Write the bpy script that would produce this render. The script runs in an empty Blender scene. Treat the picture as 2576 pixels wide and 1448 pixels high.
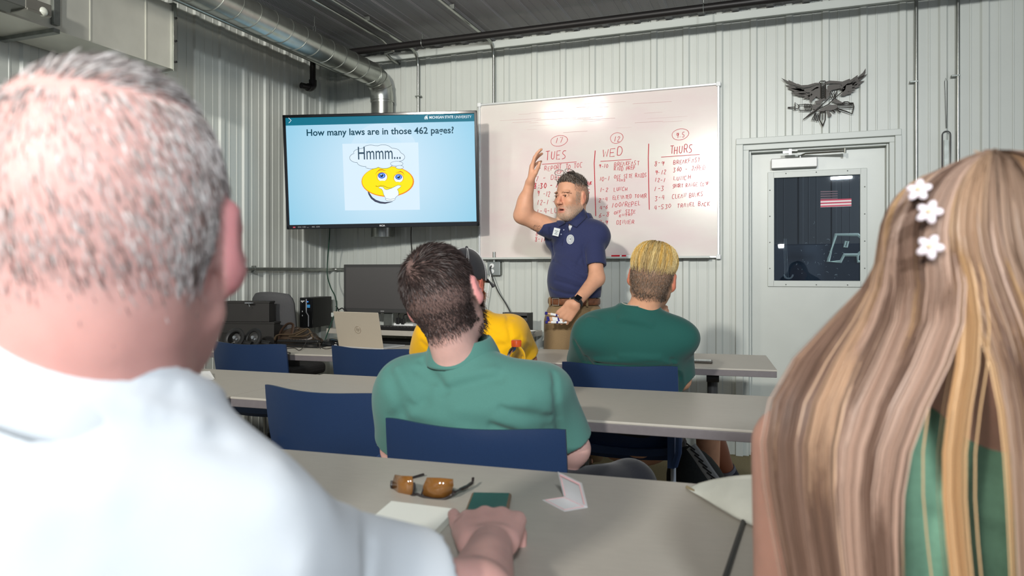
import bpy, bmesh, math, random
import numpy as np
from mathutils import Vector, Matrix, Euler
R = math.radians
scene = bpy.context.scene
# ------------------------------------------------------------------ camera
F, CX, HY, CAMH = 1800.0, 1288.0, 682.0, 1.19
SD, CD = math.sin(R(20.5)), math.cos(R(20.5))
camd = bpy.data.cameras.new('camera'); cam = bpy.data.objects.new('camera', camd)
scene.collection.objects.link(cam); scene.camera = cam
cam.location = (0, 0, CAMH); cam.rotation_euler = (R(90), 0, R(20.5))
camd.sensor_width = 36.0; camd.lens = 36.0*F/2576.0; camd.shift_y = -42.0/2576.0
camd.clip_start = 0.02; camd.clip_end = 60
camd.dof.use_dof = True; camd.dof.focus_distance = 4.1; camd.dof.aperture_fstop = 4.8
# ------------------------------------------------------------------ view, world, light
scene.view_settings.view_transform = 'Standard'
scene.view_settings.look = 'None'
scene.view_settings.exposure = 0.12; scene.view_settings.gamma = 1.0
scene.view_settings.use_curve_mapping = False
world = bpy.data.worlds.new('World'); scene.world = world; world.use_nodes = True
world.node_tree.nodes['Background'].inputs[0].default_value = (0.80, 0.88, 1.0, 1)
world.node_tree.nodes['Background'].inputs[1].default_value = 0.55
def area(name, loc, target, size, power, col=(1, 1, 1), sy=None, spread=180):
    l = bpy.data.lights.new(name, 'AREA'); l.energy = power; l.color = col
    l.spread = R(spread); l.shape = 'RECTANGLE'; l.size = size; l.size_y = sy or size
    o = bpy.data.objects.new(name, l); scene.collection.objects.link(o)
    o.location = loc
    o.rotation_euler = (Vector(target)-Vector(loc)).to_track_quat('-Z', 'Y').to_euler()
    return o
area('ceiling_lamp_light', (-0.9, -2.3, 2.78), (-2.0, 4.8, 2.0), 0.22, 52, (1.0, 0.96, 0.88), None, 86)
area('ceiling_lamp_light', (0.9, -2.3, 2.78), (-0.6, 4.8, 2.0), 0.30, 46, (0.93, 0.98, 1.0), None, 86)
area('flash_light', (0.02, -0.12, 1.52), (-0.9, 4.5, 1.25), 0.07, 1.3, (1.0, 1.0, 1.0), 0.045)
area('overhead_lamp_light', (-2.1, 2.55, 2.80), (-1.9, 4.86, 1.2), 0.36, 7, (1.0, 0.93, 0.80), 0.18)
area('overhead_lamp_light', (-1.70, 2.75, 2.80), (-1.4, 4.86, 1.4), 0.10, 5, (1.0, 0.94, 0.84), 0.20)

# ------------------------------------------------------------------ pixel rays
CAM = Vector((0, 0, CAMH))
def ray(px, py):
    u = (px-CX)/F; return Vector((-SD+CD*u, CD+SD*u, (HY-py)/F))
def J(px, py, z): return CAM + ray(px, py)*z                 # depth along view axis
def atY(px, py, Y): r = ray(px, py); return CAM + r*(Y/r.y)
def atX(px, py, X): r = ray(px, py); return CAM + r*(X/r.x)
def atZ(px, py, Z): r = ray(px, py); return CAM + r*((Z-CAMH)/r.z)
def onplane(px, py, c, n):
    r = ray(px, py); return CAM + r*((c-CAM).dot(n)/r.dot(n))

# ------------------------------------------------------------------ materials
def lin(c):
    c = c/255.0
    return c/12.92 if c <= 0.04045 else ((c+0.055)/1.055)**2.4
def rgb(r, g, b): return (lin(r), lin(g), lin(b), 1)
MATS = {}
def mat(name, col, rough=0.6, metal=0.0, spec=0.4, noise=0.0, nscale=20, bump=0.0, bscale=200, coat=0.0, emit=None,
        trans=0.0, stretch=None, sheen=0.0, sss=0.0, ncol=None, attr=None):
    if name in MATS: return MATS[name]
    m = bpy.data.materials.new(name); m.use_nodes = True; MATS[name] = m
    nt = m.node_tree; N = nt.nodes; L = nt.links; b = N['Principled BSDF']
    b.inputs['Base Color'].default_value = col; b.inputs['Roughness'].default_value = rough
    b.inputs['Metallic'].default_value = metal; b.inputs['Specular IOR Level'].default_value = spec
    b.inputs['Coat Weight'].default_value = coat; b.inputs['Coat Roughness'].default_value = 0.08
    b.inputs['Transmission Weight'].default_value = trans
    b.inputs['Sheen Weight'].default_value = sheen
    if sss: b.inputs['Subsurface Weight'].default_value = sss; b.inputs['Subsurface Radius'].default_value = (0.012, 0.005, 0.003)
    if emit: b.inputs['Emission Color'].default_value = emit[0]; b.inputs['Emission Strength'].default_value = emit[1]
    tc = N.new('ShaderNodeTexCoord'); mp = N.new('ShaderNodeMapping'); L.new(tc.outputs['Object'], mp.inputs[0])
    if stretch: mp.inputs['Scale'].default_value = stretch
    src = None
    if attr:
        a = N.new('ShaderNodeAttribute'); a.attribute_name = attr; src = a.outputs['Color']
        L.new(src, b.inputs['Base Color'])
    if noise > 0:
        n = N.new('ShaderNodeTexNoise'); n.inputs['Scale'].default_value = nscale; n.inputs['Detail'].default_value = 4
        L.new(mp.outputs[0], n.inputs['Vector'])
        mx = N.new('ShaderNodeMix'); mx.data_type = 'RGBA'
        r = N.new('ShaderNodeMapRange'); r.inputs[1].default_value = 0.32; r.inputs[2].default_value = 0.68
        L.new(n.outputs[0], r.inputs[0]); L.new(r.outputs[0], mx.inputs[0])
        d = ncol or tuple(c*(1-noise) for c in col[:3])+(1,)
        mx.inputs[6].default_value = d; mx.inputs[7].default_value = col
        if src is not None:
            mu = N.new('ShaderNodeMix'); mu.data_type = 'RGBA'; mu.blend_type = 'MULTIPLY'; mu.inputs[0].default_value = 1
            mx.inputs[6].default_value = (1-noise, 1-noise, 1-noise, 1); mx.inputs[7].default_value = (1, 1, 1, 1)
            L.new(mx.outputs[2], mu.inputs[6]); L.new(src, mu.inputs[7]); L.new(mu.outputs[2], b.inputs['Base Color'])
        else: L.new(mx.outputs[2], b.inputs['Base Color'])
    if bump > 0:
        n2 = N.new('ShaderNodeTexNoise'); n2.inputs['Scale'].default_value = bscale; n2.inputs['Detail'].default_value = 3
        L.new(mp.outputs[0], n2.inputs['Vector'])
        bp = N.new('ShaderNodeBump'); bp.inputs['Strength'].default_value = bump; bp.inputs['Distance'].default_value = 0.002
        L.new(n2.outputs[0], bp.inputs['Height']); L.new(bp.outputs[0], b.inputs['Normal'])
    return m
M_WALL = mat('wall_metal', rgb(196, 200, 194), 0.38, 0.0, 0.5, noise=0.05, nscale=3, bump=0.06, bscale=90)
M_TRIM = mat('trim_metal', rgb(192, 197, 192), 0.4, 0, 0.5)
M_DOOR = mat('door_paint', rgb(196, 200, 194), 0.35, 0, 0.5, noise=0.04, nscale=6, bump=0.05, bscale=60)
M_GALV = mat('galvanised', rgb(175, 178, 172), 0.28, 0.9, 0.5, noise=0.18, nscale=14, bump=0.05, bscale=40)
M_GALVD = mat('galvanised_dull', rgb(140, 144, 140), 0.42, 0.85, 0.5, noise=0.2, nscale=30)
M_SHEET = mat('duct_sheet', rgb(214, 214, 204), 0.35, 0.45, 0.5, noise=0.08, nscale=9, bump=0.04, bscale=25)
M_BLACKPIPE = mat('black_pipe', rgb(30, 28, 28), 0.45, 0.2, 0.4)
M_BLACK = mat('black_plastic', rgb(26, 26, 27), 0.45, 0, 0.45, bump=0.08, bscale=600)
M_BLACKG = mat('black_gloss', rgb(16, 17, 20), 0.12, 0, 0.5)
M_DGREY = mat('dark_grey_plastic', rgb(62, 62, 62), 0.5)
M_WHITEP = mat('white_plastic', rgb(226, 228, 228), 0.4)
M_TABLE = mat('table_laminate', rgb(182, 176, 166), 0.42, 0, 0.4, noise=0.05, nscale=110, stretch=(0.25, 1, 1), bump=0.03, bscale=300)
M_TEDGE = mat('table_edge', rgb(112, 106, 108), 0.5, noise=0.08, nscale=60)
M_NAVY = mat('navy_chair_plastic', rgb(34, 54, 88), 0.34, 0, 0.42, noise=0.12, nscale=300, bump=0.12, bscale=700)
M_NAVYL = mat('navy_chair_post', rgb(52, 76, 118), 0.45, 0, 0.42, bump=0.1, bscale=700)
M_CHROME = mat('grey_tube', rgb(165, 170, 176), 0.3, 0.6)
M_CARPET = mat('carpet', rgb(156, 144, 112), 0.95, 0, 0.1, noise=0.45, nscale=220, bump=0.8, bscale=400)
M_RED = mat('red_ink', rgb(196, 52, 66), 0.5)
M_CERAM = mat('white_dish', rgb(225, 225, 220), 0.3)

# ------------------------------------------------------------------ objects
def W(o):
    m = o.matrix_parent_inverse @ o.matrix_basis
    return W(o.parent) @ m if o.parent else o.matrix_basis.copy()
def link(o, parent=None, local=False):
    scene.collection.objects.link(o)
    if parent is not None:
        o.parent = parent
        if not local: o.matrix_parent_inverse = W(parent).inverted()
    return o
def tag(o, label=None, cat=None, group=None, kind=None):
    if label: o['label'] = label
    if cat: o['category'] = cat
    if group: o['group'] = group
    if kind: o['kind'] = kind
    return o
def thing(name, label, cat, loc=(0, 0, 0), rz=0, group=None):
    o = bpy.data.objects.new(name, None); o.empty_display_size = 0.1
    scene.collection.objects.link(o); o.location = loc; o.rotation_euler = (0, 0, rz)
    return tag(o, label, cat, group)
def mesh(name, V, Fc, m, parent=None, smooth=True, local=False, colors=None):
    me = bpy.data.meshes.new(name); me.from_pydata([tuple(v) for v in V], [], [tuple(f) for f in Fc]); me.update()
    if smooth: me.polygons.foreach_set('use_smooth', [True]*len(me.polygons))
    if colors is not None:
        ca = me.color_attributes.new('col', 'FLOAT_COLOR', 'POINT')
        c = np.ones((len(V), 4), np.float32); c[:, :3] = colors; ca.data.foreach_set('color', c.ravel())
    me.materials.append(m); o = bpy.data.objects.new(name, me)
    return link(o, parent, local)
def fixn(me):
    bm = bmesh.new(); bm.from_mesh(me); bmesh.ops.recalc_face_normals(bm, faces=bm.faces[:]); bm.to_mesh(me); bm.free()
class MB:
    def __init__(s): s.v = []; s.f = []
    def add(s, V, Fc):
        n = len(s.v); s.v += [tuple(v) for v in V]; s.f += [tuple(i+n for i in f) for f in Fc]; return s
    def box(s, c, size, rot=None):
        c = Vector(c); h = Vector(size)/2; V = []
        for x in (-1, 1):
            for y in (-1, 1):
                for z in (-1, 1):
                    p = Vector((x*h.x, y*h.y, z*h.z)); V.append(c + (rot @ p if rot else p))
        return s.add(V, [(0, 1, 3, 2), (4, 6, 7, 5), (0, 4, 5, 1), (2, 3, 7, 6), (0, 2, 6, 4), (1, 5, 7, 3)])
    def hexa(s, b, t):      # bottom 4, top 4 points
        return s.add(list(b)+list(t), [(3, 2, 1, 0), (4, 5, 6, 7), (0, 1, 5, 4), (1, 2, 6, 5), (2, 3, 7, 6), (3, 0, 4, 7)])
    def tube(s, pts, r, n=12, cap=True, closed=False, flat=1.0, up=None):
        P = [Vector(p) for p in pts]; k = len(P); rr = r if isinstance(r, (list, tuple)) else [r]*k
        base = len(s.v); prev = None
        for i, p in enumerate(P):
            if closed: t = (P[(i+1) % k]-P[i-1]).normalized()
            else: t = (P[min(i+1, k-1)]-P[max(i-1, 0)]).normalized()
            if prev is None:
                a = Vector(up) if up else (Vector((0, 0, 1)) if abs(t.z) < 0.9 else Vector((1, 0, 0)))
            else: a = prev
            u = (a - t*a.dot(t)).normalized(); prev = u; w = t.cross(u)
            for j in range(n):
                q = 2*math.pi*j/n; s.v.append(tuple(p + u*math.cos(q)*rr[i]*flat + w*math.sin(q)*rr[i]))
        m = k if closed else k-1
        for i in range(m):
            for j in range(n):
                a = base+i*n+j; b = base+i*n+(j+1) % n; c = base+((i+1) % k)*n+(j+1) % n; d = base+((i+1) % k)*n+j
                s.f.append((a, b, c, d))
        if cap and not closed:
            s.f.append(tuple(base+j for j in range(n))[::-1]); s.f.append(tuple(base+(k-1)*n+j for j in range(n)))
        return s
    def cyl(s, a, b, r, n=16, r2=None): return s.tube([a, b], [r, r if r2 is None else r2], n)
    def lathe(s, prof, c=(0, 0, 0), n=24, M=None):
        base = len(s.v); c = Vector(c)
        for (r, z) in prof:
            for j in range(n):
                q = 2*math.pi*j/n; p = Vector((r*math.cos(q), r*math.sin(q), z)); s.v.append(tuple(c + (M @ p if M else p)))
        for i in range(len(prof)-1):
            for j in range(n):
                s.f.append((base+i*n+j, base+i*n+(j+1) % n, base+(i+1)*n+(j+1) % n, base+(i+1)*n+j))
        s.f.append(tuple(base+j for j in range(n))[::-1]); s.f.append(tuple(base+(len(prof)-1)*n+j for j in range(n)))
        return s
    def prism(s, poly, org, ux, uy, d0, d1):   # polygon in a plane, thickness along normal ux x uy
        nz = ux.cross(uy).normalized(); n = len(poly)
        V = [org+ux*x+uy*y+nz*d0 for x, y in poly] + [org+ux*x+uy*y+nz*d1 for x, y in poly]
        return s.add(V, [tuple(range(n))[::-1], tuple(range(n, 2*n))] + [(i, (i+1) % n, n+(i+1) % n, n+i) for i in range(n)])
    def sphere(s, c, r, n=16, m=10, M=None):
        rr = r if isinstance(r, (tuple, list)) else (r, r, r); c = Vector(c); V = []; Fc = []
        for i in range(m+1):
            th = math.pi*i/m
            for j in range(n):
                q = 2*math.pi*j/n; p = Vector((rr[0]*math.sin(th)*math.cos(q), rr[1]*math.sin(th)*math.sin(q), rr[2]*math.cos(th)))
                V.append(c + (M @ p if M else p))
        for i in range(m):
            for j in range(n): Fc.append((i*n+j, (i+1)*n+j, (i+1)*n+(j+1) % n, i*n+(j+1) % n))
        return s.add(V, Fc)
    def build(s, name, m, parent=None, smooth=False, bevel=0, seg=2, local=False, fix=True, auto=True):
        o = mesh(name, s.v, s.f, m, parent, smooth, local)
        if fix: fixn(o.data)
        if smooth and auto:
            try: o.data.set_sharp_from_angle(angle=R(38))
            except Exception: pass
        if bevel:
            b = o.modifiers.new('bevel', 'BEVEL'); b.width = bevel; b.segments = seg; b.limit_method = 'ANGLE'; b.angle_limit = R(40)
        return o
def struct(o): o['kind'] = 'structure'; return o
def copy_tree(o, parent=None):
    c = o.copy(); scene.collection.objects.link(c)
    if parent is not None: c.parent = parent; c.matrix_parent_inverse = o.matrix_parent_inverse.copy()
    for ch in list(o.children): copy_tree(ch, c)
    return c
def catmull(P, n=8):
    P = [Vector(p) for p in P]; Q = [P[0]*2-P[1]]+P+[P[-1]*2-P[-2]]; out = []
    for i in range(1, len(Q)-2):
        for k in range(n):
            t = k/n; a, b, c, d = Q[i-1], Q[i], Q[i+1], Q[i+2]
            out.append(0.5*((2*b)+(c-a)*t+(2*a-5*b+4*c-d)*t*t+(3*b-a-3*c+d)*t**3))
    out.append(P[-1]); return out
def text_mesh(txt, bold=False, shear=0.0):
    cu = bpy.data.curves.new('t', 'FONT'); cu.body = txt; cu.offset = 0.018 if bold else 0.0; cu.shear = shear; cu.resolution_u = 3
    o = bpy.data.objects.new('t', cu); scene.collection.objects.link(o)
    dg = bpy.context.evaluated_depsgraph_get(); me = bpy.data.meshes.new_from_object(o.evaluated_get(dg))
    V = np.array([v.co[:] for v in me.vertices]) if len(me.vertices) else np.zeros((0, 3)); Fc = [tuple(p.vertices) for p in me.polygons]
    bpy.data.objects.remove(o); bpy.data.curves.remove(cu); bpy.data.meshes.remove(me)
    return V, Fc
def text_on(mb, txt, org, ux, uy, width=None, height=None, bold=False, shear=0.0, lift=0.0005):
    """flat letters: org = lower left, ux/uy unit vectors, width/height in metres"""
    V, Fc = text_mesh(txt, bold, shear)
    mn = V.min(0); mx = V.max(0); sx = width/(mx[0]-mn[0]) if width else None
    sy = height/(mx[1]-mn[1]) if height else sx
    if sx is None: sx = sy
    nz = ux.cross(uy).normalized()
    mb.add([org+ux*((v[0]-mn[0])*sx)+uy*((v[1]-mn[1])*sy)+nz*lift for v in V], Fc)
# ================================================================== THE ROOM
WY, LX, CH, RX, BY = 4.86, -3.35, 2.88, 3.4, -2.6
def profile(a, b, phase, P=0.2125):
    """ribbed metal panel profile: list of (t, depth)"""
    out = [(a, 0.0)]; k = math.floor((a-phase)/P)-1
    while phase+k*P < b+P:
        c = phase+k*P
        for dx, dd in ((-0.026, 0), (-0.016, 0.012), (0.016, 0.012), (0.026, 0), (0.066, 0), (0.069, 0.003), (0.076, 0.003), (0.079, 0), (0.134, 0), (0.137, 0.003), (0.144, 0.003), (0.147, 0)):
            t = c+dx
            if a < t < b: out.append((t, dd))
        k += 1
    out.append((b, 0.0)); return out
def panel(mb, prof, fn, z0, z1):
    n = len(prof); mb.add([fn(t, d, z0) for t, d in prof]+[fn(t, d, z1) for t, d in prof], [(i, i+1, n+i+1, n+i) for i in range(n-1)])
dj0 = atY(1868, 700, WY).x; dj1 = atY(2252, 700, WY).x; dtop = atY(2060, 352, WY).z     # door hole
b = MB(); back = lambda t, d, z: (t, WY-d, z)
panel(b, profile(LX, dj0, -2.069), back, 0, CH); panel(b, profile(dj0, dj1, -2.069), back, dtop, CH); panel(b, profile(dj1, RX, -2.069), back, 0, CH)
struct(b.build('wall_back', M_WALL, fix=False))
b = MB(); panel(b, profile(BY, WY, 0.03), lambda t, d, z: (LX+d, t, z), 0, CH)
struct(b.build('wall_left', M_WALL, fix=False))
# ceiling, perforated ribbed panels
m = mat('ceiling_perforated', rgb(150, 150, 152), 0.5, 0, 0.4); nt = m.node_tree; N = nt.nodes; L = nt.links
tc = N.new('ShaderNodeTexCoord'); sp = N.new('ShaderNodeSeparateXYZ'); L.new(tc.outputs['Object'], sp.inputs[0])
def sinn(sock, k):
    a = N.new('ShaderNodeMath'); a.operation = 'MULTIPLY'; L.new(sock, a.inputs[0]); a.inputs[1].default_value = k
    c = N.new('ShaderNodeMath'); c.operation = 'SINE'; L.new(a.outputs[0], c.inputs[0]); return c.outputs[0]
mm = N.new('ShaderNodeMath'); mm.operation = 'MULTIPLY'; L.new(sinn(sp.outputs[0], 2*math.pi/0.013), mm.inputs[0]); L.new(sinn(sp.outputs[1], 2*math.pi/0.013), mm.inputs[1])
gt = N.new('ShaderNodeMapRange'); gt.inputs[1].default_value = 0.30; gt.inputs[2].default_value = 0.5; L.new(mm.outputs[0], gt.inputs[0])
mx = N.new('ShaderNodeMix'); mx.data_type = 'RGBA'; L.new(gt.outputs[0], mx.inputs[0]); mx.inputs[6].default_value = rgb(138, 138, 141); mx.inputs[7].default_value = rgb(50, 48, 48)
L.new(mx.outputs[2], N['Principled BSDF'].inputs['Base Color'])
b = MB(); panel(b, profile(LX, RX, -2.18), lambda t, d, z: (t, z, CH-d), BY, WY)
struct(b.build('ceiling', m, fix=False))
b = MB(); b.box(((LX+RX)/2, (BY+WY)/2+1.6, -0.05), (RX-LX, WY-BY+3.2, 0.1)); struct(b.build('floor', M_CARPET))
b = MB(); b.box(((LX+RX)/2, WY-0.028, CH-0.045), (RX-LX, 0.012, 0.05)); b.box(((LX+RX)/2, WY-0.036, CH-0.072), (RX-LX, 0.03, 0.006))
struct(b.build('trim_1', M_TRIM))
b = MB(); b.box((LX+0.028, (BY+WY)/2, CH-0.045), (0.012, WY-BY, 0.05)); struct(b.build('trim_2', M_TRIM))
b = MB(); b.box((LX+0.02, WY-0.02, CH/2), (0.04, 0.04, CH)); struct(b.build('trim_3', M_TRIM))
# screw heads on the panels
b = MB(); rnd = random.Random(3)
for zz in (0.35, 1.22, 2.05, 2.72):
    for k in range(26):
        x = -3.2+k*0.2125+0.06
        if x > 3.3: continue
        if zz < dtop and dj0-0.2 < x < dj1+0.2: continue
        b.sphere((x, WY-0.004, zz+rnd.uniform(-.01, .01)), 0.0055, 8, 5)
    for k in range(26):
        y = -0.4+k*0.2125
        if y < 4.8: b.sphere((LX+0.004, y, zz+rnd.uniform(-.01, .01)), 0.0055, 8, 5)
struct(tag(b.build('trim_4', M_GALVD, smooth=True)))
# ------------------------------------------------------------------ door
dr = thing('door_1', None, None, ((dj0+dj1)/2, WY, 0)); struct(dr)
c0 = atY(1853, 700, WY-0.02).x; c1 = atY(2266, 700, WY-0.02).x; ct = atY(2060, 339, WY-0.02).z
i0 = atY(1884, 700, WY).x; i1 = atY(2237, 700, WY).x; it = atY(2060, 368, WY).z
b = MB()
b.box(((c0+dj0)/2-0.0, WY-0.012, dtop/2-.0025), (dj0-c0+0.01, 0.045, dtop-.005)); b.box(((c1+dj1)/2, WY-0.012, dtop/2-.0025), (c1-dj1+0.01, 0.045, dtop-.005))
b.box(((c0+c1)/2, WY-0.012, (ct+dtop)/2), (c1-c0+0.006, 0.047, ct-dtop+0.01))
b.build('casing', M_TRIM, dr, bevel=0.003)
b = MB()
for s, x0, x1 in ((1, dj0, i0), (-1, i1, dj1)):
    b.box(((x0+x1)/2, WY+0.055, it/2), (x1-x0, 0.13, it))
b.box(((dj0+dj1)/2, WY+0.055, (it+dtop)/2), (dj1-dj0, 0.13, dtop-it))
b.box((i0+0.006, WY+0.045, it/2), (0.012, 0.04, it)); b.box((i1-0.006, WY+0.045, it/2), (0.012, 0.04, it)); b.box(((i0+i1)/2, WY+0.045, it-0.006), (i1-i0-.024, 0.04, 0.012))
b.build('door_frame', M_TRIM, dr, bevel=0.002)
YS = WY+0.085     # slab face
w0 = atY(1945, 600, YS).x; w1 = atY(2166, 600, YS).x; wt = atY(2060, 441, YS).z; wb = atY(2060, 708, YS).z
b = MB(); th = 0.045; yc = YS+th/2
b.box(((i0+w0)/2, yc, it/2), (w0-i0, th, it-0.01)); b.box(((w1+i1)/2, yc, it/2), (i1-w1, th, it-0.01))
b.box(((w0+w1)/2, yc, wb/2), (w1-w0, th, wb)); b.box(((w0+w1)/2, yc, (wt+it)/2), (w1-w0, th, it-wt-0.01))
b.build('door_panel', M_DOOR, dr)
wf = MB(); fw = 0.033
for (xa, xb, za, zb) in ((w0-fw, w0+.006, wb-fw, wt+fw), (w1-.006, w1+fw, wb-fw, wt+fw), (w0, w1, wt-.006, wt+fw), (w0, w1, wb-fw, wb+.006)):
    wf.box(((xa+xb)/2, YS-0.006, (za+zb)/2), (xb-xa, 0.014, zb-za))
wfo = wf.build('window_frame', M_TRIM, dr, bevel=0.0025)
sc = MB()
for k in range(4):
    t = (k+0.5)/4
    for x, z in ((w0-fw*.6, wb+(wt-wb)*t), (w1+fw*.6, wb+(wt-wb)*t)): sc.sphere((x, YS-0.013, z), 0.004, 8, 5)
for t in (0.15, 0.5, 0.85):
    for z in (wb-fw*.6, wt+fw*.6): sc.sphere((w0+(w1-w0)*t, YS-0.013, z), 0.004, 8, 5)
sc.build('screw', M_GALVD, wfo, smooth=True)['kind'] = 'stuff'
mg = bpy.data.materials.new('door_glass'); mg.use_nodes = True; N = mg.node_tree.nodes; L = mg.node_tree.links
N.remove(N['Principled BSDF']); tr = N.new('ShaderNodeBsdfTransparent'); tr.inputs[0].default_value = (0.62, 0.68, 0.74, 1)
gl = N.new('ShaderNodeBsdfGlossy'); gl.inputs['Roughness'].default_value = 0.015; fr = N.new('ShaderNodeFresnel'); fr.inputs[0].default_value = 1.5
ms = N.new('ShaderNodeMixShader'); L.new(fr.outputs[0], ms.inputs[0]); L.new(tr.outputs[0], ms.inputs[1]); L.new(gl.outputs[0], ms.inputs[2]); L.new(ms.outputs[0], N['Material Output'].inputs[0])
b = MB(); b.box(((w0+w1)/2, YS+0.02, (wt+wb)/2), (w1-w0, 0.005, wt-wb)); pane = b.build('glass_pane', mg, dr)
# smears and scratches that sit on the pane
sm = MB(); rnd = random.Random(8)
for k in range(46):
    px = rnd.gauss(2050, 45); py = rnd.gauss(655, 40)
    if not (1950 < px < 2158 and 455 < py < 702): continue
    a = atY(px, py, YS+0.0165); l = rnd.uniform(.002, .012); q = rnd.uniform(0, 3.1)
    sm.tube([a, a+Vector((math.cos(q)*l, 0, math.sin(q)*l)), a+Vector((math.cos(q+.5)*l*1.7, 0, math.sin(q+.5)*l*1.7))], rnd.uniform(.0004, .0012), 5)
for r_ in (.045, .052, .06):
    sm.tube([atY(1992, 690, YS+0.0165)+Vector((math.cos(q/8*3.14)*r_*.5-.02, 0, -math.sin(q/8*3.14)*r_*.5)) for q in range(9)], .0007, 5)
    sm.tube([atY(1972+(r_-.045)*400, 600, YS+0.0165), atY(1974+(r_-.045)*600, 700, YS+0.0165)], .0006, 5)
sm.build('smears', mat('dried_smear', rgb(120, 140, 155), 0.8), pane)
# door closer and arm
b = MB(); a0 = atY(1940, 416, YS-0.05); a1 = atY(2056, 402, YS-0.05)
b.box(((a0.x+a1.x)/2, YS-0.03, (a0.z+a1.z)/2), (a1.x-a0.x, 0.055, 0.063)); cl = b.build('door_closer', mat('closer_cover', rgb(176, 176, 174), 0.4, 0.2), dr, bevel=0.004, seg=3)
b = MB(); e1 = atY(2013, 395, YS-0.03); e2 = atY(2126, 380, YS-0.12); e3 = atY(1988, 382, WY-0.05)
b.cyl(e1-Vector((0, 0, .012)), e1+Vector((0, 0, .012)), .012, 12); b.tube([e1+Vector((0, 0, .008)), e1+Vector((.03, -.02, .018)), e2], .0055, 8)
b.tube([e2+Vector((0, 0, -.012)), e2+Vector((0, 0, .018))], .007, 8); b.tube([e2+Vector((0, 0, .012)), e3], .0055, 8)
b.box(e3, (.016, .016, .035)); b.box(e3+Vector((0, .03, .004)), (.085, .02, .014))
b.build('closer_arm', M_GALV, cl, smooth=True)
b = MB(); b.box(atY(2165, 755, YS-0.006), (.018, .004, .02)); b.build('lock_plate', mat('brass_plate', rgb(150, 140, 115), .4, .5), dr)
# ------------------------------------------------------------------ the dim bay seen through the pane
NB = WY+2.6
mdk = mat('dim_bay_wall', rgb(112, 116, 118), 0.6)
b = MB(); panel(b, profile(-1.2, 2.6, -0.1, 0.2925), lambda t, d, z: (t, NB-d, z), 0, CH); struct(b.build('wall_far', mdk, fix=False))
b = MB(); b.box((-1.2, WY+1.35, CH/2), (.05, 2.5, CH)); struct(b.build('wall_side', mdk))
b = MB(); b.box((2.6, WY+1.35, CH/2), (.05, 2.5, CH)); struct(b.build('wall_end', mdk))
b = MB(); b.box((.7, WY+1.35, CH+.03), (3.8, 2.6, .05)); struct(b.build('ceiling_far', mdk))
l_ = area('bay_fill_light', (2.2, WY+1.0, 2.5), (.5, WY+2.5, 1.4), .5, 30, (.95, .98, 1.0))  # added fill, out of sight beside the pane, lifts the dark bay
# a long dark trailer side with outlined lettering, standing in the bay
tz = atY(2050, 613, WY+2.1).z
b = MB(); b.box((.75, WY+2.2, tz/2+.15), (3.0, .2, tz-.3)); tl = b.build('trailer', mat('trailer_navy', rgb(28, 48, 66), .35), bevel=.01)
tag(tl, 'dark navy trailer side with outlined white lettering, dimly seen through the door window', 'trailer')
b = MB(); YP = WY+2.095
def zp(zx, zy, Y): return atY(1820+zx/2.069, 150+zy/2.069, Y)
def outline(mb, pts, r): mb.tube([p for p in pts], r, 4, closed=True)
outline(b, [zp(585, 910, YP), zp(700, 910, YP), zp(745, 950, YP), zp(735, 990, YP), zp(700, 1015, YP), zp(628, 1015, YP), zp(610, 1050, YP), zp(545, 1050, YP)], .014)
outline(b, [zp(636, 945, YP), zp(650, 945, YP), zp(642, 975, YP), zp(628, 975, YP)], .008)
for k in range(3):
    x = 700+k*115; outline(b, [zp(x+30, 985, YP), zp(x+75, 985, YP), zp(x+70, 1050, YP), zp(x, 1050, YP), zp(x-2, 1015, YP)], .012)
b.build('lettering', mat('white_lettering', rgb(225, 235, 225), .5, emit=(rgb(190, 215, 200), .35)), tl)
# striped sticker on the pane
b = MB(); st = MB(); yq = YS+0.0160
def sq(mb, x0, y0, x1, y1, y2, y3, dy):  # four image corners on the pane
    mb.add([zp(x0, y0, dy), zp(x1, y1, dy), zp(x1, y2, dy), zp(x0, y3, dy)], [(0, 1, 2, 3)])
fl = thing('window_sticker', 'striped red and white flag sticker on the door window glass, its upper part faded dark', 'sticker', zp(585, 745, yq-.001))
sq(b, 505, 728, 666, 722, 762, 768, yq); b.build('backing', mat('sticker_white', rgb(232, 224, 224), .5), fl, fix=False)
for k in range(3):
    a = 728+k*15.5; sq(st, 505, a, 666, a-6, a+1, a+8, yq-.0006)
st.build('stripe', mat('sticker_red', rgb(190, 50, 84), .5), fl, fix=False)
st = MB()
for k in range(4):
    a = 684+k*12; sq(st, 505, a, 594, a-2, a+3, a+6, yq-.0003)
st.build('faded_stripe', mat('sticker_faded', rgb(92, 72, 86), .5), fl, fix=False)
# ------------------------------------------------------------------ pipes, ducts, conduits
def arc(c, a, b_, r, n=8):   # bend at corner c coming from direction a going to direction b
    c = Vector(c); a = Vector(a).normalized(); b_ = Vector(b_).normalized(); s = c-a*r; out = []
    for k in range(n+1):
        q = math.pi/2*k/n; out.append(s + a*r*math.sin(q) + b_*r*(1-math.cos(q)))
    return out
dx, dz, dR = -2.83, 2.65, 0.085
du = thing('spiral_duct', 'round galvanised spiral duct under the ceiling along the left wall, bending down behind the television', 'duct', (dx, 3, dz))
b = MB(); path = [(dx, 0.2, dz), (dx, 4.60, dz)]; b.tube(path, dR, 36); b.build('duct_run', M_GALV, du, smooth=True)
b = MB(); b.tube([(dx, 4.59, dz), (dx, 4.63, dz-.004), (dx, 4.69, dz-.03), (dx, 4.73, dz-.075), (dx, 4.745, dz-.13), (dx, 4.75, dz-.18)], [dR+.002]*6, 36)
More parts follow.
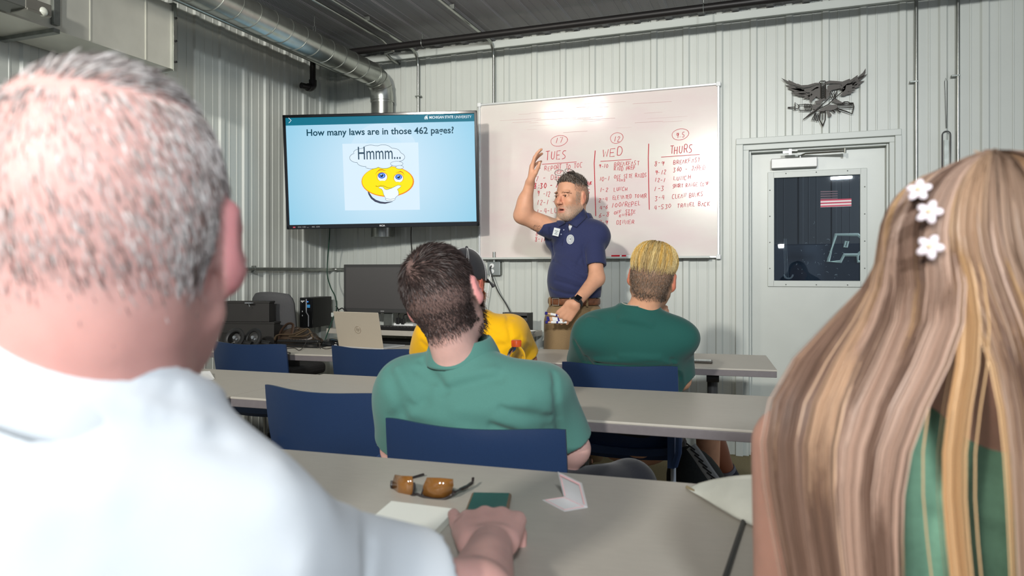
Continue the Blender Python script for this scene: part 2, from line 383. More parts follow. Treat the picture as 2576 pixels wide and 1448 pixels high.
for P_, t in (((dx, 4.60, dz), (0, 1, 0)), ((dx, 4.665, dz-.02), (0, .85, -.5)), ((dx, 4.725, dz-.068), (0, .5, -.87)), ((dx, 4.75, dz-.17), (0, 0, -1))):
    t = Vector(t).normalized(); u = Vector((1, 0, 0)); w = t.cross(u); b.tube([Vector(P_)+(u*math.cos(q/18*math.pi)+w*math.sin(q/18*math.pi))*(dR+.003) for q in range(36)], .0028, 6, closed=True)
b.build('elbow', M_GALV, du, smooth=True)
b = MB(); b.tube([(dx, 4.75, dz-.18), (dx, 4.75, 1.45)], dR-.002, 36); b.build('duct_drop', M_GALV, du, smooth=True)
b = MB(); y = 0.4; turns = []
for q in range(0, 36*28):
    y = 0.6+q/36*0.142
    if y > 4.56: break
    a = q/36*2*math.pi; turns.append((dx+math.cos(a)*(dR+.001), y, dz+math.sin(a)*(dR+.001)))
b.tube(turns, .0026, 6)
t2 = []
for q in range(36*3):
    a = q/36*2*math.pi; t2.append((dx+math.cos(a)*(dR-.001), 4.75+math.sin(a)*(dR-.001), 2.36-q/36*.142))
b.tube(t2, .0022, 6); b.build('seam', M_GALVD, du, smooth=True)
# hanger wire for the duct
b = MB(); hb = atX(791, 82, dx); b.tube([(dx, hb.y, CH-.02), (dx, hb.y, CH-.10)], .0025, 6); b.tube([(dx-.01, hb.y, CH-.10), (dx+.01, hb.y, CH-.10), (dx+.008, hb.y, dz+dR+.005), (dx-.008, hb.y, dz+dR+.005)], .002, 6, closed=True); b.build('hanger', M_GALVD, du)
# rectangular duct
rd = thing('rectangular_duct', 'boxy sheet metal duct hung high on the left wall, partly above the grey-haired head', 'duct', (-3.15, 2.2, 2.25))
b = MB(); b.box((-3.145, 1.2, 2.42), (.31, 3.42, .335)); b.build('duct_box', M_SHEET, rd)
b = MB(); b.box((-3.145, 2.905, 2.42), (.335, .022, .36)); b.build('end_flange', M_GALV, rd, bevel=.002)
b = MB()
ys = atX(137, 60, -2.985).y
b.box((-2.978, ys, 2.44), (.02, .03, .34)); b.box((-3.145, ys, 2.244), (.35, .03, .02)); b.build('joint_bar', M_GALVD, rd, bevel=.002)
for yy in (2.42, 2.73):
    b = MB(); b.box((-2.9885, yy, 2.42), (.004, .006, .33)); b.build('fold_seam', M_SHEET, rd)
b = MB(); 
for yy, zz in ((2.905, 2.29), (2.905, 2.40), (2.905, 2.52)): b.cyl((-2.976, yy, zz), (-2.968, yy, zz), .006, 8)
b.build('bolt', M_BLACK, rd)['kind'] = 'stuff'
# boxy lamp fixture attached on the duct corner
fx = thing('emergency_light_fixture', 'open metal light fixture housing with a round lamp at the top left corner', 'light fixture', (-2.9, 2.0, 2.45))
b = MB(); p0 = atX(30, 12, -2.86); b.box((-2.9, p0.y-.06, p0.z+.05), (.13, .30, .10)); b.build('housing', mat('fixture_grey', rgb(120, 122, 118), .4, .5), fx, bevel=.008)
p1 = atX(95, 25, -2.84); b = MB(); b.box((-2.88, p1.y, p1.z-.012), (.10, .10, .012)); b.box((-2.835, p1.y-.0, p1.z+.012), (.006, .11, .05)); b.build('reflector_tray', mat('fixture_tray', rgb(150, 148, 140), .3, .7), fx, bevel=.003)
b = MB(); b.sphere((-2.84, p1.y+.02, p1.z+.0), .02, 16, 10); b.build('lamp_bulb', mat('clear_lamp', rgb(225, 228, 215), .08, .1, coat=1), fx, smooth=True)
# black pipe under ceiling, drop with elbow
b = MB(); PZ, PY = 2.778, 4.45
b.tube([(-3.24, PY, PZ), (2.8, PY, PZ)], .0235, 16)
bp_ = thing('black_pipe', 'black iron pipe running under the ceiling across the room in front of the back wall', 'pipe', (0, PY, PZ)); b.build('pipe_run', M_BLACKPIPE, bp_, smooth=True)
b = MB(); x = -3.24; eb = 2.545
b.tube([(x, PY, PZ+.0), (x, PY, eb+.02)], .0215, 14); b.tube([(x, PY, PZ+.03), (x, PY, PZ-.03)], .028, 14)
b.build('pipe_drop', M_BLACKPIPE, bp_, smooth=True)
b = MB(); b.tube([(x, PY, eb+.06)]+[(x, PY, eb+.03)]+[tuple(p) for p in arc((x, PY, eb), (0, 0, -1), (-.45, -.9, 0), .03)]+[(x-.012, PY-.045, eb)], .029, 14)
b.tube([(x-.01, PY-.04, eb), (x-.028, PY-.10, eb)], .022, 14); b.build('pipe_elbow', M_BLACKPIPE, bp_, smooth=True)
hx = atY(1063, 100, PY).x
for hx_ in (hx, hx+1.9, hx+3.6):
    b = MB(); b.tube([(hx_+math.cos(q/12*math.pi*2)*.0, PY+math.sin(q/12*math.pi*2)*.027, PZ+math.cos(q/12*math.pi*2)*.027) for q in range(12)], .003, 6, closed=True)
    b.cyl((hx_, PY, PZ+.027), (hx_, PY, CH-.018), .0035, 6); b.build('pipe_hanger', M_GALVD, bp_)
def conduit(name, pts, label, r=.0105, straps=()):
    t = thing(name, label, 'conduit', pts[0]); b = MB(); b.tube(pts, r, 10); b.build('tube', M_GALV, t, smooth=True)
    for s, ax in straps:
        b = MB(); s = Vector(s)
        if ax == 'z': b.box(s, (.045, .03, .010)); b.cyl(s+Vector((.017, -.018, 0)), s+Vector((.017, -.008, 0)), .005, 8)
        elif ax == 'c': b.box(s, (.05, .012, .028))
        else: b.box(s, (.03, .012, .045))
        b.build('strap', M_GALVD, t, bevel=.001)
    return t
ZC = CH-.032
yb = 4.55
def ceil_drop(px0, py0, zend, lab, strz=None):
    x = atY(px0, py0, WY-.035).x; pts = [(x, 0.6, ZC), (x, WY-.16, ZC)]+[tuple(p) for p in arc((x, WY-.035, ZC), (0, 1, 0), (0, 0, -1), .11)]+[(x, WY-.035, zend)]
    return conduit('wall_conduit', pts, lab, straps=([((x, WY-.03, strz), 'z')] if strz else [])+[((x, 3.2, CH-.02), 'c'), ((x, 4.1, CH-.02), 'c')])
ceil_drop(1052, 230, 1.6, 'thin metal conduit bending from the ceiling down the wall behind the television right half', atY(1055, 245, WY).z)
ceil_drop(1242, 230, 2.41, 'thin metal conduit bending from the ceiling down to the whiteboard top edge')
x = atY(975, 125, 4.55).x; hb = atY(1003, 160, WY-.01)
conduit('wall_conduit', [(x-.02, .6, ZC), (x, 4.35, ZC), (x+.01, 4.46, ZC-.01), (x+.04, 4.56, ZC-.06), (hb.x-.03, 4.70, hb.z+.04), (hb.x-.01, 4.76, hb.z+.01), (hb.x, WY, hb.z)], 'metal conduit bending off the ceiling into the back wall right of the duct elbow', straps=[((x, 3.3, CH-.02), 'c'), ((x-.01, 2.4, CH-.02), 'c')])
for k, (xx, ll) in enumerate(((-3.24, 'upper metal conduit running beside the spiral duct close to the left wall'), (-3.19, 'lower metal conduit running beside the spiral duct close to the left wall'))):
    conduit('wall_conduit', [(xx, .6, 2.745-.02*k), (xx, WY-.01, 2.745-.02*k)], ll, .011)
cz = 1.205
conduit('wall_conduit', [(LX+.04, .8, cz), (LX+.04, WY-.1, cz)]+[tuple(p) for p in arc((LX+.04, WY-.045, cz), (0, 1, 0), (1, 0, 0), .05)]+[(-2.2, WY-.045, cz)], 'level metal conduit on the left wall passing behind the dark monitor', .012, straps=[((LX+.036, atX(640, 678, LX+.04).y, cz), 'y')])
for px, z1, s_, ll in ((2305, .6, 205, 'straight metal conduit on the back wall just right of the door casing'), (2410, .6, 190, 'straight metal conduit on the back wall right of the hanging wire loop')):
    q = atY(px, s_, WY-.035); conduit('wall_conduit', [(q.x, WY-.035, CH-.01), (q.x, WY-.035, z1)], ll, straps=[((q.x-.012, WY-.03, q.z), 'z')])
# hanging wire loop with bracket
h = thing('wire_hanger', 'dark wire loop holding a long narrow metal clip beside the right hand conduits', 'hanger', atY(2380, 195, WY-.03))
b = MB(); a = atY(2379, 196, WY-.026); c = atY(2381, 322, WY-.03)
b.tube([a, a+Vector((.008, 0, -.02)), c+Vector((.002, 0, 0)), c-Vector((.002, 0, 0)), a+Vector((-.005, 0, -.02))], .0012, 5, closed=True); b.build('wire', M_BLACKPIPE, h)
b = MB(); tp = atY(2381, 330, WY-.03); L_ = .52
lp = [tp+Vector((math.cos(q/8*math.pi)*.021, 0, math.sin(q/8*math.pi)*.021-.02)) for q in range(9)]+[tp+Vector((-.021, 0, -L_)), tp+Vector((.021, 0, -L_))]
b.tube(lp, .0035, 6, closed=True); b.build('clip_frame', M_DGREY, h)
b = MB(); b.box(tp+Vector((0, .004, -L_/2-.02)), (.024, .006, L_-.06)); b.build('clip_plate', M_GALVD, h)
# electrical box under the whiteboard
ob = atY(1243, 675, WY-.045)
e = thing('outlet_box', 'square metal outlet box with two sockets under the left end of the whiteboard', 'outlet', ob)
b = MB(); b.box(ob+Vector((0, .02, 0)), (.096, .05, .096)); b.build('box', M_GALVD, e, bevel=.006)
b = MB(); b.box(ob+Vector((0, -.008, 0)), (.098, .006, .098)); bb = b.build('cover_plate', mat('cover_steel', rgb(150, 156, 156), .35, .5), e, bevel=.003)
for dz_ in (.02, -.02):
    b = MB(); b.lathe([(.0, 0), (.017, 0), (.017, .004), (0, .004)], ob+Vector((-.012, -.011, dz_)), 16, Matrix.Rotation(R(90), 3, 'X')); b.build('socket', M_WHITEP, e)
b = MB(); b.tube([ob+Vector((.0, 0, .05)), ob+Vector((0, 0, .12))], .011, 10); b.build('conduit_stub', M_GALV, e, smooth=True)
def cable(name, pts, r, m, label, n=8, cat='cable'):
    b = MB(); b.tube(catmull(pts, n), r, 8); o = b.build(name, m, smooth=True, auto=False); return tag(o, label, cat)
cable('power_cable', [ob+Vector((-.014, -.022, .02)), ob+Vector((-.01, -.05, -.01)), atY(1244, 712, WY-.10), atY(1256, 738, WY-.09), atY(1275, 768, WY-.08), atY(1290, 800, WY-.08), atY(1296, 836, WY-.1)], .0042, M_BLACK, 'black power cord hanging from the outlet box under the whiteboard')
cable('power_cable', [ob+Vector((-.014, -.018, -.02)), ob+Vector((-.02, -.03, -.07)), atY(1229, 722, WY-.08), atY(1226, 745, WY-.08), atY(1222, 775, WY-.08), atY(1220, 836, WY-.12)], .0045, M_WHITEP, 'white power cord hanging from the outlet box behind the black cord')
# ------------------------------------------------------------------ whiteboard
wx0, wx1, wz0, wz1 = -2.056, -0.371, 1.284, 2.405
wbt = thing('whiteboard', 'large whiteboard with red handwritten schedule on the back wall', 'whiteboard', ((wx0+wx1)/2, WY, wz0))
YB = WY-.035
mb_ = mat('whiteboard_gloss', rgb(222, 218, 210), 0.16, 0, 0.5, noise=0.10, nscale=2.2, ncol=rgb(220, 204, 202), stretch=(1, 1, 2.2))
b = MB(); b.box(((wx0+wx1)/2, YB+.006, (wz0+wz1)/2), (wx1-wx0-.01, .012, wz1-wz0-.01)); b.build('writing_surface', mb_, wbt)
b = MB(); fwd = .014
for (cx_, cz_, sx, sz) in (((wx0+wx1)/2, wz1, wx1-wx0+fwd, fwd), ((wx0+wx1)/2, wz0, wx1-wx0+fwd, fwd), (wx0, (wz0+wz1)/2, fwd, wz1-wz0), (wx1, (wz0+wz1)/2, fwd, wz1-wz0)):
    b.box((cx_, YB-.001, cz_), (sx, .024, sz))
b.build('frame', mat('board_frame', rgb(205, 208, 208), .35, .3), wbt, bevel=.002)
b = MB()
for (cx_, cz_) in ((wx0, wz0), (wx1, wz0), (wx0, wz1), (wx1, wz1)): b.box((cx_, YB-.004, cz_), (.028, .028, .03))
b.build('corner_cap', M_WHITEP, wbt, bevel=.004)['kind'] = 'stuff'
b = MB(); b.box(((wx0+wx1)/2, YB-.035, wz0-.005), (wx1-wx0-.1, .06, .006)); b.box(((wx0+wx1)/2, YB-.064, wz0-.001), (wx1-wx0-.1, .004, .012)); b.build('tray', M_TRIM, wbt, bevel=.001)
# stroke font
SF = {'A': '00 5A A0|27 87', 'B': '00 0A 6A 88 65 05|65 92 60 00', 'C': '9A 2A 04 20 80', 'D': '00 0A 6A 95 60 00', 'E': '9A 0A 00 90|05 75', 'F': '9A 0A 00|05 75', 'G': '99 3A 04 30 82 84 54',
 'H': '00 0A|80 8A|05 85', 'I': '50 5A|20 80|2A 8A', 'J': '2A 9A|6A 61 30 02', 'K': '00 0A|9A 05 90', 'L': '0A 00 80', 'M': '00 1A 54 9A A0', 'N': '00 0A 80 8A', 'O': '50 04 5A A5 50', 'P': '00 0A 7A 87 65 05',
 'R': '00 0A 7A 87 65 05|45 90', 'S': '9A 3A 17 74 71 00', 'T': '50 5A|0A AA', 'U': '0A 02 40 72 8A', 'V': '0A 50 AA', 'W': '0A 20 57 80 AA', 'X': '00 9A|0A 90', 'Y': '0A 55 AA|55 40',
 '0': '50 04 5A A5 50', '1': '30 6A', '2': '08 4A 88 00 80', '3': '0A 8A 46 83 40 01', '4': '80 8A|4A 14 A4', '5': '9A 2A 16 84 60 01', '6': '8A 24 30 82 65 24', '7': '0A 9A 30', '8': '85 1A 9A 12 60 85', '9': '76 2A 16 85 8A 60',
 '-': '15 85', '.': '40 51', ':': '42 53|47 58', '/': '10 8A', ',': '42 20'}
def wbp(zx, zy, d=.0): return atY(1200+zx/3.148, 200+zy/3.148, YB-d)     # whiteboard zoom pixels
def hand(mb, txt, zx, zy, zh, zw, slope=0.0, r=.0018, rnd=random.Random(5)):
    p = wbp(zx, zy); q = wbp(zx+zw, zy-zw*slope); n = max(1, len(txt)); adv = (q-p)/n; H_ = (wbp(zx, zy-zh)-p).z
    for i, ch in enumerate(txt):
        if ch == ' ': continue
        jx, jz = rnd.uniform(-.003, .003), rnd.uniform(-.004, .004); sc_ = rnd.uniform(.88, 1.08)
        for st_ in SF[ch].split('|'):
            P_ = []
            for t in st_.split():
                gx = int(t[0], 16)/10; gz = int(t[1], 16)/10
                P_.append(p+adv*(i+gx*.72+.05+gz*.10)+Vector((jx, -.0004, jz+gz*H_*sc_)))
            if len(P_) > 2: P_ = catmull(P_, 3) if ch in 'BCDGJOPRSU0235689' else P_
            mb.tube(P_, r, 5)
def circ(mb, zx, zy, rx, ry, r=.0017):
    mb.tube([wbp(zx+math.cos(q/20*2*math.pi)*rx*(1+.03*math.sin(q)), zy-math.sin(q/20*2*math.pi)*ry+(-.12*rx*math.cos(q/20*2*math.pi))) for q in range(23)], r, 5)
b = MB(); hand(b, '17', 618, 505, 38, 66, .1); circ(b, 650, 485, 66, 42); hand(b, 'TUES', 543, 640, 66, 170, .12, .0024); b.tube([wbp(516, 671), wbp(788, 652)], .0022, 5)
hand(b, '- REPORT TO TOC', 490, 726, 36, 350, .09); hand(b, '7 - DEPART', 464, 806, 38, 300, .09); hand(b, '8:30 - ARRIVE', 452, 866, 38, 330, .09, .003); hand(b, 'BUNK', 852, 836, 24, 62, .06, .003)
hand(b, '9 -12 -', 478, 926, 40, 150, .04); hand(b, '25', 850, 912, 34, 50, .1); hand(b, '12-1 -', 474, 994, 36, 150, .04); hand(b, '1-4-LUNCH', 468, 1062, 38, 260, .03); hand(b, '8', 462, 1232, 30, 24); hand(b, '8-11', 458, 1284, 34, 90, .05)
b.build('handwriting', M_RED, wbt).__setitem__('label', 'red handwritten left column headed TUES')
b = MB(); hand(b, '12', 1080, 492, 44, 60, .1); circ(b, 1106, 463, 50, 42); hand(b, 'WED', 994, 612, 62, 172, .1, .0024); b.tube([wbp(978, 648), wbp(1222, 632)], .0022, 5)
b.tube([wbp(936, 562), wbp(928, 660), wbp(938, 1000), wbp(940, 1080)], .0032, 5)
for t_, x_, y_, h_, w_ in (('9-10', 968, 704, 32, 76), ('BREAKFAST', 1086, 690, 32, 204), ('RAID PREP', 1086, 724, 28, 172), ('10-1', 966, 804, 32, 90), ('OFF SITE RAIDS', 1088, 786, 30, 256), ('SIMS', 1104, 806, 18, 72), ('1-2', 970, 892, 32, 70), ('LUNCH', 1080, 884, 30, 114), ('2-4', 964, 966, 32, 76), ('ELEVATED TOWER', 1074, 950, 28, 276), ('4-6', 968, 1028, 32, 76), ('100/REPEL', 1066, 1012, 34, 236), ('6-8', 962, 1092, 36, 92), ('OFF SITE', 1086, 1066, 26, 172), ('ENTRY', 1128, 1086, 18, 112), ('7-9', 966, 1146, 30, 76), ('DINNER', 1102, 1146, 30, 150)):
    hand(b, t_, x_, y_, h_, w_, .07)
b.build('handwriting', M_RED, wbt).__setitem__('label', 'red handwritten middle column headed WED')
b = MB(); hand(b, '9.5', 1574, 460, 40, 76, .12); circ(b, 1610, 434, 66, 44); hand(b, 'THURS', 1524, 588, 58, 190, .06, .0024); b.tube([wbp(1458, 614), wbp(1764, 593)], .0022, 5)
b.tube([wbp(1360, 508), wbp(1356, 620), wbp(1364, 1030)], .003, 5)
for t_, x_, y_, h_, w_ in (('8-9', 1406, 682, 36, 84), ('BREAKFAST', 1556, 668, 32, 212), ('9-12', 1410, 752, 36, 90), ('360 - JARED', 1556, 730, 34, 256), ('12-1', 1404, 812, 30, 90), ('LUNCH', 1556, 798, 30, 140), ('1-3', 1398, 882, 36, 90), ('SHORT RANGE COMP', 1546, 858, 28, 296), ('3-4', 1406, 958, 34, 80), ('CLEAN BUNKS', 1544, 940, 32, 252), ('4-530', 1402, 1028, 34, 138), ('TRAVEL BACK', 1588, 1012, 30, 260)):
    hand(b, t_, x_, y_, h_, w_, .07)
b.build('handwriting', M_RED, wbt).__setitem__('label', 'red handwritten right column headed THURS')
b = MB(); rnd = random.Random(12)
for k in range(26):
    x_ = rnd.uniform(180, 1500); y_ = rnd.uniform(170, 420); l_ = rnd.uniform(60, 330)
    b.tube([wbp(x_, y_), wbp(x_+l_, y_-l_*.06)], rnd.choice((.0006, .0009, .0014)), 4)
b.build('smudge_line', mat('wiped_ink', rgb(216, 186, 186), .4), wbt)
# eraser and markers in the tray
er = atY(1674, 637, WY-.07)
t = thing('board_eraser', 'dark felt board eraser standing in the whiteboard tray behind the blond head', 'eraser', (er.x, er.y, wz0+.0))
b = MB(); b.box((er.x, er.y+.0, wz0+.025), (.125, .03, .044)); b.build('felt_block', mat('felt', rgb(84, 82, 78), .9, noise=.4, nscale=90), t, bevel=.005)
b = MB(); b.box((er.x, er.y+.0, wz0+.048), (.128, .032, .006)); b.build('grip_plate', M_DGREY, t, bevel=.002)
for (px, wd, ll) in ((1549, .058, 'red whiteboard marker cap lying in the tray just right of the standing man'), (1570, .03, 'short red marker cap in the whiteboard tray between the two longer ones'), (1601, .05, 'red marker in the whiteboard tray beside the blond hair')):
    q = atY(px, 646, WY-.065); t = thing('marker', ll, 'marker', (q.x, q.y, wz0))
    b = MB(); b.tube([(q.x-wd/2, q.y, wz0+.008), (q.x+wd/2, q.y, wz0+.008)], .009, 12); b.build('cap', mat('marker_red', rgb(200, 28, 48), .35), t, smooth=True)
    b = MB(); b.tube([(q.x+wd/2-.01, q.y, wz0+.008), (q.x+wd/2+.05, q.y, wz0+.007)], .0075, 12); b.build('barrel', M_WHITEP, t, smooth=True)
# ------------------------------------------------------------------ wall emblem
em = thing('wall_emblem', 'black cut metal eagle emblem with sword, lightning bolt and rifle above the door', 'emblem', atY(2075, 250, WY-.03))
YE = WY-.034
ME = mat('emblem_black', rgb(48, 44, 40), .4, .4)
def ep(x, y, d=0): return atY(1950+x/8.516, 160+y/8.516, YE-d)
def cut(mb, pts, d=0.0, t=.003):
    n = len(pts); V = [ep(x, y, d) for x, y in pts]+[ep(x, y, d)+Vector((0, t, 0)) for x, y in pts]
    mb.add(V, [tuple(range(n)), tuple(range(n, 2*n))[::-1]]+[(i, n+i, n+(i+1) % n, (i+1) % n) for i in range(n)])
def feather(mb, a, b_, w):
    ax, ay = a; bx, by = b_; l = math.hypot(bx-ax, by-ay); nx, ny = -(by-ay)/l*w, (bx-ax)/l*w
    cut(mb, [(ax-nx, ay-ny), (ax+(bx-ax)*.55-nx*1.1, ay+(by-ay)*.55-ny*1.1), (bx, by), (ax+(bx-ax)*.55+nx, ay+(by-ay)*.55+ny), (ax+nx, ay+ny)])
b = MB()
cut(b, [(130, 305), (290, 380), (280, 345), (480, 440), (475, 425), (560, 462), (700, 455), (860, 410), (980, 410), (1000, 440), (880, 445), (740, 500), (600, 520), (470, 480), (380, 455), (300, 440), (230, 400)])
cut(b, [(420, 500), (600, 545), (760, 510), (900, 460), (975, 450), (960, 520), (860, 540), (760, 620), (640, 610), (520, 580)])
for a, e_, w in (((560, 560), (205, 455), 34), ((620, 590), (250, 530), 34), ((660, 620), (330, 620), 30), ((690, 650), (350, 655), 24), ((740, 660), (470, 690), 24), ((780, 670), (580, 745), 24), ((790, 650), (665, 770), 20)): feather(b, a, e_, w)
b.build('wing', ME, em)
b = MB()
cut(b, [(1090, 385), (1160, 362), (1320, 372), (1440, 382), (1600, 320), (1610, 350), (1770, 240), (1765, 290), (1880, 190), (1940, 100), (1935, 200), (1900, 270), (1800, 370), (1650, 440), (1500, 470), (1400, 430), (1200, 420), (1100, 440)])
cut(b, [(1120, 470), (1260, 440), (1400, 440), (1520, 470), (1500, 560), (1460, 600), (1380, 530), (1240, 560), (1120, 600)])
cut(b, [(1360, 500), (1420, 440), (1680, 400), (1800, 380), (1730, 480), (1640, 560), (1640, 640), (1550, 655), (1480, 690), (1390, 680), (1460, 600)])
for a, e_, w in (((1640, 430), (1980, 220), 34), ((1660, 470), (1925, 365), 30), ((1640, 510), (1835, 470), 26), ((1600, 550), (1745, 545), 20), ((1560, 600), (1735, 580), 14)): feather(b, a, e_, w)
b.build('wing', ME, em)
b = MB()
cut(b, [(960, 500), (890, 500), (790, 560), (745, 610), (730, 720), (745, 800), (780, 835), (800, 780), (850, 740), (880, 700), (930, 740), (975, 730), (975, 600)])
cut(b, [(1085, 520), (1150, 600), (1200, 560), (1200, 640), (1100, 760), (1060, 750), (1085, 640)])
for k, (x, y) in enumerate(((1190, 590), (1235, 580), (1280, 580), (1300, 620))): b.tube([ep(x, y, .002), ep(x-20, y+50, .002), ep(x-10, y+130, .002), ep(x+20, y+150, .002)], .0022, 5)
b.build('eagle_body', ME, em)
b = MB()
b.tube([ep(x, y) for x, y in ((945, 400), (970, 375), (1070, 370), (1085, 395), (1060, 425), (975, 430))], .0028, 5, closed=True)
for x in (975, 1078): b.tube([ep(x, 430), ep(x, 740)], .0035, 5)
for k in range(7): b.tube([ep(985, 500+k*42), ep(1068, 460+k*42)], .0035, 5)
cut(b, [(850, 800), (940, 780), (930, 745), (1080, 735), (1085, 765), (1180, 740), (1000, 800), (980, 860), (870, 860)])
for s in ((970, 1030, 950, 1200), (1075, 1030, 1070, 1200)): b.tube([ep(s[0], s[1]), ep(s[2], s[3]), ep(1020, 1340)], .0034, 5)
b.tube([ep(1022, 1030), ep(1022, 1200)], .002, 5); b.tube([ep(965, 1030), ep(1080, 1030)], .0034, 5); cut(b, [(960, 1210), (1020, 1290), (1070, 1210), (1020, 1370)])
b.build('sword', ME, em)
b = MB()
b.tube([ep(x, y, .003) for x, y in ((1440, 600), (1400, 530), (1320, 580), (1320, 650), (1250, 720), (1170, 720), (1090, 800), (1020, 860), (940, 960), (870, 1000), (600, 1195), (830, 1040), (940, 970), (1140, 870), (1290, 720))], .0026, 5, closed=True)
cut(b, [(600, 1195), (760, 1040), (900, 960), (860, 1000), (780, 1080)])
b.build('lightning_bolt', ME, em)
b = MB()
b.tube([ep(x, y) for x, y in ((270, 935), (430, 930), (430, 965), (270, 945))], .0025, 5, closed=True)
b.tube([ep(425, 1000), ep(425, 830), ep(510, 900), ep(500, 960), ep(440, 960)], .003, 5)
b.tube([ep(x, y) for x, y in ((510, 880), (650, 870), (780, 880), (780, 1000), (520, 1000))], .003, 5, closed=True)
for k in range(5): b.tube([ep(640+k*32, 860+6*(k % 2)), ep(625+k*32, 920), ep(650+k*32, 990)], .0028, 5)
cut(b, [(790, 870), (980, 870), (1000, 880), (860, 980), (800, 970)]); cut(b, [(1000, 960), (1160, 880), (1330, 880), (1330, 960), (1200, 1000), (1080, 1000), (960, 1050), (930, 1000)])
cut(b, [(1200, 800), (1290, 740), (1440, 830), (1500, 820), (1500, 850), (1330, 860)])
for yy in (865, 895, 930): b.tube([ep(1330, yy), ep(1660, yy-6 if yy < 900 else yy+8)], .003, 5)
b.tube([ep(x, y) for x, y in ((1440, 850), (1480, 820), (1560, 820), (1600, 845), (1665, 840), (1685, 920), (1650, 1075), (1520, 1020), (1380, 980), (1330, 950))], .0036, 5)
b.tube([ep(1300, 960), ep(1400, 1045)], .004, 5); b.tube([ep(1210, 1000), ep(1290, 1045)], .0045, 5)
for x0 in ((860, 1060, 790, 1200, 905, 1225, 940, 1070), (870, 1070, 835, 1200, 870, 1205, 905, 1075)): b.tube([ep(x0[i], x0[i+1]) for i in (0, 2, 4, 6)], .0032, 5, closed=True)
cut(b, [(1095, 1010), (1150, 1010), (1215, 1100), (1190, 1130), (1130, 1150), (1130, 1100)])
b.build('rifle', ME, em)
# ================================================================== TELEVISION
TL, TR, BR_, BL = [Vector(p) for p in ((-3.201, 4.058, 2.263), (-1.933, 4.49, 2.286), (-1.937, 4.542, 1.503), (-3.205, 4.11, 1.481))]
tc_ = (TL+TR+BR_+BL)/4; tu = (TR-TL).normalized(); tv = (TL-BL).normalized(); tn = tu.cross(tv).normalized(); tv = tn.cross(tu)
if tn.y > 0: tn = -tn
TW, TH = (TR-TL).length, (TL-BL).length
tvo = thing('television', 'large wall mounted television showing a pale blue slide with a thinking yellow face', 'television', tc_)
RT = Matrix((tu, -tn, tv)).transposed()          # local x,y(back),z
def tp(a, b_, d=0): return tc_+tu*a+tv*b_+tn*d    # metres from centre, d towards viewer
b = MB(); b.box(tp(0, 0, -.03), (TW, .05, TH), RT); b.build('housing', M_BLACKG, tvo, bevel=.006)
bz = .020
b = MB()
for cx_, cy_, sx, sy in ((0, TH/2-bz/2, TW, bz), (0, -TH/2+.015, TW, .03), (-TW/2+bz/2, 0, bz, TH), (TW/2-bz/2, 0, bz, TH)): b.box(tp(cx_, cy_, .002), (sx, .016, sy), RT)
b.build('bezel', M_BLACKG, tvo, bevel=.003)
b = MB(); b.box(tp(0, -.05, -.09), (.6, .09, .38), RT); bk = b.build('rear_bulge', M_BLACK, tvo, bevel=.02)
b = MB(); a = tp(0, 0, -.13); b.tube([a, Vector((a.x+.05, WY-.06, a.z))], .03, 10); b.box((a.x+.05, WY-.035, a.z), (.3, .03, .42)); b.build('wall_bracket', M_BLACK, tvo)
def emit_mat(name, col, s=1.0):
    m = mat(name, (0.0, 0.0, 0.0, 1), 0.4, spec=.06, emit=(col, s)); return m
ms_ = emit_mat('slide_blue', rgb(186, 222, 242), .96); nt = ms_.node_tree; N = nt.nodes; L = nt.links
tcn = N.new('ShaderNodeTexCoord'); mpn = N.new('ShaderNodeMapping'); L.new(tcn.outputs['Object'], mpn.inputs[0]); mpn.inputs['Location'].default_value = tuple(-c for c in tc_)
gr = N.new('ShaderNodeVectorMath'); gr.operation = 'LENGTH'; L.new(mpn.outputs[0], gr.inputs[0])
mr = N.new('ShaderNodeMapRange'); mr.inputs[1].default_value = .25; mr.inputs[2].default_value = .75; L.new(gr.outputs['Value'], mr.inputs[0])
mxx = N.new('ShaderNodeMix'); mxx.data_type = 'RGBA'; L.new(mr.outputs[0], mxx.inputs[0]); mxx.inputs[6].default_value = rgb(196, 226, 244); mxx.inputs[7].default_value = rgb(146, 204, 230); L.new(mxx.outputs[2], N['Principled BSDF'].inputs['Emission Color'])
sx, sy0, sy1 = TW/2-bz, -TH/2+.03, TH/2-bz
b = MB(); b.add([tp(-sx, sy0, .003), tp(sx, sy0, .003), tp(sx, sy1, .003), tp(-sx, sy1, .003)], [(0, 1, 2, 3)]); scr = b.build('screen', ms_, tvo, fix=False)
TEAL = emit_mat('slide_teal', rgb(16, 116, 140), .9); TXT = emit_mat('slide_text', rgb(10, 78, 100), .7); WHT = emit_mat('slide_white', rgb(238, 248, 252), .95)
hb_ = .052
b = MB(); b.add([tp(-sx, sy1-hb_, .0045), tp(sx, sy1-hb_, .0045), tp(sx, sy1, .0045), tp(-sx, sy1, .0045)], [(0, 1, 2, 3)]); b.build('slide_header', TEAL, scr, fix=False)
def t3(zx, zy, d=.005):     # television zoom pixels -> point on the screen plane
    p = onplane(700+zx/4.525, 270+zy/4.525, tc_+tn*d, tn); return p
def t3b(zx, zy, d=.005):    # picture zoom pixels
    return onplane(860+zx/8.275, 355+zy/8.275, tc_+tn*d, tn)
def poly(mb, pts): mb.add(pts, [tuple(range(len(pts)))])
def fan(mb, c, pts): mb.add([c]+pts, [(0, i+1, (i+1) % len(pts)+1) for i in range(len(pts))])
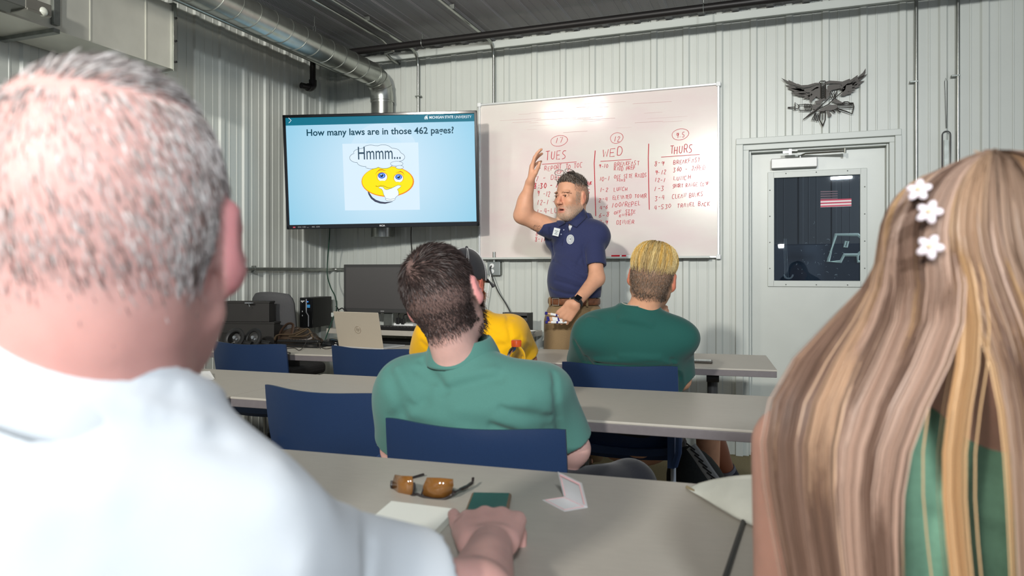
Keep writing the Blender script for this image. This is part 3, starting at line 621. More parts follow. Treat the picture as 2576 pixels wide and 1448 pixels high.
def line(mb, pts, w, closed=False):     # flat ribbon on the screen plane
    n = len(pts); V = []
    for i, p in enumerate(pts):
        a = pts[i-1] if (i > 0 or closed) else pts[i]; c = pts[(i+1) % n] if (i < n-1 or closed) else pts[i]
        t = (c-a).normalized(); s = t.cross(tn).normalized(); ww = w[i] if isinstance(w, list) else w
        V += [p-s*ww, p+s*ww]
    mb.add(V, [(2*i, 2*i+1, 2*((i+1) % n)+1, 2*((i+1) % n)) for i in range(n if closed else n-1)])
b = MB(); p = t3(1720, 130); text_on(b, 'MICHIGAN STATE', p, tu, tv, width=(t3(1993, 120)-t3(1720, 120)).length, height=.0185, bold=True, lift=.002)
p = t3(2008, 126); text_on(b, 'UNIVERSITY', p, tu, tv, width=(t3(2200, 120)-t3(2008, 120)).length, height=.0185, lift=.002)
line(b, [t3(116, 118, .006), t3(147, 148, .006), t3(120, 178, .006)], .0018)
# helmet mark
line(b, [t3(1667, 135, .006), t3(1668, 112, .006), t3(1682, 98, .006), t3(1700, 96, .006)], .0022)
poly(b, [t3(x, y, .0062) for x, y in ((1676, 112), (1686, 104), (1698, 106), (1701, 120), (1699, 138), (1690, 134), (1688, 124), (1680, 122), (1682, 138), (1674, 136))])
b.build('header_mark', WHT, scr, fix=False)
b = MB(); p0 = t3(326, 336); p1 = t3(2000, 305); ux = (p1-p0).normalized(); text_on(b, 'How many laws are in those 462 pages?', t3(326, 350), ux, tv, width=(p1-p0).length, bold=True, lift=.002); b.build('slide_title', TXT, scr, fix=False)
# pale ring behind the title
RING = emit_mat('slide_ring', rgb(202, 229, 246), .95)
b = MB(); n = 40
for i in range(n):
    a0 = math.pi*(i/n); a1 = math.pi*((i+1)/n); cxz, cyz = 1200, 500
    q = [t3(cxz-math.cos(a)*rr, cyz-math.sin(a)*rr*.86, .0040) for a, rr in ((a0, 380), (a1, 380), (a1, 235), (a0, 235))]; poly(b, q)
b.build('slide_ring', RING, scr, fix=False)
b = MB(); poly(b, [t3b(10, 55, .0055), t3b(1590, 25, .0055), t3b(1625, 1425, .0055), t3b(65, 1440, .0055)]); pic = b.build('slide_picture', emit_mat('pic_white', rgb(214, 234, 248), .98), tvo, fix=False)
# yellow face
def ell2(cx_, cy_, rx, ry, d, n=40, rot=0):
    return [t3b(cx_+math.cos(a)*rx*math.cos(rot)-math.sin(a)*ry*math.sin(rot), cy_+math.cos(a)*rx*math.sin(rot)+math.sin(a)*ry*math.cos(rot), d) for a in [2*math.pi*i/n for i in range(n)]]
b = MB(); line(b, [t3b(x, y, .0060) for x, y in ((545, 1030), (570, 1100), (620, 1180), (700, 1240), (800, 1275), (900, 1285), (1060, 1258))], [.004, .006, .007, .0075, .007, .006, .001]); b.build('drop_shadow_arc', emit_mat('arc_grey', rgb(72, 78, 100), .8), pic, fix=False)
b = MB(); poly(b, ell2(955, 838, 548, 320, .0064)); b.build('face_rim', emit_mat('face_orange', rgb(240, 140, 30), .95), pic, fix=False)
mf = emit_mat('face_yellow', rgb(246, 228, 12), 1.0)
b = MB(); poly(b, ell2(948, 832, 528, 306, .0068)); b.build('face', mf, pic, fix=False)
b = MB(); ow = MB(); be = MB(); dk = MB(); pb = MB()
for cx_, cy_, rr in ((842, 745, 100), (1180, 770, 94)):
    poly(ow, ell2(cx_, cy_-4, rr+10, rr*1.0, .0070)); pts = [p_ for p_ in ell2(cx_, cy_, rr, rr*.92, .0073)]; poly(b, pts)
for cx_, cy_, rr in ((830, 715, 76), (1182, 744, 70)):
    poly(be, ell2(cx_, cy_, rr, rr*.8, .0077)); poly(pb, ell2(cx_, cy_, rr*.72, rr*.58, .0080)); poly(dk, ell2(cx_, cy_+2, rr*.42, rr*.36, .0084)); poly(b, ell2(cx_-10, cy_-16, 12, 10, .0088, 12)); poly(b, ell2(cx_+32, cy_+22, 9, 8, .0088, 12))
b.build('eye_white', WHT, pic, fix=False); ow.build('eye_rim', emit_mat('eye_rim', rgb(226, 140, 30), .9), pic, fix=False); be.build('iris', emit_mat('iris_blue', rgb(44, 96, 222), .9), pic, fix=False)
pb.build('iris_light', emit_mat('iris_lblue', rgb(104, 160, 240), .9), pic, fix=False); dk.build('pupil', emit_mat('pupil_dark', rgb(10, 30, 60), .6), pic, fix=False)
b = MB(); poly(b, [t3b(x, y, .0076) for x, y in ((745, 835), (770, 826), (840, 820), (945, 828), (940, 880), (760, 880))]); poly(b, [t3b(x, y, .0076) for x, y in ((1080, 850), (1160, 842), (1240, 855), (1232, 900), (1090, 900))]); b.build('lower_lid', mf, pic, fix=False)
b = MB(); line(b, [t3b(x, y, .0090) for x, y in ((700, 690), (730, 640), (780, 598), (840, 592), (890, 612), (920, 605))], [.0005, .0012, .003, .0028, .0014, .0004]); line(b, [t3b(x, y, .0090) for x, y in ((1120, 650), (1170, 645), (1220, 628), (1265, 650), (1300, 705))], [.0005, .0014, .003, .0022, .0004])
b.build('eyebrow', emit_mat('brow_orange', rgb(222, 96, 20), .9), pic, fix=False)
b = MB(); line(b, [t3b(x, y, .0090) for x, y in ((705, 930), (740, 945), (800, 922), (870, 930), (960, 968), (1040, 972))], [.002, .0012, .0012, .0012, .0012, .0008]); b.build('mouth', emit_mat('mouth_red', rgb(160, 40, 20), .9), pic, fix=False)
DKL = emit_mat('outline_navy', rgb(14, 60, 84), .8)
gl_ = [(765, 960), (800, 945), (860, 955), (895, 1000), (940, 1010), (1030, 980), (1120, 935), (1170, 912), (1235, 925), (1215, 960), (1155, 1000), (1180, 1050), (1185, 1110), (1110, 1180), (1110, 1215), (1060, 1240), (950, 1240), (905, 1215), (910, 1185), (870, 1110), (850, 1030), (820, 990), (775, 980)]
b = MB(); pts = [t3b(x, y, .0094) for x, y in gl_]; poly(b, pts); b.build('gloved_hand', WHT, pic, fix=False)
b = MB(); line(b, [t3b(x, y, .0098) for x, y in gl_], .0009, True); line(b, [t3b(x, y, .0098) for x, y in ((912, 1188), (1010, 1210), (1105, 1188))], .0008)
# cloud
cl_ = []
for (cx_, cy_, rx, ry, a0, a1) in ((320, 345, 158, 100, 90, 245), (420, 245, 180, 92, 190, 262), (600, 165, 165, 85, 195, 300), (860, 165, 170, 90, 230, 330), (1060, 245, 160, 98, 265, 350), (1170, 330, 140, 92, 300, 440), (880, 480, 170, 88, 20, 135), (620, 480, 180, 95, 40, 150), (480, 440, 160, 85, 80, 175)):
    for k in range(9):
        a = R(a0+(a1-a0)*k/8); cl_.append((cx_+math.cos(a)*rx, cy_+math.sin(a)*ry))
cc = Vector((740, 325, 0)); cl_.sort(key=lambda p_: math.atan2(p_[1]-330, (p_[0]-740)*.5))
fan_p = [t3b(x, y, .0096) for x, y in cl_]
b2 = MB(); fan(b2, t3b(740, 330, .0096), fan_p); poly(b2, ell2(1142, 468, 130, 50, .0101)); poly(b2, ell2(1202, 540, 80, 36, .0106)); b2.build('thought_cloud', emit_mat('cloud_white', rgb(222, 238, 250), .97), pic, fix=False)
line(b, [t3b(x, y, .0100) for x, y in cl_], .0011, True); line(b, ell2(1142, 468, 130, 50, .0104), .0009, True); line(b, ell2(1202, 540, 80, 36, .0109), .0009, True)
b.build('outline', DKL, pic, fix=False)
b = MB(); p0 = t3b(340, 385, .0102); p1 = t3b(1225, 372, .0102); text_on(b, 'Hmmm...', p0, (p1-p0).normalized(), tv, width=(p1-p0).length, height=.088, lift=.0006); b.build('cloud_text', emit_mat('cloud_navy', rgb(44, 78, 100), .8), pic, fix=False)
b = MB(); p = tp(-.02, -TH/2+.008, .0108); text_on(b, 'RCA', p, tu, tv, width=.037, height=.012, bold=True); b.build('maker_mark', mat('mark_white', rgb(220, 220, 225), .4), tvo, fix=False)
b = MB(); 
for k, ch in enumerate(('ROKU', 'HD', '-', '4K', 'HDMI')):
    text_on(b, ch, tp(-TW/2+.10+k*.032-.02, -TH/2+.010, .0108), tu, tv, width=.024 if ch != '-' else .01, height=.009 if ch != '-' else .0015)
b.build('bezel_marks', mat('mark_grey', rgb(160, 160, 165), .5), tvo, fix=False)
b = MB(); b.add([tp(-TW/2+.045, -TH/2+.009, .0106), tp(-TW/2+.062, -TH/2+.009, .0106), tp(-TW/2+.062, -TH/2+.018, .0106), tp(-TW/2+.045, -TH/2+.018, .0106)], [(0, 1, 2, 3)]); b.build('bezel_sticker', mat('mark_red', rgb(190, 70, 90), .5), tvo, fix=False)
cable('video_cable', [tp(-.38, -.25, -.06), atY(829, 590, 4.5), atY(823, 680, 4.55), atY(831, 720, 4.5), atY(843, 745, 4.42), atY(847, 775, 4.2), atY(838, 800, 4.0), atY(822, 843, 3.8), atY(817, 857, 3.72)], .0042, mat('dark_green_cable', rgb(28, 62, 48), .5), 'thin dark green cable hanging from the television left half down to the front table')
cable('video_cable', [tp(.2, -.25, -.06), atY(1034, 590, 4.6), atY(1036, 640, 4.68), atY(1033, 670, 4.70)], .004, M_BLACK, 'short black cable hanging from the television down behind the dark monitor')

# ================================================================== TABLES
TZ = .74
def table(A, B, depth, label, leg_in=.28):
    A = Vector((A[0], A[1], 0)); B = Vector((B[0], B[1], 0)); u = (B-A).normalized(); v = Vector((-u.y, u.x, 0)); Lh = (B-A).length
    rz = math.atan2(u.y, u.x); c = A+u*Lh/2+v*depth/2
    t = thing('folding_table', label, 'table', (c.x, c.y, 0), rz, 'beige training tables set out in rows')
    b = MB(); b.box((0, 0, TZ-.004), (Lh, depth, .008)); b.build('tabletop', M_TABLE, t, local=True, bevel=.0015)
    b = MB(); b.box((0, 0, TZ-.022), (Lh-.002, depth-.002, .028)); b.build('edge_band', M_TEDGE, t, local=True, bevel=.002)
    b = MB(); b.box((0, 0, TZ-.052), (Lh-2*leg_in, .05, .03)); b.build('cross_bar', M_DGREY, t, local=True, bevel=.003)
    for s in (-1, 1):
        x = s*(Lh/2-leg_in); b = MB()
        b.box((x, 0, TZ-.042), (.06, depth*.7, .012)); b.cyl((x, 0, .06), (x, 0, TZ-.05), .026, 14); b.box((x, 0, .062), (.05, depth*.86, .03))
        b.cyl((x-.03, -.08, TZ-.075), (x+.03, -.08, TZ-.075), .024, 14)
        for q in (-1, 1): b.cyl((x-.012, q*depth*.38, .026), (x+.012, q*depth*.38, .026), .026, 14)
        b.build('leg', M_DGREY, t, local=True, bevel=.003)
    return t
rot = lambda p, a, l: (p[0]+math.cos(a)*l, p[1]+math.sin(a)*l)
aF = R(5.6); E_ = (-.01, 3.48)
table(rot(E_, aF, -1.5), E_, .592, 'beige table at the front right where the blond person sits')
table(rot(E_, aF, -3.02), rot(E_, aF, -1.512), .592, 'beige table at the front left holding the laptop, bag and black boxes')
aM = R(2.6); S_ = (-1.85, 2.055)
table(S_, rot(S_, aM, 1.95), .60, 'beige middle row table in front of the person in the teal green polo', .08)
table(rot((-1.853, 2.028), aM, -1.4), (-1.853, 2.028), .60, 'beige middle row table on the left behind the empty navy chair')
aN = R(3.6); Fp = Vector((-.174, 1.558, 0)); fu = Vector((math.cos(aN), math.sin(aN), 0)); fv = Vector((-fu.y, fu.x, 0))
A_ = Fp-fu*1.45-fv*.60; B_ = Fp+fu*.42-fv*.60
table((A_.x, A_.y), (B_.x, B_.y), .60, 'nearest beige table with the sunglasses, phone and folded name card on it')
# ================================================================== CHAIRS
def chair_proto():
    t = thing('stacking_chair', '', 'chair')
    # backrest: curved panel, local top mid at (0,-.26,.80)
    nx, nz = 24, 12; V = []
    for off in (0, 1):
        for k in range(nz+1):
            s = k/nz
            for i in range(nx+1):
                q = -1+2*i/nx
                hw = .243-.028*s+.012*math.sin(s*math.pi); z = .80-.40*s-.010*abs(q)**6*(1-s)
                z += .012*(abs(q)**2)*(1-s)
                y = -.262+.09*s-.01*math.sin(s*math.pi)+(.055-.01*s)*(q*q)
                V.append((q*hw, y+(.009 if off else 0), z))
    m_ = (nx+1)*(nz+1); Fq = []
    for k in range(nz):
        for i in range(nx):
            a = k*(nx+1)+i; Fq.append((a, a+1, a+nx+2, a+nx+1)); Fq.append((m_+a, m_+a+nx+1, m_+a+nx+2, m_+a+1))
    for i in range(nx): Fq.append((i, m_+i, m_+i+1, i+1)); a = nz*(nx+1)+i; Fq.append((a, a+1, m_+a+1, m_+a))
    for k in range(nz): a = k*(nx+1); Fq.append((a, a+nx+1, m_+a+nx+1, m_+a)); a += nx; Fq.append((a, m_+a, m_+a+nx+1, a+nx+1))
    o = mesh('backrest', V, Fq, M_NAVY, t, True, True); fixn(o.data); o.data.set_sharp_from_angle(angle=R(50))
    # seat
    V = []; 
    for off in (0, 1):
        for k in range(9):
            y = -.2+.44*k/8
            for i in range(13):
                q = -1+i/6; hw = .215+.01*math.sin(k/8*math.pi)
                z = .452+.018*abs(q)**3-.02*max(0, (k-6)/2)**2
                V.append((q*hw, y, z-off*.03))
    Fq = []
    for k in range(8):
        for i in range(12): a = k*13+i; Fq.append((a, a+1, a+14, a+13)); Fq.append((117+a, 117+a+13, 117+a+14, 117+a+1))
    for i in range(12): Fq.append((i, 117+i, 118+i, i+1)); a = 104+i; Fq.append((a, a+1, 118+a, 117+a))
    for k in range(8): a = k*13; Fq.append((a, a+13, a+130, a+117)); a += 12; Fq.append((a, a+117, a+130, a+13))
    o = mesh('seat', V, Fq, M_NAVY, t, True, True); fixn(o.data); o.data.set_sharp_from_angle(angle=R(50))
    for s in (-1, 1):
        b = MB(); b.box((s*.218, -.195, .475), (.028, .05, .17)); b.tube([(s*.232, -.215, .40), (s*.250, -.235, .46), (s*.254, -.245, .55), (s*.245, -.235, .60), (s*.225, -.205, .60)], .013, 8)
        b.build('back_post', M_NAVYL, t, smooth=True, local=True)
        b = MB(); b.tube([(s*.235, -.26, 0.012), (s*.225, -.20, .40), (s*.222, -.17, .432), (s*.222, .0, .436)], .0115, 10); b.build('leg', M_CHROME, t, smooth=True, local=True)
        b = MB(); b.tube([(s*.245, .24, 0.012), (s*.228, .19, .41), (s*.222, .16, .436), (s*.222, .0, .436)], .0115, 10); b.build('leg', M_CHROME, t, smooth=True, local=True)
    b = MB(); b.tube([(-.222, .05, .425), (.222, .05, .425)], .01, 8); b.tube([(-.222, -.12, .425), (.222, -.12, .425)], .01, 8); b.build('stretcher', M_CHROME, t, smooth=True, local=True)
    return t
c_first = None
for (mx_, my_, a, lab) in ((-.73, 1.615, 3.5, 'navy plastic chair with the person in the teal green polo on it'),
                           (-1.41, 1.93, -3, 'empty navy plastic chair, nearest one behind the left middle row table'),
                           (-.63, 2.90, 1, 'navy plastic chair under the blond person in the dark green shirt'),
                           (-1.95, 3.10, -3, 'empty navy plastic chair right behind the open laptop'),
                           (-2.69, 3.07, 0, 'empty navy plastic chair at the far left of the front table'),
                           (-1.30, 2.93, 2, 'navy plastic chair of the person in yellow, hidden behind the green polo')):
    c = chair_proto() if c_first is None else copy_tree(c_first)
    if c_first is None: c_first = c
    c['label'] = lab; c['group'] = 'navy stacking chairs at the tables'
    v = Matrix.Rotation(R(a), 3, 'Z') @ Vector((0, -.262, 0)); c.location = (mx_-v.x, my_-v.y, 0); c.rotation_euler = (0, 0, R(a))

# ================================================================== FRONT LEFT: DESK AND COMPUTERS
DZ = .775; DY0 = 4.40
dx1 = atZ(1351, 833, DZ).x; dx0 = atZ(762, 833, DZ).x
dk_ = thing('computer_desk', 'narrow beige desk with grey edge against the back wall under the television', 'desk', ((dx0+dx1)/2, (DY0+WY)/2, 0))
b = MB(); b.box(((dx0+dx1)/2, (DY0+WY-.05)/2, DZ-.018), (dx1-dx0, WY-.05-DY0, .036)); b.build('desktop', M_TABLE, dk_, bevel=.003)
for s in (0, 1):
    x = dx0+.12 if s == 0 else dx1-.06
    b = MB(); b.box((x, DY0+.2, .38), (.05, .30, .72)); b.box((x, DY0+.2, .02), (.06, .40, .04)); b.build('leg', M_GALVD, dk_, bevel=.004)
b = MB(); b.box(((dx0+dx1)/2, DY0+.15, DZ-.11), (dx1-dx0-.4, .22, .06)); b.build('cable_tray', M_BLACK, dk_, bevel=.004)
def at_h(px, h, Y):     # point at plane Y with world height h
    p = atY(px, 700, Y); return Vector((p.x, Y, h))
# monitor
my = 4.52; ml = atY(865, 720, my); mr_ = atY(1078, 720, my); mt = atY(865, 665, my).z; mbm = atY(950, 786, my).z
mc = Vector(((ml.x+mr_.x)/2, my, 0)); mw = mr_.x-ml.x
mo = thing('monitor', 'wide dark switched-off monitor on the back desk under the television', 'monitor', (mc.x, my, DZ))
b = MB(); b.box((mc.x, my+.012, (mt+mbm)/2), (mw, .03, mt-mbm)); b.build('housing', M_DGREY, mo, bevel=.004)
b = MB(); b.box((mc.x, my-.004, (mt+mbm)/2+.004), (mw-.045, .004, mt-mbm-.05)); b.build('screen', mat('off_screen', rgb(78, 76, 76), .35, spec=.6, noise=.05, nscale=300), mo)
b = MB(); b.box((mc.x, my+.05, (DZ+mbm)/2+.05), (.075, .02, mbm-DZ+.14)); b.build('stand_neck', M_GALVD, mo, bevel=.003)
b = MB(); b.box((mc.x, my+.03, DZ+.006), (.24, .18, .012)); b.build('stand_base', mat('stand_silver', rgb(180, 184, 188), .3, .6), mo, bevel=.003)
b = MB(); b.box((mc.x-.02, my-.006, mbm+.012), (.03, .002, .008)); b.build('maker_badge', mat('badge_silver', rgb(190, 190, 190), .3, .6), mo)
kb = at_h(1010, DZ, 4.455)
k_ = thing('keyboard', 'low black keyboard lying on the back desk in front of the monitor', 'keyboard', kb)
b = MB(); b.box(kb+Vector((0, 0, .012)), (.44, .07, .022)); b.build('keyboard_body', M_BLACK, k_, bevel=.004)
b = MB()
for r_ in range(3):
    for i in range(16): b.box(kb+Vector((-.2+i*.0268, -.022+r_*.022, .026)), (.022, .017, .006))
b.build('keys', M_DGREY, k_, bevel=.001)['kind'] = 'stuff'
# desktop computer tower
ta = at_h(761, DZ, 4.42); tb_ = at_h(848, DZ, 4.70); tt = atY(775, 748, 4.42).z
u_ = Vector((1, 0, 0))
pc = thing('computer_tower', 'small black desktop computer tower standing left of the monitor', 'computer', (ta.x+.09, 4.55, DZ))
fw_ = atY(786, 790, 4.42).x-ta.x; Rm = Matrix.Rotation(R(-22), 3, 'Z')
ca_ = Vector((ta.x+fw_/2+.12, 4.56, (DZ+tt)/2)); Rm = Matrix.Rotation(R(24), 3, 'Z')
fa = ta+Vector((0, 0, 0)); fr_ = (Rm @ Vector((1, 0, 0))); dp = (Rm @ Vector((0, 1, 0)))
def tw(x, y, z): return Vector((ta.x, ta.y-.03, DZ))+Vector((.001, 0, 0))+Matrix.Rotation(R(8), 3, 'Z') @ Vector((x, y, 0))+Vector((0, 0, z))
H_ = tt-DZ; RmT = Matrix.Rotation(R(8), 3, 'Z')
b = MB(); b.box(tw(.05, .155, H_/2), (.10, .30, H_), RmT); b.build('case', M_BLACK, pc, bevel=.004)
b = MB(); b.box(tw(.05, .0, H_/2), (.10, .012, H_), RmT); fp = b.build('front_panel', M_BLACKG, pc, bevel=.003)
b = MB(); b.tube([tw(.055, -.009, H_-.01), tw(.055, -.009, .115), tw(.072, -.009, .09), tw(.072, -.009, .01)], .0045, 6); b.build('silver_strip', mat('strip_silver', rgb(196, 198, 202), .3, .6), fp)
b = MB(); text_on(b, 'acer', tw(.010, -.0065, H_-.03), RmT @ Vector((1, 0, 0)), Vector((0, 0, 1)), width=.032, bold=True, lift=.001); 
for zz in (.09, .12, .19): b.box(tw(.022, -.0065, zz), (.006, .001, .01), RmT)
b.build('maker_mark', M_WHITEP, fp)
b = MB(); b.box(tw(.072, -.0075, H_-.062), (.024, .001, .022), RmT); b.build('blue_sticker', mat('sticker_blue', rgb(60, 140, 200), .4), fp)
b = MB(); b.sphere(tw(.066, -.008, H_-.03), .003, 8, 6); b.build('power_light', mat('led_blue', rgb(20, 60, 220), .3, emit=(rgb(40, 110, 255), 6)), fp)
# cables behind the tower
for k, (pts) in enumerate((((845, 770), (852, 778), (862, 775), (872, 790), (884, 800)), ((848, 772), (856, 788), (868, 786), (880, 797), (890, 796)), ((846, 775), (850, 800), (858, 822), (880, 828)), ((934, 798), (940, 790), (952, 786), (957, 788)))):
    cable('computer_cable', [atY(x, y, 4.5+.01*k) for x, y in pts], .0045, M_BLACK, ('upper black cable looping from the tower towards the monitor', 'lower black cable crossing towards the monitor beside the tower', 'black cable dropping behind the tower onto the back desk', 'short black cable under the monitor left of its stand')[k])
# plug block right of stand
q = at_h(1012, DZ, 4.6); t = thing('power_strip', 'white power strip with two black plugs right of the monitor stand', 'power strip', q)
b = MB(); b.box(q+Vector((.02, 0, .02)), (.16, .05, .035)); b.build('strip_body', M_WHITEP, t, bevel=.004)
b = MB(); b.box(q+Vector((-.02, -.02, .055)), (.026, .03, .045)); b.box(q+Vector((.02, -.02, .052)), (.024, .03, .04)); b.tube(catmull([q+Vector((-.02, -.02, .07)), q+Vector((-.015, -.02, .11)), q+Vector((.03, -.01, .125)), q+Vector((.08, 0, .11))], 5), .0045, 6); b.tube(catmull([q+Vector((.02, -.02, .07)), q+Vector((.03, -.02, .10)), q+Vector((.08, -.01, .11))], 5), .0045, 6)
b.build('plug', M_BLACK, t, bevel=.002)
# letter tray and dish at the right end of the desk
q0 = atY(1298, 835, 4.50); q1 = atY(1327, 835, 4.50)
t = thing('letter_tray', 'small black slatted letter organiser at the right end of the back desk', 'organiser', (q0.x, 4.5, DZ)); zt = atY(1310, 787, 4.5).z
b = MB(); b.box(((q0.x+q1.x)/2-.05, 4.57, (DZ+zt)/2), (.19, .012, zt-DZ)); b.box((q1.x, 4.55, (DZ+zt)/2), (.008, .10, zt-DZ)); b.build('back_frame', M_BLACK, t)
b = MB()
for k in range(4): b.box(((q0.x+q1.x)/2-.05, 4.51, DZ+.02+k*.036), (.18, .008, .02)); b.box(((q0.x+q1.x)/2-.05, 4.54, DZ+.012+k*.036), (.18, .06, .004))
b.build('shelf_slats', M_DGREY, t, bevel=.001)
q = at_h(1329, DZ, 4.455); t = b = MB(); b.lathe([(0, 0), (.03, 0), (.052, .022), (.056, .024), (.05, .020), (.03, .006), (0, .005)], q, 24); tag(b.build('white_dish', M_CERAM, smooth=True), 'small white dish on the right corner of the back desk', 'dish')

# office chair behind front table
def slab(poly2d, org, ux, uy, t0, t1, name, m, parent, bevel=.02):
    b = MB(); b.prism(poly2d, org, ux, uy, t0, t1); return b.build(name, m, parent, bevel=bevel, seg=4, smooth=True)
oc = Vector((-3.147, 3.88, 0)); t = thing('office_chair', 'dark grey upholstered office chair by the left wall behind the front table', 'office chair', oc)
mo_ = mat('chair_fabric', rgb(82, 82, 84), .85, noise=.2, nscale=350, bump=.3, bscale=500)
nx, nz = 20, 16; V = []; ox = oc.x; zt = atY(665, 733, 3.88).z; rr_ = Matrix.Rotation(R(0), 3, 'Z')
for off in (0, 1):
    for k in range(nz+1):
        s = k/nz
        for i in range(nx+1):
            q = -1+2*i/nx; e = (1-abs(q)**3.2)
            hw = .170*(1-.10*s)*(1 if s > .12 else .80+.2*(s/.12)**.5)
            p = Vector((q*hw, -.02*(off*2-1)*max(.15, e)**.5*min(1, (s+.05)*8, (1.05-s)*8)-.05*(1-q*q)+.09*s, zt-.0-.52*s-.015*q*q*(1-s)))
            p = rr_ @ Vector((p.x, p.y, 0))+Vector((0, 0, p.z)); V.append((ox+p.x, 3.88+p.y, p.z))
m_ = (nx+1)*(nz+1); Fq = []
for k in range(nz):
    for i in range(nx):
        a = k*(nx+1)+i; Fq.append((a, a+1, a+nx+2, a+nx+1)); Fq.append((m_+a, m_+a+nx+1, m_+a+nx+2, m_+a+1))
for i in range(nx): Fq.append((i, m_+i, m_+i+1, i+1)); a = nz*(nx+1)+i; Fq.append((a, a+1, m_+a+1, m_+a))
for k in range(nz): a = k*(nx+1); Fq.append((a, a+nx+1, m_+a+nx+1, m_+a)); a += nx; Fq.append((a, m_+a, m_+a+nx+1, a+nx+1))
o = mesh('backrest', V, Fq, mo_, t); fixn(o.data)
b = MB(); sc_ = Vector((ox, 3.98, 0)); b.box(sc_+rr_ @ Vector((0, .06, 0))+Vector((0, 0, .52)), (.36, .40, .08), rr_); b.build('seat', mo_, t, bevel=.03, seg=3)
b = MB(); b.cyl(sc_+rr_ @ Vector((0, .1, 0))+Vector((0, 0, .10)), sc_+rr_ @ Vector((0, .1, 0))+Vector((0, 0, .49)), .028, 14); b.tube([sc_+Vector((0, .02, .66)), sc_+Vector((0, .10, .5)), sc_+rr_ @ Vector((0, .1, 0))+Vector((0, 0, .47))], .022, 8); b.build('gas_post', M_BLACK, t, smooth=True)
for k in range(5):
    a = k*2*math.pi/5+.3; c = sc_+rr_ @ Vector((0, .1, 0)); e = c+Vector((math.cos(a)*.18, math.sin(a)*.25, .07))
    b = MB(); b.tube([c+Vector((0, 0, .11)), e], [.026, .018], 8); b.cyl(e+Vector((-.014, 0, -.042)), e+Vector((.014, 0, -.042)), .028, 12); b.build('star_leg', M_BLACK, t, smooth=True)
# things on the front left table -----------------------------------------
def onT(px, py, z=TZ): return atZ(px, py, z)
def boxthing(px0, px1, Y, h0, h1, depth, name, lab, cat, m, skew=0, lid=True, mlid=None):
    a = at_h(px0, 0, Y); c = at_h(px1, 0, Y); t = thing(name, lab, cat, ((a.x+c.x)/2, Y+depth/2, h0)); Rk = Matrix.Rotation(R(skew), 3, 'Z')
    ce = Vector(((a.x+c.x)/2, Y+depth/2, (h0+h1)/2)); b = MB(); b.box(ce, (c.x-a.x, depth, h1-h0), Rk); b.build('box_body', m, t, bevel=.003)
    if lid: b = MB(); b.box(ce+Vector((0, 0, (h1-h0)/2)), (c.x-a.x+.008, depth+.006, .012), Rk); b.build('lid', mlid or m, t, bevel=.003)
    return t
mcb = mat('black_card', rgb(38, 36, 34), .6, bump=.1, bscale=300)
boxthing(556, 673, 3.62, TZ, atY(620, 812, 3.62).z, .10, 'storage_box', 'lower wide black cardboard box on the front left table behind the headset controllers', 'box', mcb, 16)
hb0 = atY(620, 812, 3.62).z+.006; boxthing(568, 662, 3.625, hb0, atY(620, 760, 3.62).z, .09, 'storage_box', 'upper smaller black box stacked on the wider black box', 'box', mcb, 18)
b = MB(); q = atY(628, 764, 3.60); b.tube([q+Vector((-.004, -.004, 0)), q+Vector((.004, -.006, -.012)), q+Vector((.0, -.006, -.018)), q+Vector((.008, -.006, -.014))], .0016, 5); b.box(q+Vector((-.005, 0, .006)), (.05, .02, .006)); tag(b.build('binder_clip', M_CHROME), 'small silver clip on the front edge of the upper black box', 'clip')
boxthing(557, 573, 3.40, TZ, atY(565, 836, 3.4).z, .10, 'storage_box', 'small black box at the left end of the front table, next to the head edge', 'box', mcb)
def controller(px, py, lab, a):
    q = onT(px, 873); q.z = TZ; t = thing('game_controller', lab, 'controller', q, 0, 'black ring-shaped hand controllers on the front table')
    z = atY(px, py, q.y).z; c = Vector((q.x, q.y, max(z, TZ+.05))); b = MB(); ux = Vector((math.cos(a), math.sin(a)*.5, 0)).normalized(); uy = Vector((.1, .3, 1)).normalized()
    b.tube([c+ux*math.cos(k/24*6.283)*.052+uy*math.sin(k/24*6.283)*.050 for k in range(24)], .0085, 8, closed=True, flat=1.5); b.build('tracking_ring', M_BLACK, t, smooth=True)
    b = MB(); b.sphere(c+Vector((.0, .02, -.008)), (.032, .012, .034), 16, 10); pl = b.build('button_plate', M_DGREY, t, smooth=True)
    b = MB(); b.cyl(c+Vector((-.006, -.0, .004)), c+Vector((-.006, .01, .004)), .010, 12); b.cyl(c+Vector((.012, -.0, -.006)), c+Vector((.012, .01, -.006)), .006, 10); b.build('button', M_CHROME, pl, smooth=True)
    b = MB(); b.tube([c+Vector((.03, .02, -.02)), Vector((c.x+.10, c.y+.03, TZ+.018))], [.014, .017], 12); b.build('grip', M_BLACK, t, smooth=True)
controller(590, 850, 'left black ring-shaped hand controller on the front table in front of the black boxes', .3)
controller(636, 850, 'right black ring-shaped hand controller on the front table in front of the black boxes', -.2)
cable('data_cable', [onT(578, 868)+Vector((0, 0, .006)), atY(590, 860, 3.4), onT(600, 866)+Vector((0, 0, .006)), atY(608, 855, 3.42), onT(622, 868)+Vector((0, 0, .006))], .0018, mat('cord_grey', rgb(170, 170, 170), .5), 'thin pale cord tangled around the two ring controllers', cat='cord')
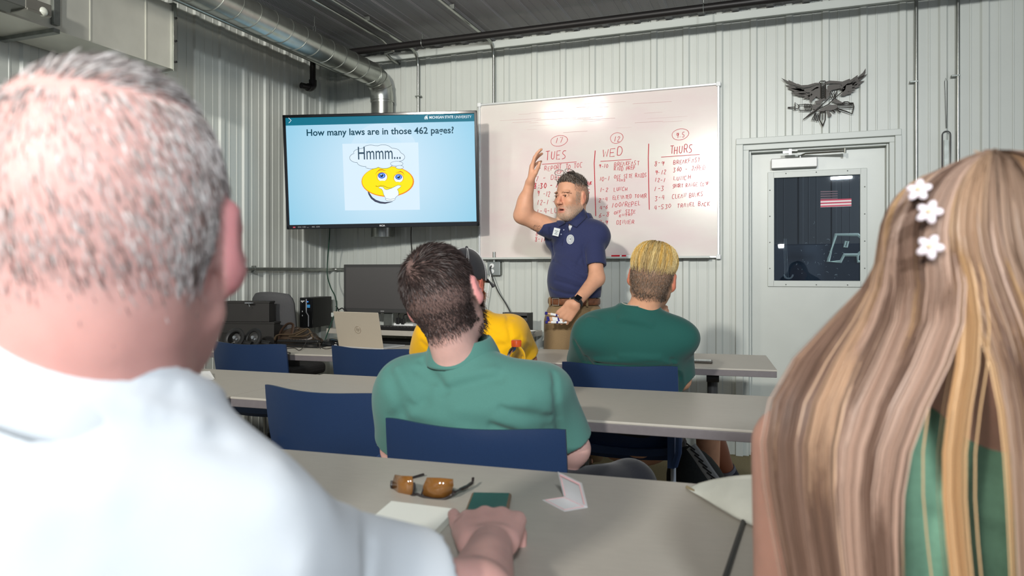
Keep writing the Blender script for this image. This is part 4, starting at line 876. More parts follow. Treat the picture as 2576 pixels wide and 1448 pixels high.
# dark tray under + remote
q = onT(715, 870); b = MB(); b.box((q.x, q.y+.02, TZ+.004), (.52, .16, .008), Matrix.Rotation(R(5.6), 3, 'Z')); tag(b.build('flat_laptop', M_BLACKG, bevel=.003), 'thin closed dark tablet lying on the front table left of the black cords', 'tablet')
q = onT(752, 864); t = thing('remote_control', 'slim black remote control lying in front of the brown bag', 'remote control', q); b = MB(); b.box(q+Vector((0, 0, .016)), (.28, .04, .016), Matrix.Rotation(R(8), 3, 'Z')); b.build('remote_body', M_BLACK, t, bevel=.006)
b = MB()
for k in range(8): b.cyl(q+Vector((-.1+k*.022, -.003, .024)), q+Vector((-.1+k*.022, -.003, .0265)), .005, 8)
b.build('button', M_DGREY, t)['kind'] = 'stuff'
# brown leather bag
MLE = mat('brown_leather', rgb(72, 58, 46), .40, noise=.45, nscale=14, bump=.5, bscale=30)
q = onT(738, 862); t = thing('leather_bag', 'slouched brown leather bag with a looped handle on the front left table', 'bag', q)
nx, nz = 28, 10; V = []; Fq = []; rnd = random.Random(4)
for k in range(nz+1):
    ph = math.pi/2*k/nz
    for i in range(nx):
        a = 2*math.pi*i/nx; rr = (1+.16*math.sin(3*a+1+k*.5)+.10*math.sin(7*a+k*1.3))
        V.append((q.x+math.cos(a)*.155*math.cos(ph)*rr, q.y+.05+math.sin(a)*.09*math.cos(ph)*rr, TZ+.085*math.sin(ph)*(1+.10*math.sin(2*a+1)+.06*math.sin(5*a+k))))
for k in range(nz):
    for i in range(nx): Fq.append((k*nx+i, k*nx+(i+1) % nx, (k+1)*nx+(i+1) % nx, (k+1)*nx+i))
o = mesh('bag_body', V, Fq, MLE, t); fixn(o.data)
b = MB(); P0 = q; b.tube(catmull([atY(702, 858, q.y-.04), atY(706, 835, q.y-.04), atY(722, 815, q.y-.02), atY(737, 816, q.y), atY(734, 838, q.y), atY(730, 850, q.y)], 6), .013, 8, flat=.35); b.build('handle', mat('leather_dark', rgb(66, 50, 40), .4, bump=.3, bscale=60), t, smooth=True)
b = MB(); b.tube(catmull([atY(690, 856, q.y-.05), atY(700, 842, q.y-.06), atY(740, 840, q.y-.05), atY(772, 826, q.y-.03), atY(780, 836, q.y-.03), atY(765, 845, q.y-.05), atY(728, 846, q.y-.06)], 6), .010, 8, flat=.4)
b.tube(catmull([atY(745, 843, q.y-.06), atY(765, 833, q.y-.04), atY(777, 828, q.y-.02), atY(788, 850, q.y-.03)], 6), .012, 8, flat=.4); b.build('strap', mat('leather_tan', rgb(96, 80, 62), .5, bump=.3, bscale=60), t, smooth=True)
# dark cloth bundle on the floor/seat under the front left table
q = Vector((-2.15, 3.55, 0)); b = MB(); V = []; Fq = []
for k in range(9):
    ph = math.pi*k/8
    for i in range(24):
        a = 2*math.pi*i/24; rr = 1+.12*math.sin(3*a+k)+.08*math.sin(5*a+2*k); V.append((q.x+math.cos(a)*.30*math.sin(ph)*rr, q.y+math.sin(a)*.16*math.sin(ph)*rr, max(.0, .30-math.cos(ph)*-.30*rr)))
for k in range(8):
    for i in range(24): Fq.append((k*24+i, k*24+(i+1) % 24, (k+1)*24+(i+1) % 24, (k+1)*24+i))
o = mesh('travel_bag', V, Fq, mat('brown_black_leather', rgb(44, 34, 30), .35, noise=.4, nscale=20, bump=.5, bscale=40)); fixn(o.data)
tag(o, 'dark brown leather travel bag on the floor under the front left table', 'bag')
# laptop
lb0 = onT(852, 873); lb1 = onT(968, 880); hu = (lb1-lb0).normalized(); back_ = Vector((-hu.y, hu.x, 0))
lt = thing('laptop', 'silver laptop standing open with its lid towards the camera on the front table', 'laptop', lb0)
ML = mat('laptop_silver', rgb(184, 174, 158), .38, .25, noise=.03, nscale=200)
LW = .325; tilt = Vector((0, 0, 1))*.97-back_*.235; tilt.normalize(); LH = .215
def slab4(a, u, v, w, h, th, mb): n_ = u.cross(v).normalized(); mb.add([a, a+u*w, a+u*w+v*h, a+v*h, a+n_*th, a+u*w+n_*th, a+u*w+v*h+n_*th, a+v*h+n_*th], [(0, 1, 2, 3), (7, 6, 5, 4), (0, 4, 5, 1), (1, 5, 6, 2), (2, 6, 7, 3), (3, 7, 4, 0)])
hl = onT(830, 873); 
b = MB(); a_ = lb0+Vector((0, 0, .006)); slab4(a_, hu, tilt, LW, LH, -.006, b); lid = b.build('lid', ML, lt, bevel=.003)
b = MB(); cen = a_+hu*LW*.5+tilt*LH*.5; nn = hu.cross(tilt).normalized()
b.tube([cen+hu*math.cos(k/24*6.283)*.021+tilt*math.sin(k/24*6.283)*.021+nn*.0005 for k in range(24)], .0012, 5, closed=True); text_on(b, 'hp', cen-hu*.012-tilt*.012, hu, tilt, width=.024, height=.026, shear=.3, lift=.001); b.build('round_mark', mat('mark_bronze', rgb(150, 134, 116), .3, .5), lid)
b = MB(); b.hexa([lb0+Vector((0, 0, .001)), lb0+hu*LW+Vector((0, 0, .001)), lb0+hu*LW+back_*.215+Vector((0, 0, .001)), lb0+back_*.215+Vector((0, 0, .001))], [lb0+Vector((0, 0, .014)), lb0+hu*LW+Vector((0, 0, .014)), lb0+hu*LW+back_*.215+Vector((0, 0, .010)), lb0+back_*.215+Vector((0, 0, .010))]); b.build('base', mat('laptop_base', rgb(200, 202, 205), .3, .4), lt, bevel=.002)
# mouse
q = onT(829, 870); t = thing('computer_mouse', 'black glossy mouse on the front table just left of the laptop', 'mouse', q)
b = MB(); b.sphere(q+Vector((0, 0.02, .002)), (.075, .04, .042), 20, 12); o = b.build('mouse_body', M_BLACKG, t, smooth=True)
b = MB(); b.cyl(q+Vector((-.005, -.006, .035)), q+Vector((.005, -.006, .035)), .009, 10); b.build('wheel', M_DGREY, t, smooth=True)
MBK = mat('cord_black', rgb(50, 44, 40), .5)
cable('charging_cord', [onT(700, 886)+Vector((0, 0, .003)), onT(716, 893)+Vector((0, 0, .003)), onT(730, 888)+Vector((0, 0, .003)), onT(700, 882)+Vector((0, 0, .003)), onT(738, 876)+Vector((0, 0, .003)), onT(753, 882)+Vector((0, 0, .003)), atY(766, 868, 3.5), atY(776, 845, 3.6), atY(790, 836, 3.65), atY(802, 848, 3.6), onT(812, 864)+Vector((0, 0, .003))], .0022, MBK, 'thin dark charging cord looping across the front left table', cat='cord')
cable('charging_cord', [onT(806, 878)+Vector((0, 0, .003)), atY(803, 862, 3.5), onT(800, 868)+Vector((0, 0, .003)), onT(818, 878)+Vector((0, 0, .003)), onT(842, 874)+Vector((0, 0, .003))], .0022, MBK, 'short dark cord coiled around the mouse beside the laptop', cat='cord')
q = onT(808, 862); b = MB(); b.box(atY(840, 791, 4.3), (.03, .03, .03)); tag(b.build('cable_plug', M_TRIM, bevel=.003), 'small pale plug hanging on the green cable between tower and laptop', 'plug')
# bottles
def bottle(px, pyt, Yt, lab, m_liq):
    z_top = atY(px, pyt, Yt); x, y = z_top.x, Yt; base = TZ; H = z_top.z-base
    t = thing('drink_bottle', lab, 'bottle', (x, y, base), 0, 'clear drink bottles with orange caps')
    pr = [(0, 0), (.030, 0), (.034, .006), (.034, .04), (.030, .055), (.034, .07), (.034, .10), (.031, .112), (.0345, .125), (.034, .140), (.026, .158), (.016, .168), (.0155, H-.022)]
    b = MB(); b.lathe(pr, (x, y, base), 32); b.build('bottle_body', m_liq, t, smooth=True)
    b = MB(); b.lathe([(0, H-.024), (.0185, H-.024), (.0192, H-.016), (.0185, H-.012), (.0185, H-.002), (.017, H), (0, H)], (x, y, base), 32)
    for k in range(24): a = k/24*6.283; b.tube([(x+math.cos(a)*.0186, y+math.sin(a)*.0186, base+H-.012), (x+math.cos(a)*.0186, y+math.sin(a)*.0186, base+H-.002)], .0009, 4)
    b.build('bottle_cap', mat('cap_orange', rgb(242, 96, 30), .4), t, smooth=True)
mgl = mat('clear_plastic', (1, 1, 1, 1), .04, 0, .5, trans=1.0); mgl.node_tree.nodes['Principled BSDF'].inputs['IOR'].default_value = 1.12
bottle(1299, 855, 2.52, 'clear ribbed drink bottle with orange cap standing on the middle table before the yellow shirt', mgl)
bottle(1690, 806, 3.62, 'drink bottle with orange cap standing on the front table behind the blond person', mgl)
# phone on front right table
q = onT(1758, 911); t = thing('smartphone', 'phone lying face up on the front right table beside the dark green shirt', 'phone', q)
Rz = Matrix.Rotation(R(5), 3, 'Z'); b = MB(); b.box(q+Vector((-.01, 0, .006)), (.15, .075, .010), Rz); b.build('phone_case', mat('case_dark', rgb(70, 62, 52), .4), t, bevel=.004, seg=3)
b = MB(); b.box(q+Vector((-.01, 0, .0116)), (.138, .066, .001), Rz); b.build('screen', mat('phone_glass', rgb(120, 128, 132), .05, spec=.8), t)
# paper peeking out beside the foreground head on the middle left table
q = onT(527, 952); b = MB(); 
b.add([onT(505, 950)+Vector((0, 0, .002)), onT(540, 953)+Vector((0, 0, .002)), onT(528, 943)+Vector((0, 0, .018)), onT(505, 940)+Vector((0, 0, .012))], [(0, 1, 2, 3)]); b.add([onT(500, 958)+Vector((0, 0, .002)), onT(538, 955)+Vector((0, 0, .002)), onT(522, 947)+Vector((0, 0, .012)), onT(500, 946)+Vector((0, 0, .010))], [(0, 1, 2, 3)])
o = b.build('paper_card', mat('paper_white', rgb(236, 236, 236), .6), fix=False); s_ = o.modifiers.new('thick', 'SOLIDIFY'); s_.thickness = .0006; tag(o, 'small folded white paper on the left middle table beside the grey-haired head', 'paper')

# ================================================================== NEAREST TABLE
MPAP = MATS['paper_white']; MPK = mat('paper_pink_line', rgb(236, 186, 186), .6)
# folded card
nc = thing('name_card', 'white folded name card with a pink border standing on the nearest table', 'card', onT(1425, 1283))
a = onT(1364, 1258); bq = onT(1420, 1287); c = onT(1478, 1277); d = onT(1418, 1250)
def up_(p_px, p_py, base): # point seen at pixel, standing above base's depth
    return atY(p_px, p_py, base.y)
e = up_(1403, 1186, onT(1418, 1262)); f = up_(1463, 1215, onT(1472, 1285))
b = MB(); zz = Vector((0, 0, .001)); b.add([a+zz, bq+zz, c+zz, d+zz], [(0, 1, 2, 3)]); b.add([d+zz, c+zz, f, e], [(0, 1, 2, 3)]); o = b.build('card_sheet', MPAP, nc, fix=False); s_ = o.modifiers.new('thick', 'SOLIDIFY'); s_.thickness = .0005
b = MB(); cm = (c+d+e+f)/4; nrm = (c-d).cross(e-d).normalized(); nrm = nrm if nrm.y < 0 else -nrm
ins = [cm+(v-cm)*.80+nrm*.001+zz for v in (d, c, f, e)]; b.tube(ins[1:]+ins[:1], .0011, 4); b.tube([ins[2], ins[3]], .002, 4)
cm = (a+bq+c+d)/4; ins = [cm+(v-cm)*.85+Vector((0, 0, .002)) for v in (a, bq, c, d)]; b.tube(ins, .0006, 4, closed=True); b.build('pink_border', MPK, nc)
# notebook
q0 = onT(1145, 1282, TZ+.014); q1 = onT(1085, 1345, TZ+.014); q2 = onT(905, 1330, TZ+.014); q3 = onT(985, 1262, TZ+.014)
nb = thing('notebook', 'thick off-white notepad on the nearest table beside the white shirt', 'notebook', (q0.x, q0.y, TZ))
dz_ = Vector((0, 0, -.0135)); b = MB(); b.hexa([p_+dz_ for p_ in (q1, q0, q3, q2)][::-1], [q1, q0, q3, q2][::-1]); b.build('page_block', mat('page_cream', rgb(232, 234, 222), .6), nb, bevel=.001)
b = MB(); cm = (q0+q1+q2+q3)/4; b.hexa([cm+(p_-cm)*1.01+Vector((0, 0, .0003)) for p_ in (q1, q0, q3, q2)][::-1], [cm+(p_-cm)*1.01+Vector((0, 0, .0018)) for p_ in (q1, q0, q3, q2)][::-1]); b.build('cover', mat('cover_white', rgb(238, 240, 232), .5), nb)
# phone under hand
p0 = onT(1187, 1236, TZ+.012); p1 = onT(1289, 1238, TZ+.012); p2 = onT(1250, 1352, TZ+.012); p3 = onT(1150, 1305, TZ+.012)
ph = thing('smartphone', 'phone in a brown case with dark green screen under the hand on the nearest table', 'phone', (p0.x, p0.y, TZ))
ux = (p1-p0).normalized(); vy = Vector((ux.y, -ux.x, 0)); vy = (p3-p0).normalized(); vy = (vy-ux*vy.dot(ux)).normalized(); w_ = (p1-p0).length*.98; l_ = .165
b = MB(); cc_ = p0+ux*w_/2+vy*l_/2; Rp = Matrix((ux, -vy, Vector((0, 0, 1)))).transposed()
b.box((cc_.x, cc_.y, TZ+.006), (w_, l_, .011), Rp); b.build('phone_case', mat('case_brown', rgb(120, 96, 72), .45), ph, bevel=.004, seg=3)
b = MB(); b.box((cc_.x, cc_.y, TZ+.0118), (w_-.009, l_-.009, .001), Rp); b.build('screen', mat('screen_green', rgb(18, 56, 56), .12, spec=.5), ph)
# sunglasses
sg = thing('sunglasses', 'brown-lensed wraparound sunglasses lying upside down on the nearest table', 'sunglasses', onT(1085, 1250))
MLN = mat('amber_lens', rgb(132, 88, 40), .08, spec=.7, coat=.4, noise=.15, nscale=60); MSF = mat('tortoise_frame', rgb(40, 34, 34), .35)
base = onT(1090, 1254); YG = base.y
def sp_(px, py, dY=0): return atY(px, py, YG+dY)
def lens(pts, name):
    V = [sp_(x, y, d) for x, y, d in pts]; n = len(V); c = sum(V, Vector())/n+Vector((0, -.006, 0))
    b = MB(); b.add([c]+V, [(0, i+1, (i+1) % n+1) for i in range(n)]); o = b.build(name, MLN, sg, smooth=True, fix=False); s_ = o.modifiers.new('thick', 'SOLIDIFY'); s_.thickness = .0018
l2 = [(1075, 1200, .004), (1108, 1201, 0), (1140, 1204, .006), (1141, 1220, .008), (1135, 1243, .012), (1118, 1252, .006), (1090, 1252, .002), (1067, 1245, .002), (1063, 1238, .002), (1066, 1220, .002)]
l1 = [(995, 1193, .03), (1015, 1196, .015), (1038, 1197, .006), (1040, 1215, .006), (1038, 1242, .006), (1022, 1248, .008), (1000, 1246, .012), (989, 1232, .03), (988, 1215, .035)]
lens(l2, 'lens'); lens(l1, 'lens')
b = MB(); fl_ = [sp_(x, y, d) for x, y, d in ((986, 1208, .04), (985, 1225, .035), (992, 1240, .02), (1005, 1249, .01), (1024, 1250, .006), (1038, 1246, .004), (1048, 1242, .002), (1058, 1246, .001), (1080, 1253, 0), (1105, 1256, .001), (1122, 1253, .005), (1136, 1244, .012), (1142, 1232, .014))]
b.tube(catmull(fl_, 4), .0028, 8); b.tube(catmull([sp_(1038, 1244, .004), sp_(1043, 1225, .004), sp_(1041, 1213, .006)], 4), .0022, 6); b.tube(catmull([sp_(1060, 1244, .001), sp_(1066, 1228, .002), sp_(1068, 1220, .002)], 4), .0022, 6); b.build('frame', MSF, sg, smooth=True)
b = MB(); b.tube(catmull([sp_(1137, 1243, .012), sp_(1146, 1236, .02), sp_(1160, 1230, .045), sp_(1176, 1222, .07), sp_(1188, 1212, .09), sp_(1190, 1201, .10)], 5), [.0045]*5+[.0035]*5+[.006]*5+[.005]*5+[.003]*6, 8, flat=.6); b.build('temple_arm', MSF, sg, smooth=True)
b = MB(); b.tube(catmull([sp_(988, 1238, .03), sp_(996, 1222, .05), sp_(1012, 1208, .08), sp_(1040, 1200, .11), sp_(1066, 1192, .13)], 5), .0038, 8, flat=.6); b.build('temple_arm', MSF, sg, smooth=True)
# white pouch with black strap
pt = thing('cloth_hat', 'white cloth hat with pointed brim and black strap on the nearest table', 'cap', onT(1850, 1290))
a = onT(1728, 1228)+Vector((0, 0, .012)); top1 = onT(1885, 1245)+Vector((0, 0, .05)); nx = 16; V = []; Fq = []
P_top = [(1728, 1227), (1760, 1213), (1800, 1203), (1845, 1196), (1890, 1193), (1960, 1192)]; P_bot = [(1728, 1229), (1768, 1252), (1806, 1276), (1850, 1302), (1893, 1322), (1960, 1345)]
def crv(P, s): s *= len(P)-1; i = min(int(s), len(P)-2); t = s-i; return (P[i][0]+(P[i+1][0]-P[i][0])*t, P[i][1]+(P[i+1][1]-P[i][1])*t)
Yc0 = 1.46
for side in (0, 1):
    for k in range(11):
        v = k/10
        for i in range(nx+1):
            s = i/nx; tq = crv(P_top, s); bt = crv(P_bot, s); px_ = tq[0]+(bt[0]-tq[0])*v; py_ = tq[1]+(bt[1]-tq[1])*v
            g = onT(bt[0], bt[1]+4); Yd = g.y+(.03+.10*s)*(1-v)+(-.02 if side == 0 else .012)*math.sin(v*math.pi)*(s**.5)
            p_ = atY(px_, py_, Yd); V.append(p_)
m_ = 11*(nx+1)
for k in range(10):
    for i in range(nx): a_ = k*(nx+1)+i; Fq.append((a_, a_+1, a_+nx+2, a_+nx+1)); Fq.append((m_+a_, m_+a_+nx+1, m_+a_+nx+2, m_+a_+1))
for i in range(nx): Fq.append((i, m_+i, m_+i+1, i+1)); a_ = 10*(nx+1)+i; Fq.append((a_, a_+1, m_+a_+1, m_+a_))
MCL = mat('white_cloth', rgb(224, 226, 216), .8, noise=.06, nscale=30, bump=.3, bscale=80)
o = mesh('cap_body', V, Fq, MCL, pt)
b = MB(); b.tube([atY(*crv([(1728, 1228), (1790, 1243), (1893, 1292), (1960, 1300)], k/12), onT(*crv(P_bot, k/12)).y+.008) for k in range(13)], .0016, 6); b.build('seam', mat('cloth_seam', rgb(200, 200, 186), .8), pt)
b = MB(); b.tube([onT(*crv(P_bot, k/12))+Vector((0, 0, .004)) for k in range(13)], .0035, 6); b.build('brim_underside', mat('cloth_tan', rgb(150, 136, 108), .8), pt)
b = MB(); b.tube([onT(1872, 1310)+Vector((0, 0, .004)), onT(1852, 1370)+Vector((0, 0, .004)), onT(1826, 1450)+Vector((0, 0, .004)), onT(1810, 1500)+Vector((0, 0, .004))], .0042, 6, flat=.5); b.build('strap', M_BLACK, pt)
# backpack and snack things under the front table
q = Vector((-.32, 3.12, 0)); t = thing('backpack', 'black mesh-sided backpack with grey webbing on the carpet beside the blond person chair', 'backpack', q)
MNB = mat('pack_black', rgb(34, 38, 38), .8, noise=.3, nscale=120, bump=.6, bscale=260)
b = MB(); b.sphere(q+Vector((0, .05, .22)), (.13, .16, .22), 20, 14, Matrix.Rotation(R(-20), 3, 'Y')); o = b.build('pack_body', MNB, t, smooth=True)
b = MB(); w0_ = [atY(*p_, 2.95) for p_ in ((1738, 1122), (1756, 1146), (1776, 1176), (1800, 1210))]
b.tube(catmull(w0_, 5), .022, 8, flat=.2, up=(0, -1, 0)); b.build('webbing', mat('web_grey', rgb(170, 172, 172), .5), t)
b = MB()
for k in range(7): 
    s = k/6; p_ = w0_[0].lerp(w0_[3], s); b.box(p_+Vector((0, -.006, 0)), (.042, .006, .005), Matrix.Rotation(R(35), 3, 'Y'))
b.build('webbing_slot', M_BLACK, t)['kind'] = 'stuff'
q = atY(1680, 1190, 3.05); zc = .10; t = thing('sports_bottle', 'bright red plastic bottle on the carpet beside the silver chair leg', 'bottle', (q.x, 3.05, 0))
b = MB(); b.lathe([(0, .0), (.032, .0), (.036, .01), (.036, .13), (.028, .15), (.02, .165), (0, .17)], (q.x, 3.05, 0), 20); b.build('bottle_body', mat('bottle_red', rgb(206, 48, 30), .3), t, smooth=True)
b = MB(); b.lathe([(0, .165), (.024, .165), (.024, .20), (.016, .215), (0, .218)], (q.x, 3.05, 0), 16); b.build('bottle_lid', mat('bottle_brown', rgb(96, 30, 22), .4), t, smooth=True)
q = atY(1712, 1205, 2.98); t = thing('snack_packet', 'shiny snack packet with blue and yellow print standing between the chair legs', 'packet', (q.x, 2.98, 0))
b = MB(); b.sphere((q.x, 2.98, .08), (.05, .018, .08), 14, 10); b.build('wrapper', mat('foil_blue', rgb(150, 170, 205), .3, .3, noise=.3, nscale=25), t, smooth=True)
b = MB(); b.sphere((q.x+.01, 2.958, .10), (.018, .006, .02), 12, 8); b.sphere((q.x-.02, 2.962, .06), (.015, .005, .012), 12, 8); b.build('printed_patch', mat('print_yellow', rgb(226, 200, 30), .4), t, smooth=True)
# ================================================================== SOFT BODIES: distance fields turned into meshes
def v3(*a): return np.array(a, np.float64)
def A3(v): return np.array([v[0], v[1], v[2]], np.float64)
def cone(p, a, b, ra, rb):
    a = A3(a); ba = A3(b)-a; h = np.clip(((p-a) @ ba)/max(ba @ ba, 1e-12), 0, 1)
    return np.linalg.norm(p-a-h[:, None]*ba, axis=1)-(ra+(rb-ra)*h)
def elli(p, c, r, Rm=None):
    q = p-A3(c)
    if Rm is not None: q = q @ Rm
    r = np.array(r, float); k0 = np.linalg.norm(q/r, axis=1); k1 = np.linalg.norm(q/(r*r), axis=1)
    return k0*(k0-1)/np.maximum(k1, 1e-9)
def smin(a, b, k):
    h = np.maximum(k-np.abs(a-b), 0)/k; return np.minimum(a, b)-h*h*k*.25
def smax(a, b, k): return -smin(-a, -b, k)
def plane(p, o, n): n = A3(n); n = n/np.linalg.norm(n); return (p-A3(o)) @ n
def surface(f, lo, hi, h):
    lo = np.array(lo, float); n = np.ceil((np.array(hi, float)-lo)/h).astype(int)+1; B = 8
    nb = np.ceil(n/B).astype(int); n = nb*B+1
    val = np.ones(n, np.float32)*9
    g = np.stack(np.meshgrid(*[np.arange(k) for k in nb], indexing='ij'), -1).reshape(-1, 3)
    cen = lo+(g*B+B/2)*h; d = f(cen); act = np.abs(d) < B*h*0.87*1.6+.012
    sgn = np.where(d < 0, -9.0, 9.0)
    loc = np.stack(np.meshgrid(*[np.arange(B+1)]*3, indexing='ij'), -1).reshape(-1, 3)
    for i in np.nonzero(d < 0)[0]:
        x, y, z = g[i]*B; val[x:x+B+1, y:y+B+1, z:z+B+1] = -9
    ga = g[act]; CH_ = 600
    for s in range(0, len(ga), CH_):
        gg = ga[s:s+CH_]; idx = (gg[:, None, :]*B+loc[None]); P = lo+idx.reshape(-1, 3)*h
        vv = f(P).astype(np.float32); I = idx.reshape(-1, 3); val[I[:, 0], I[:, 1], I[:, 2]] = vv
    s = val < 0; c = np.zeros(tuple(np.array(val.shape)-1), np.int8)
    for dx_ in (0, 1):
        for dy_ in (0, 1):
            for dz2 in (0, 1): c += s[dx_:dx_+c.shape[0], dy_:dy_+c.shape[1], dz2:dz2+c.shape[2]]
    cells = np.argwhere((c > 0) & (c < 8)); ids = -np.ones(c.shape, np.int64); ids[tuple(cells.T)] = np.arange(len(cells))
    acc = np.zeros((len(cells), 3)); cnt = np.zeros(len(cells))
    cor = [(i, j, k) for i in (0, 1) for j in (0, 1) for k in (0, 1)]
    for a in range(8):
        for b_ in range(a+1, 8):
            if sum(abs(cor[a][i]-cor[b_][i]) for i in range(3)) != 1: continue
            ca = cells+cor[a]; cb = cells+cor[b_]; va = val[tuple(ca.T)]; vb = val[tuple(cb.T)]; m = (va < 0) != (vb < 0)
            t = np.where(m, va/np.where(m, va-vb, 1), 0); acc += np.where(m[:, None], ca+(cb-ca)*t[:, None], 0); cnt += m
    V = lo+acc/np.maximum(cnt, 1)[:, None]*h; Fs = []
    for ax in range(3):
        o1, o2 = [(1, 2), (2, 0), (0, 1)][ax]; e = np.zeros(3, int); e[ax] = 1
        sa = s[:s.shape[0]-e[0], :s.shape[1]-e[1], :s.shape[2]-e[2]]; sb = s[e[0]:, e[1]:, e[2]:]
        E = np.argwhere(sa != sb); d1 = np.zeros(3, int); d1[o1] = 1; d2 = np.zeros(3, int); d2[o2] = 1
        ok = (E[:, o1] > 0) & (E[:, o2] > 0) & (E[:, o1] < c.shape[o1]) & (E[:, o2] < c.shape[o2]); E = E[ok]
        q = np.stack([ids[tuple((E-d1-d2).T)], ids[tuple((E-d2).T)], ids[tuple(E.T)], ids[tuple((E-d1).T)]], 1)
        fl_ = ~s[tuple(E.T)]; q[fl_] = q[fl_][:, ::-1]; Fs.append(q)
    Fq = np.concatenate(Fs); Fq = Fq[(Fq >= 0).all(1)]
    return V, Fq
def smooth_mesh(V, Fq, it=1):
    for _ in range(it):
        acc = np.zeros_like(V); cnt = np.zeros(len(V))
        for i in range(4):
            a = Fq[:, i]; b_ = Fq[:, (i+1) % 4]; np.add.at(acc, a, V[b_]); np.add.at(cnt, a, 1)
            np.add.at(acc, b_, V[a]); np.add.at(cnt, b_, 1)
        V = V*.5+.5*acc/np.maximum(cnt, 1)[:, None]
    return V
def soft(name, f, lo, hi, h, m, parent, color=None, it=1):
    V, Fq = surface(f, lo, hi, h); V = smooth_mesh(V, Fq, it)
    me = bpy.data.meshes.new(name); me.vertices.add(len(V)); me.vertices.foreach_set('co', V.astype(np.float32).ravel())
    me.loops.add(len(Fq)*4); me.loops.foreach_set('vertex_index', Fq.astype(np.int32).ravel())
    me.polygons.add(len(Fq)); me.polygons.foreach_set('loop_start', np.arange(0, len(Fq)*4, 4, dtype=np.int32)); me.polygons.foreach_set('loop_total', np.full(len(Fq), 4, np.int32))
    me.update(calc_edges=True); me.polygons.foreach_set('use_smooth', np.ones(len(Fq), bool))
    if color is not None:
        ca = me.color_attributes.new('col', 'FLOAT_COLOR', 'POINT'); c = np.ones((len(V), 4), np.float32); c[:, :3] = color(V); ca.data.foreach_set('color', c.ravel())
    me.materials.append(m); o = bpy.data.objects.new(name, me); return link(o, parent)
def bbox(pts, pad):
    P = np.array([A3(p) for p in pts]); return P.min(0)-pad, P.max(0)+pad
def frame(az, pitch=0, roll=0):
    """columns: right, forward, up. az: ccw from +Y (deg); pitch up; roll: tilts head toward its right"""
    m = Matrix.Rotation(R(az), 3, 'Z') @ Matrix.Rotation(R(pitch), 3, 'X') @ Matrix.Rotation(R(roll), 3, 'Y')
    return np.array(m)
def noise3(p, seed, fr):
    r = np.random.RandomState(seed); out = np.zeros(len(p))
    for i in range(5):
        k = r.normal(size=3)*np.array(fr); out += np.sin(p @ k+r.uniform(0, 6.28)+1.2*np.sin(p @ (r.normal(size=3)*np.array(fr)*.5)))
    return out/5
# ---- head -----------------------------------------------------------
def head_sdf(p, c, Rm, s=1.0, face=True, jaw=1.0, zs=1.0, ears=True):
    q = ((p-A3(c)) @ Rm)/s; q = q*np.array([1, 1, 1/zs])
    d = elli(q, (0, -.012, .034), (.0765, .0965, .088))
    d = smin(d, elli(q, (0, -.045, .0), (.066, .055, .06)), .03)
    d = smin(d, elli(q, (0, .032, -.038), (.062*jaw, .058, .078)), .035)
    d = smin(d, elli(q, (0, .058, -.094), (.031*jaw, .03, .022)), .03)
    for sx in (-1, 1): d = smin(d, cone(q, (sx*.058*jaw, .0, -.052), (sx*.03*jaw, .062, -.092), .016, .014), .025)
    if face:
        for sx in (-1, 1):
            d = smin(d, elli(q, (sx*.042, .066, -.018), (.020, .016, .016)), .02)
            d = smax(d, -elli(q, (sx*.031, .100, .008), (.017, .016, .0095)), .010)
            d = smin(d, cone(q, (sx*.014, .088, .026), (sx*.046, .078, .028), .0065, .005), .012)
            d = smin(d, elli(q, (sx*.031, .079, .006), (.0145, .0125, .0125)), .003)
            d = smin(d, cone(q, (sx*.017, .0875, .0135), (sx*.045, .079, .0110), .0042, .0042), .004)
            d = smin(d, cone(q, (sx*.020, .086, -.0045), (sx*.042, .080, -.003), .0026, .0026), .004)
        d = smin(d, cone(q, (0, .086, .018), (0, .112, -.026), .0075, .0115), .012)
        for sx in (-1, 1):
            d = smin(d, elli(q, (sx*.0125, .100, -.030), (.0085, .010, .0075)), .006)
            d = smax(d, -elli(q, (sx*.007, .108, -.039), (.0035, .004, .004)), .003)
            d = smax(d, -cone(q, (sx*.022, .092, -.030), (sx*.034, .082, -.056), .001, .001)+.0022, .006)
        for (x0, z0, x1, z1, r_) in ((-.024, -.0605, 0, -.0545, .0042), (.024, -.0605, 0, -.0545, .0042)): d = smin(d, cone(q, (x0, .080, z0), (x1, .0945, z1), .003, r_), .006)
        d = smin(d, cone(q, (-.020, .082, -.072), (.020, .082, -.072), .0055, .0055), .008); d = smin(d, elli(q, (0, .090, -.072), (.012, .006, .0055)), .008)
        d = smax(d, -elli(q, (-.001, .096, -.0640), (.019, .020, .0042)), .003)
    if ears:
        for sx in (-1, 1):
            a = np.array(Matrix.Rotation(R(-22*sx), 3, 'Z') @ Matrix.Rotation(R(8), 3, 'X'))
            e = elli(q, (sx*.081, -.012, -.002), (.0095, .0185, .032), a)
            e = smin(e, elli(q, (sx*.077, -.004, -.028), (.006, .009, .012), a), .008)
            e = smax(e, -elli(q, (sx*.0925, -.006, .002), (.0085, .0115, .021), a), .004)
            e = smin(e, cone(q, (sx*.0745, -.006, -.018), (sx*.0745, -.004, .02), .006, .006), .010)
            d = smin(d, e, .006)
    return d*s
def head_world(c, Rm, s, loc, zs=1.0): return Vector(A3(c)+Rm @ (np.array(loc)*s*np.array([1, 1, zs])))
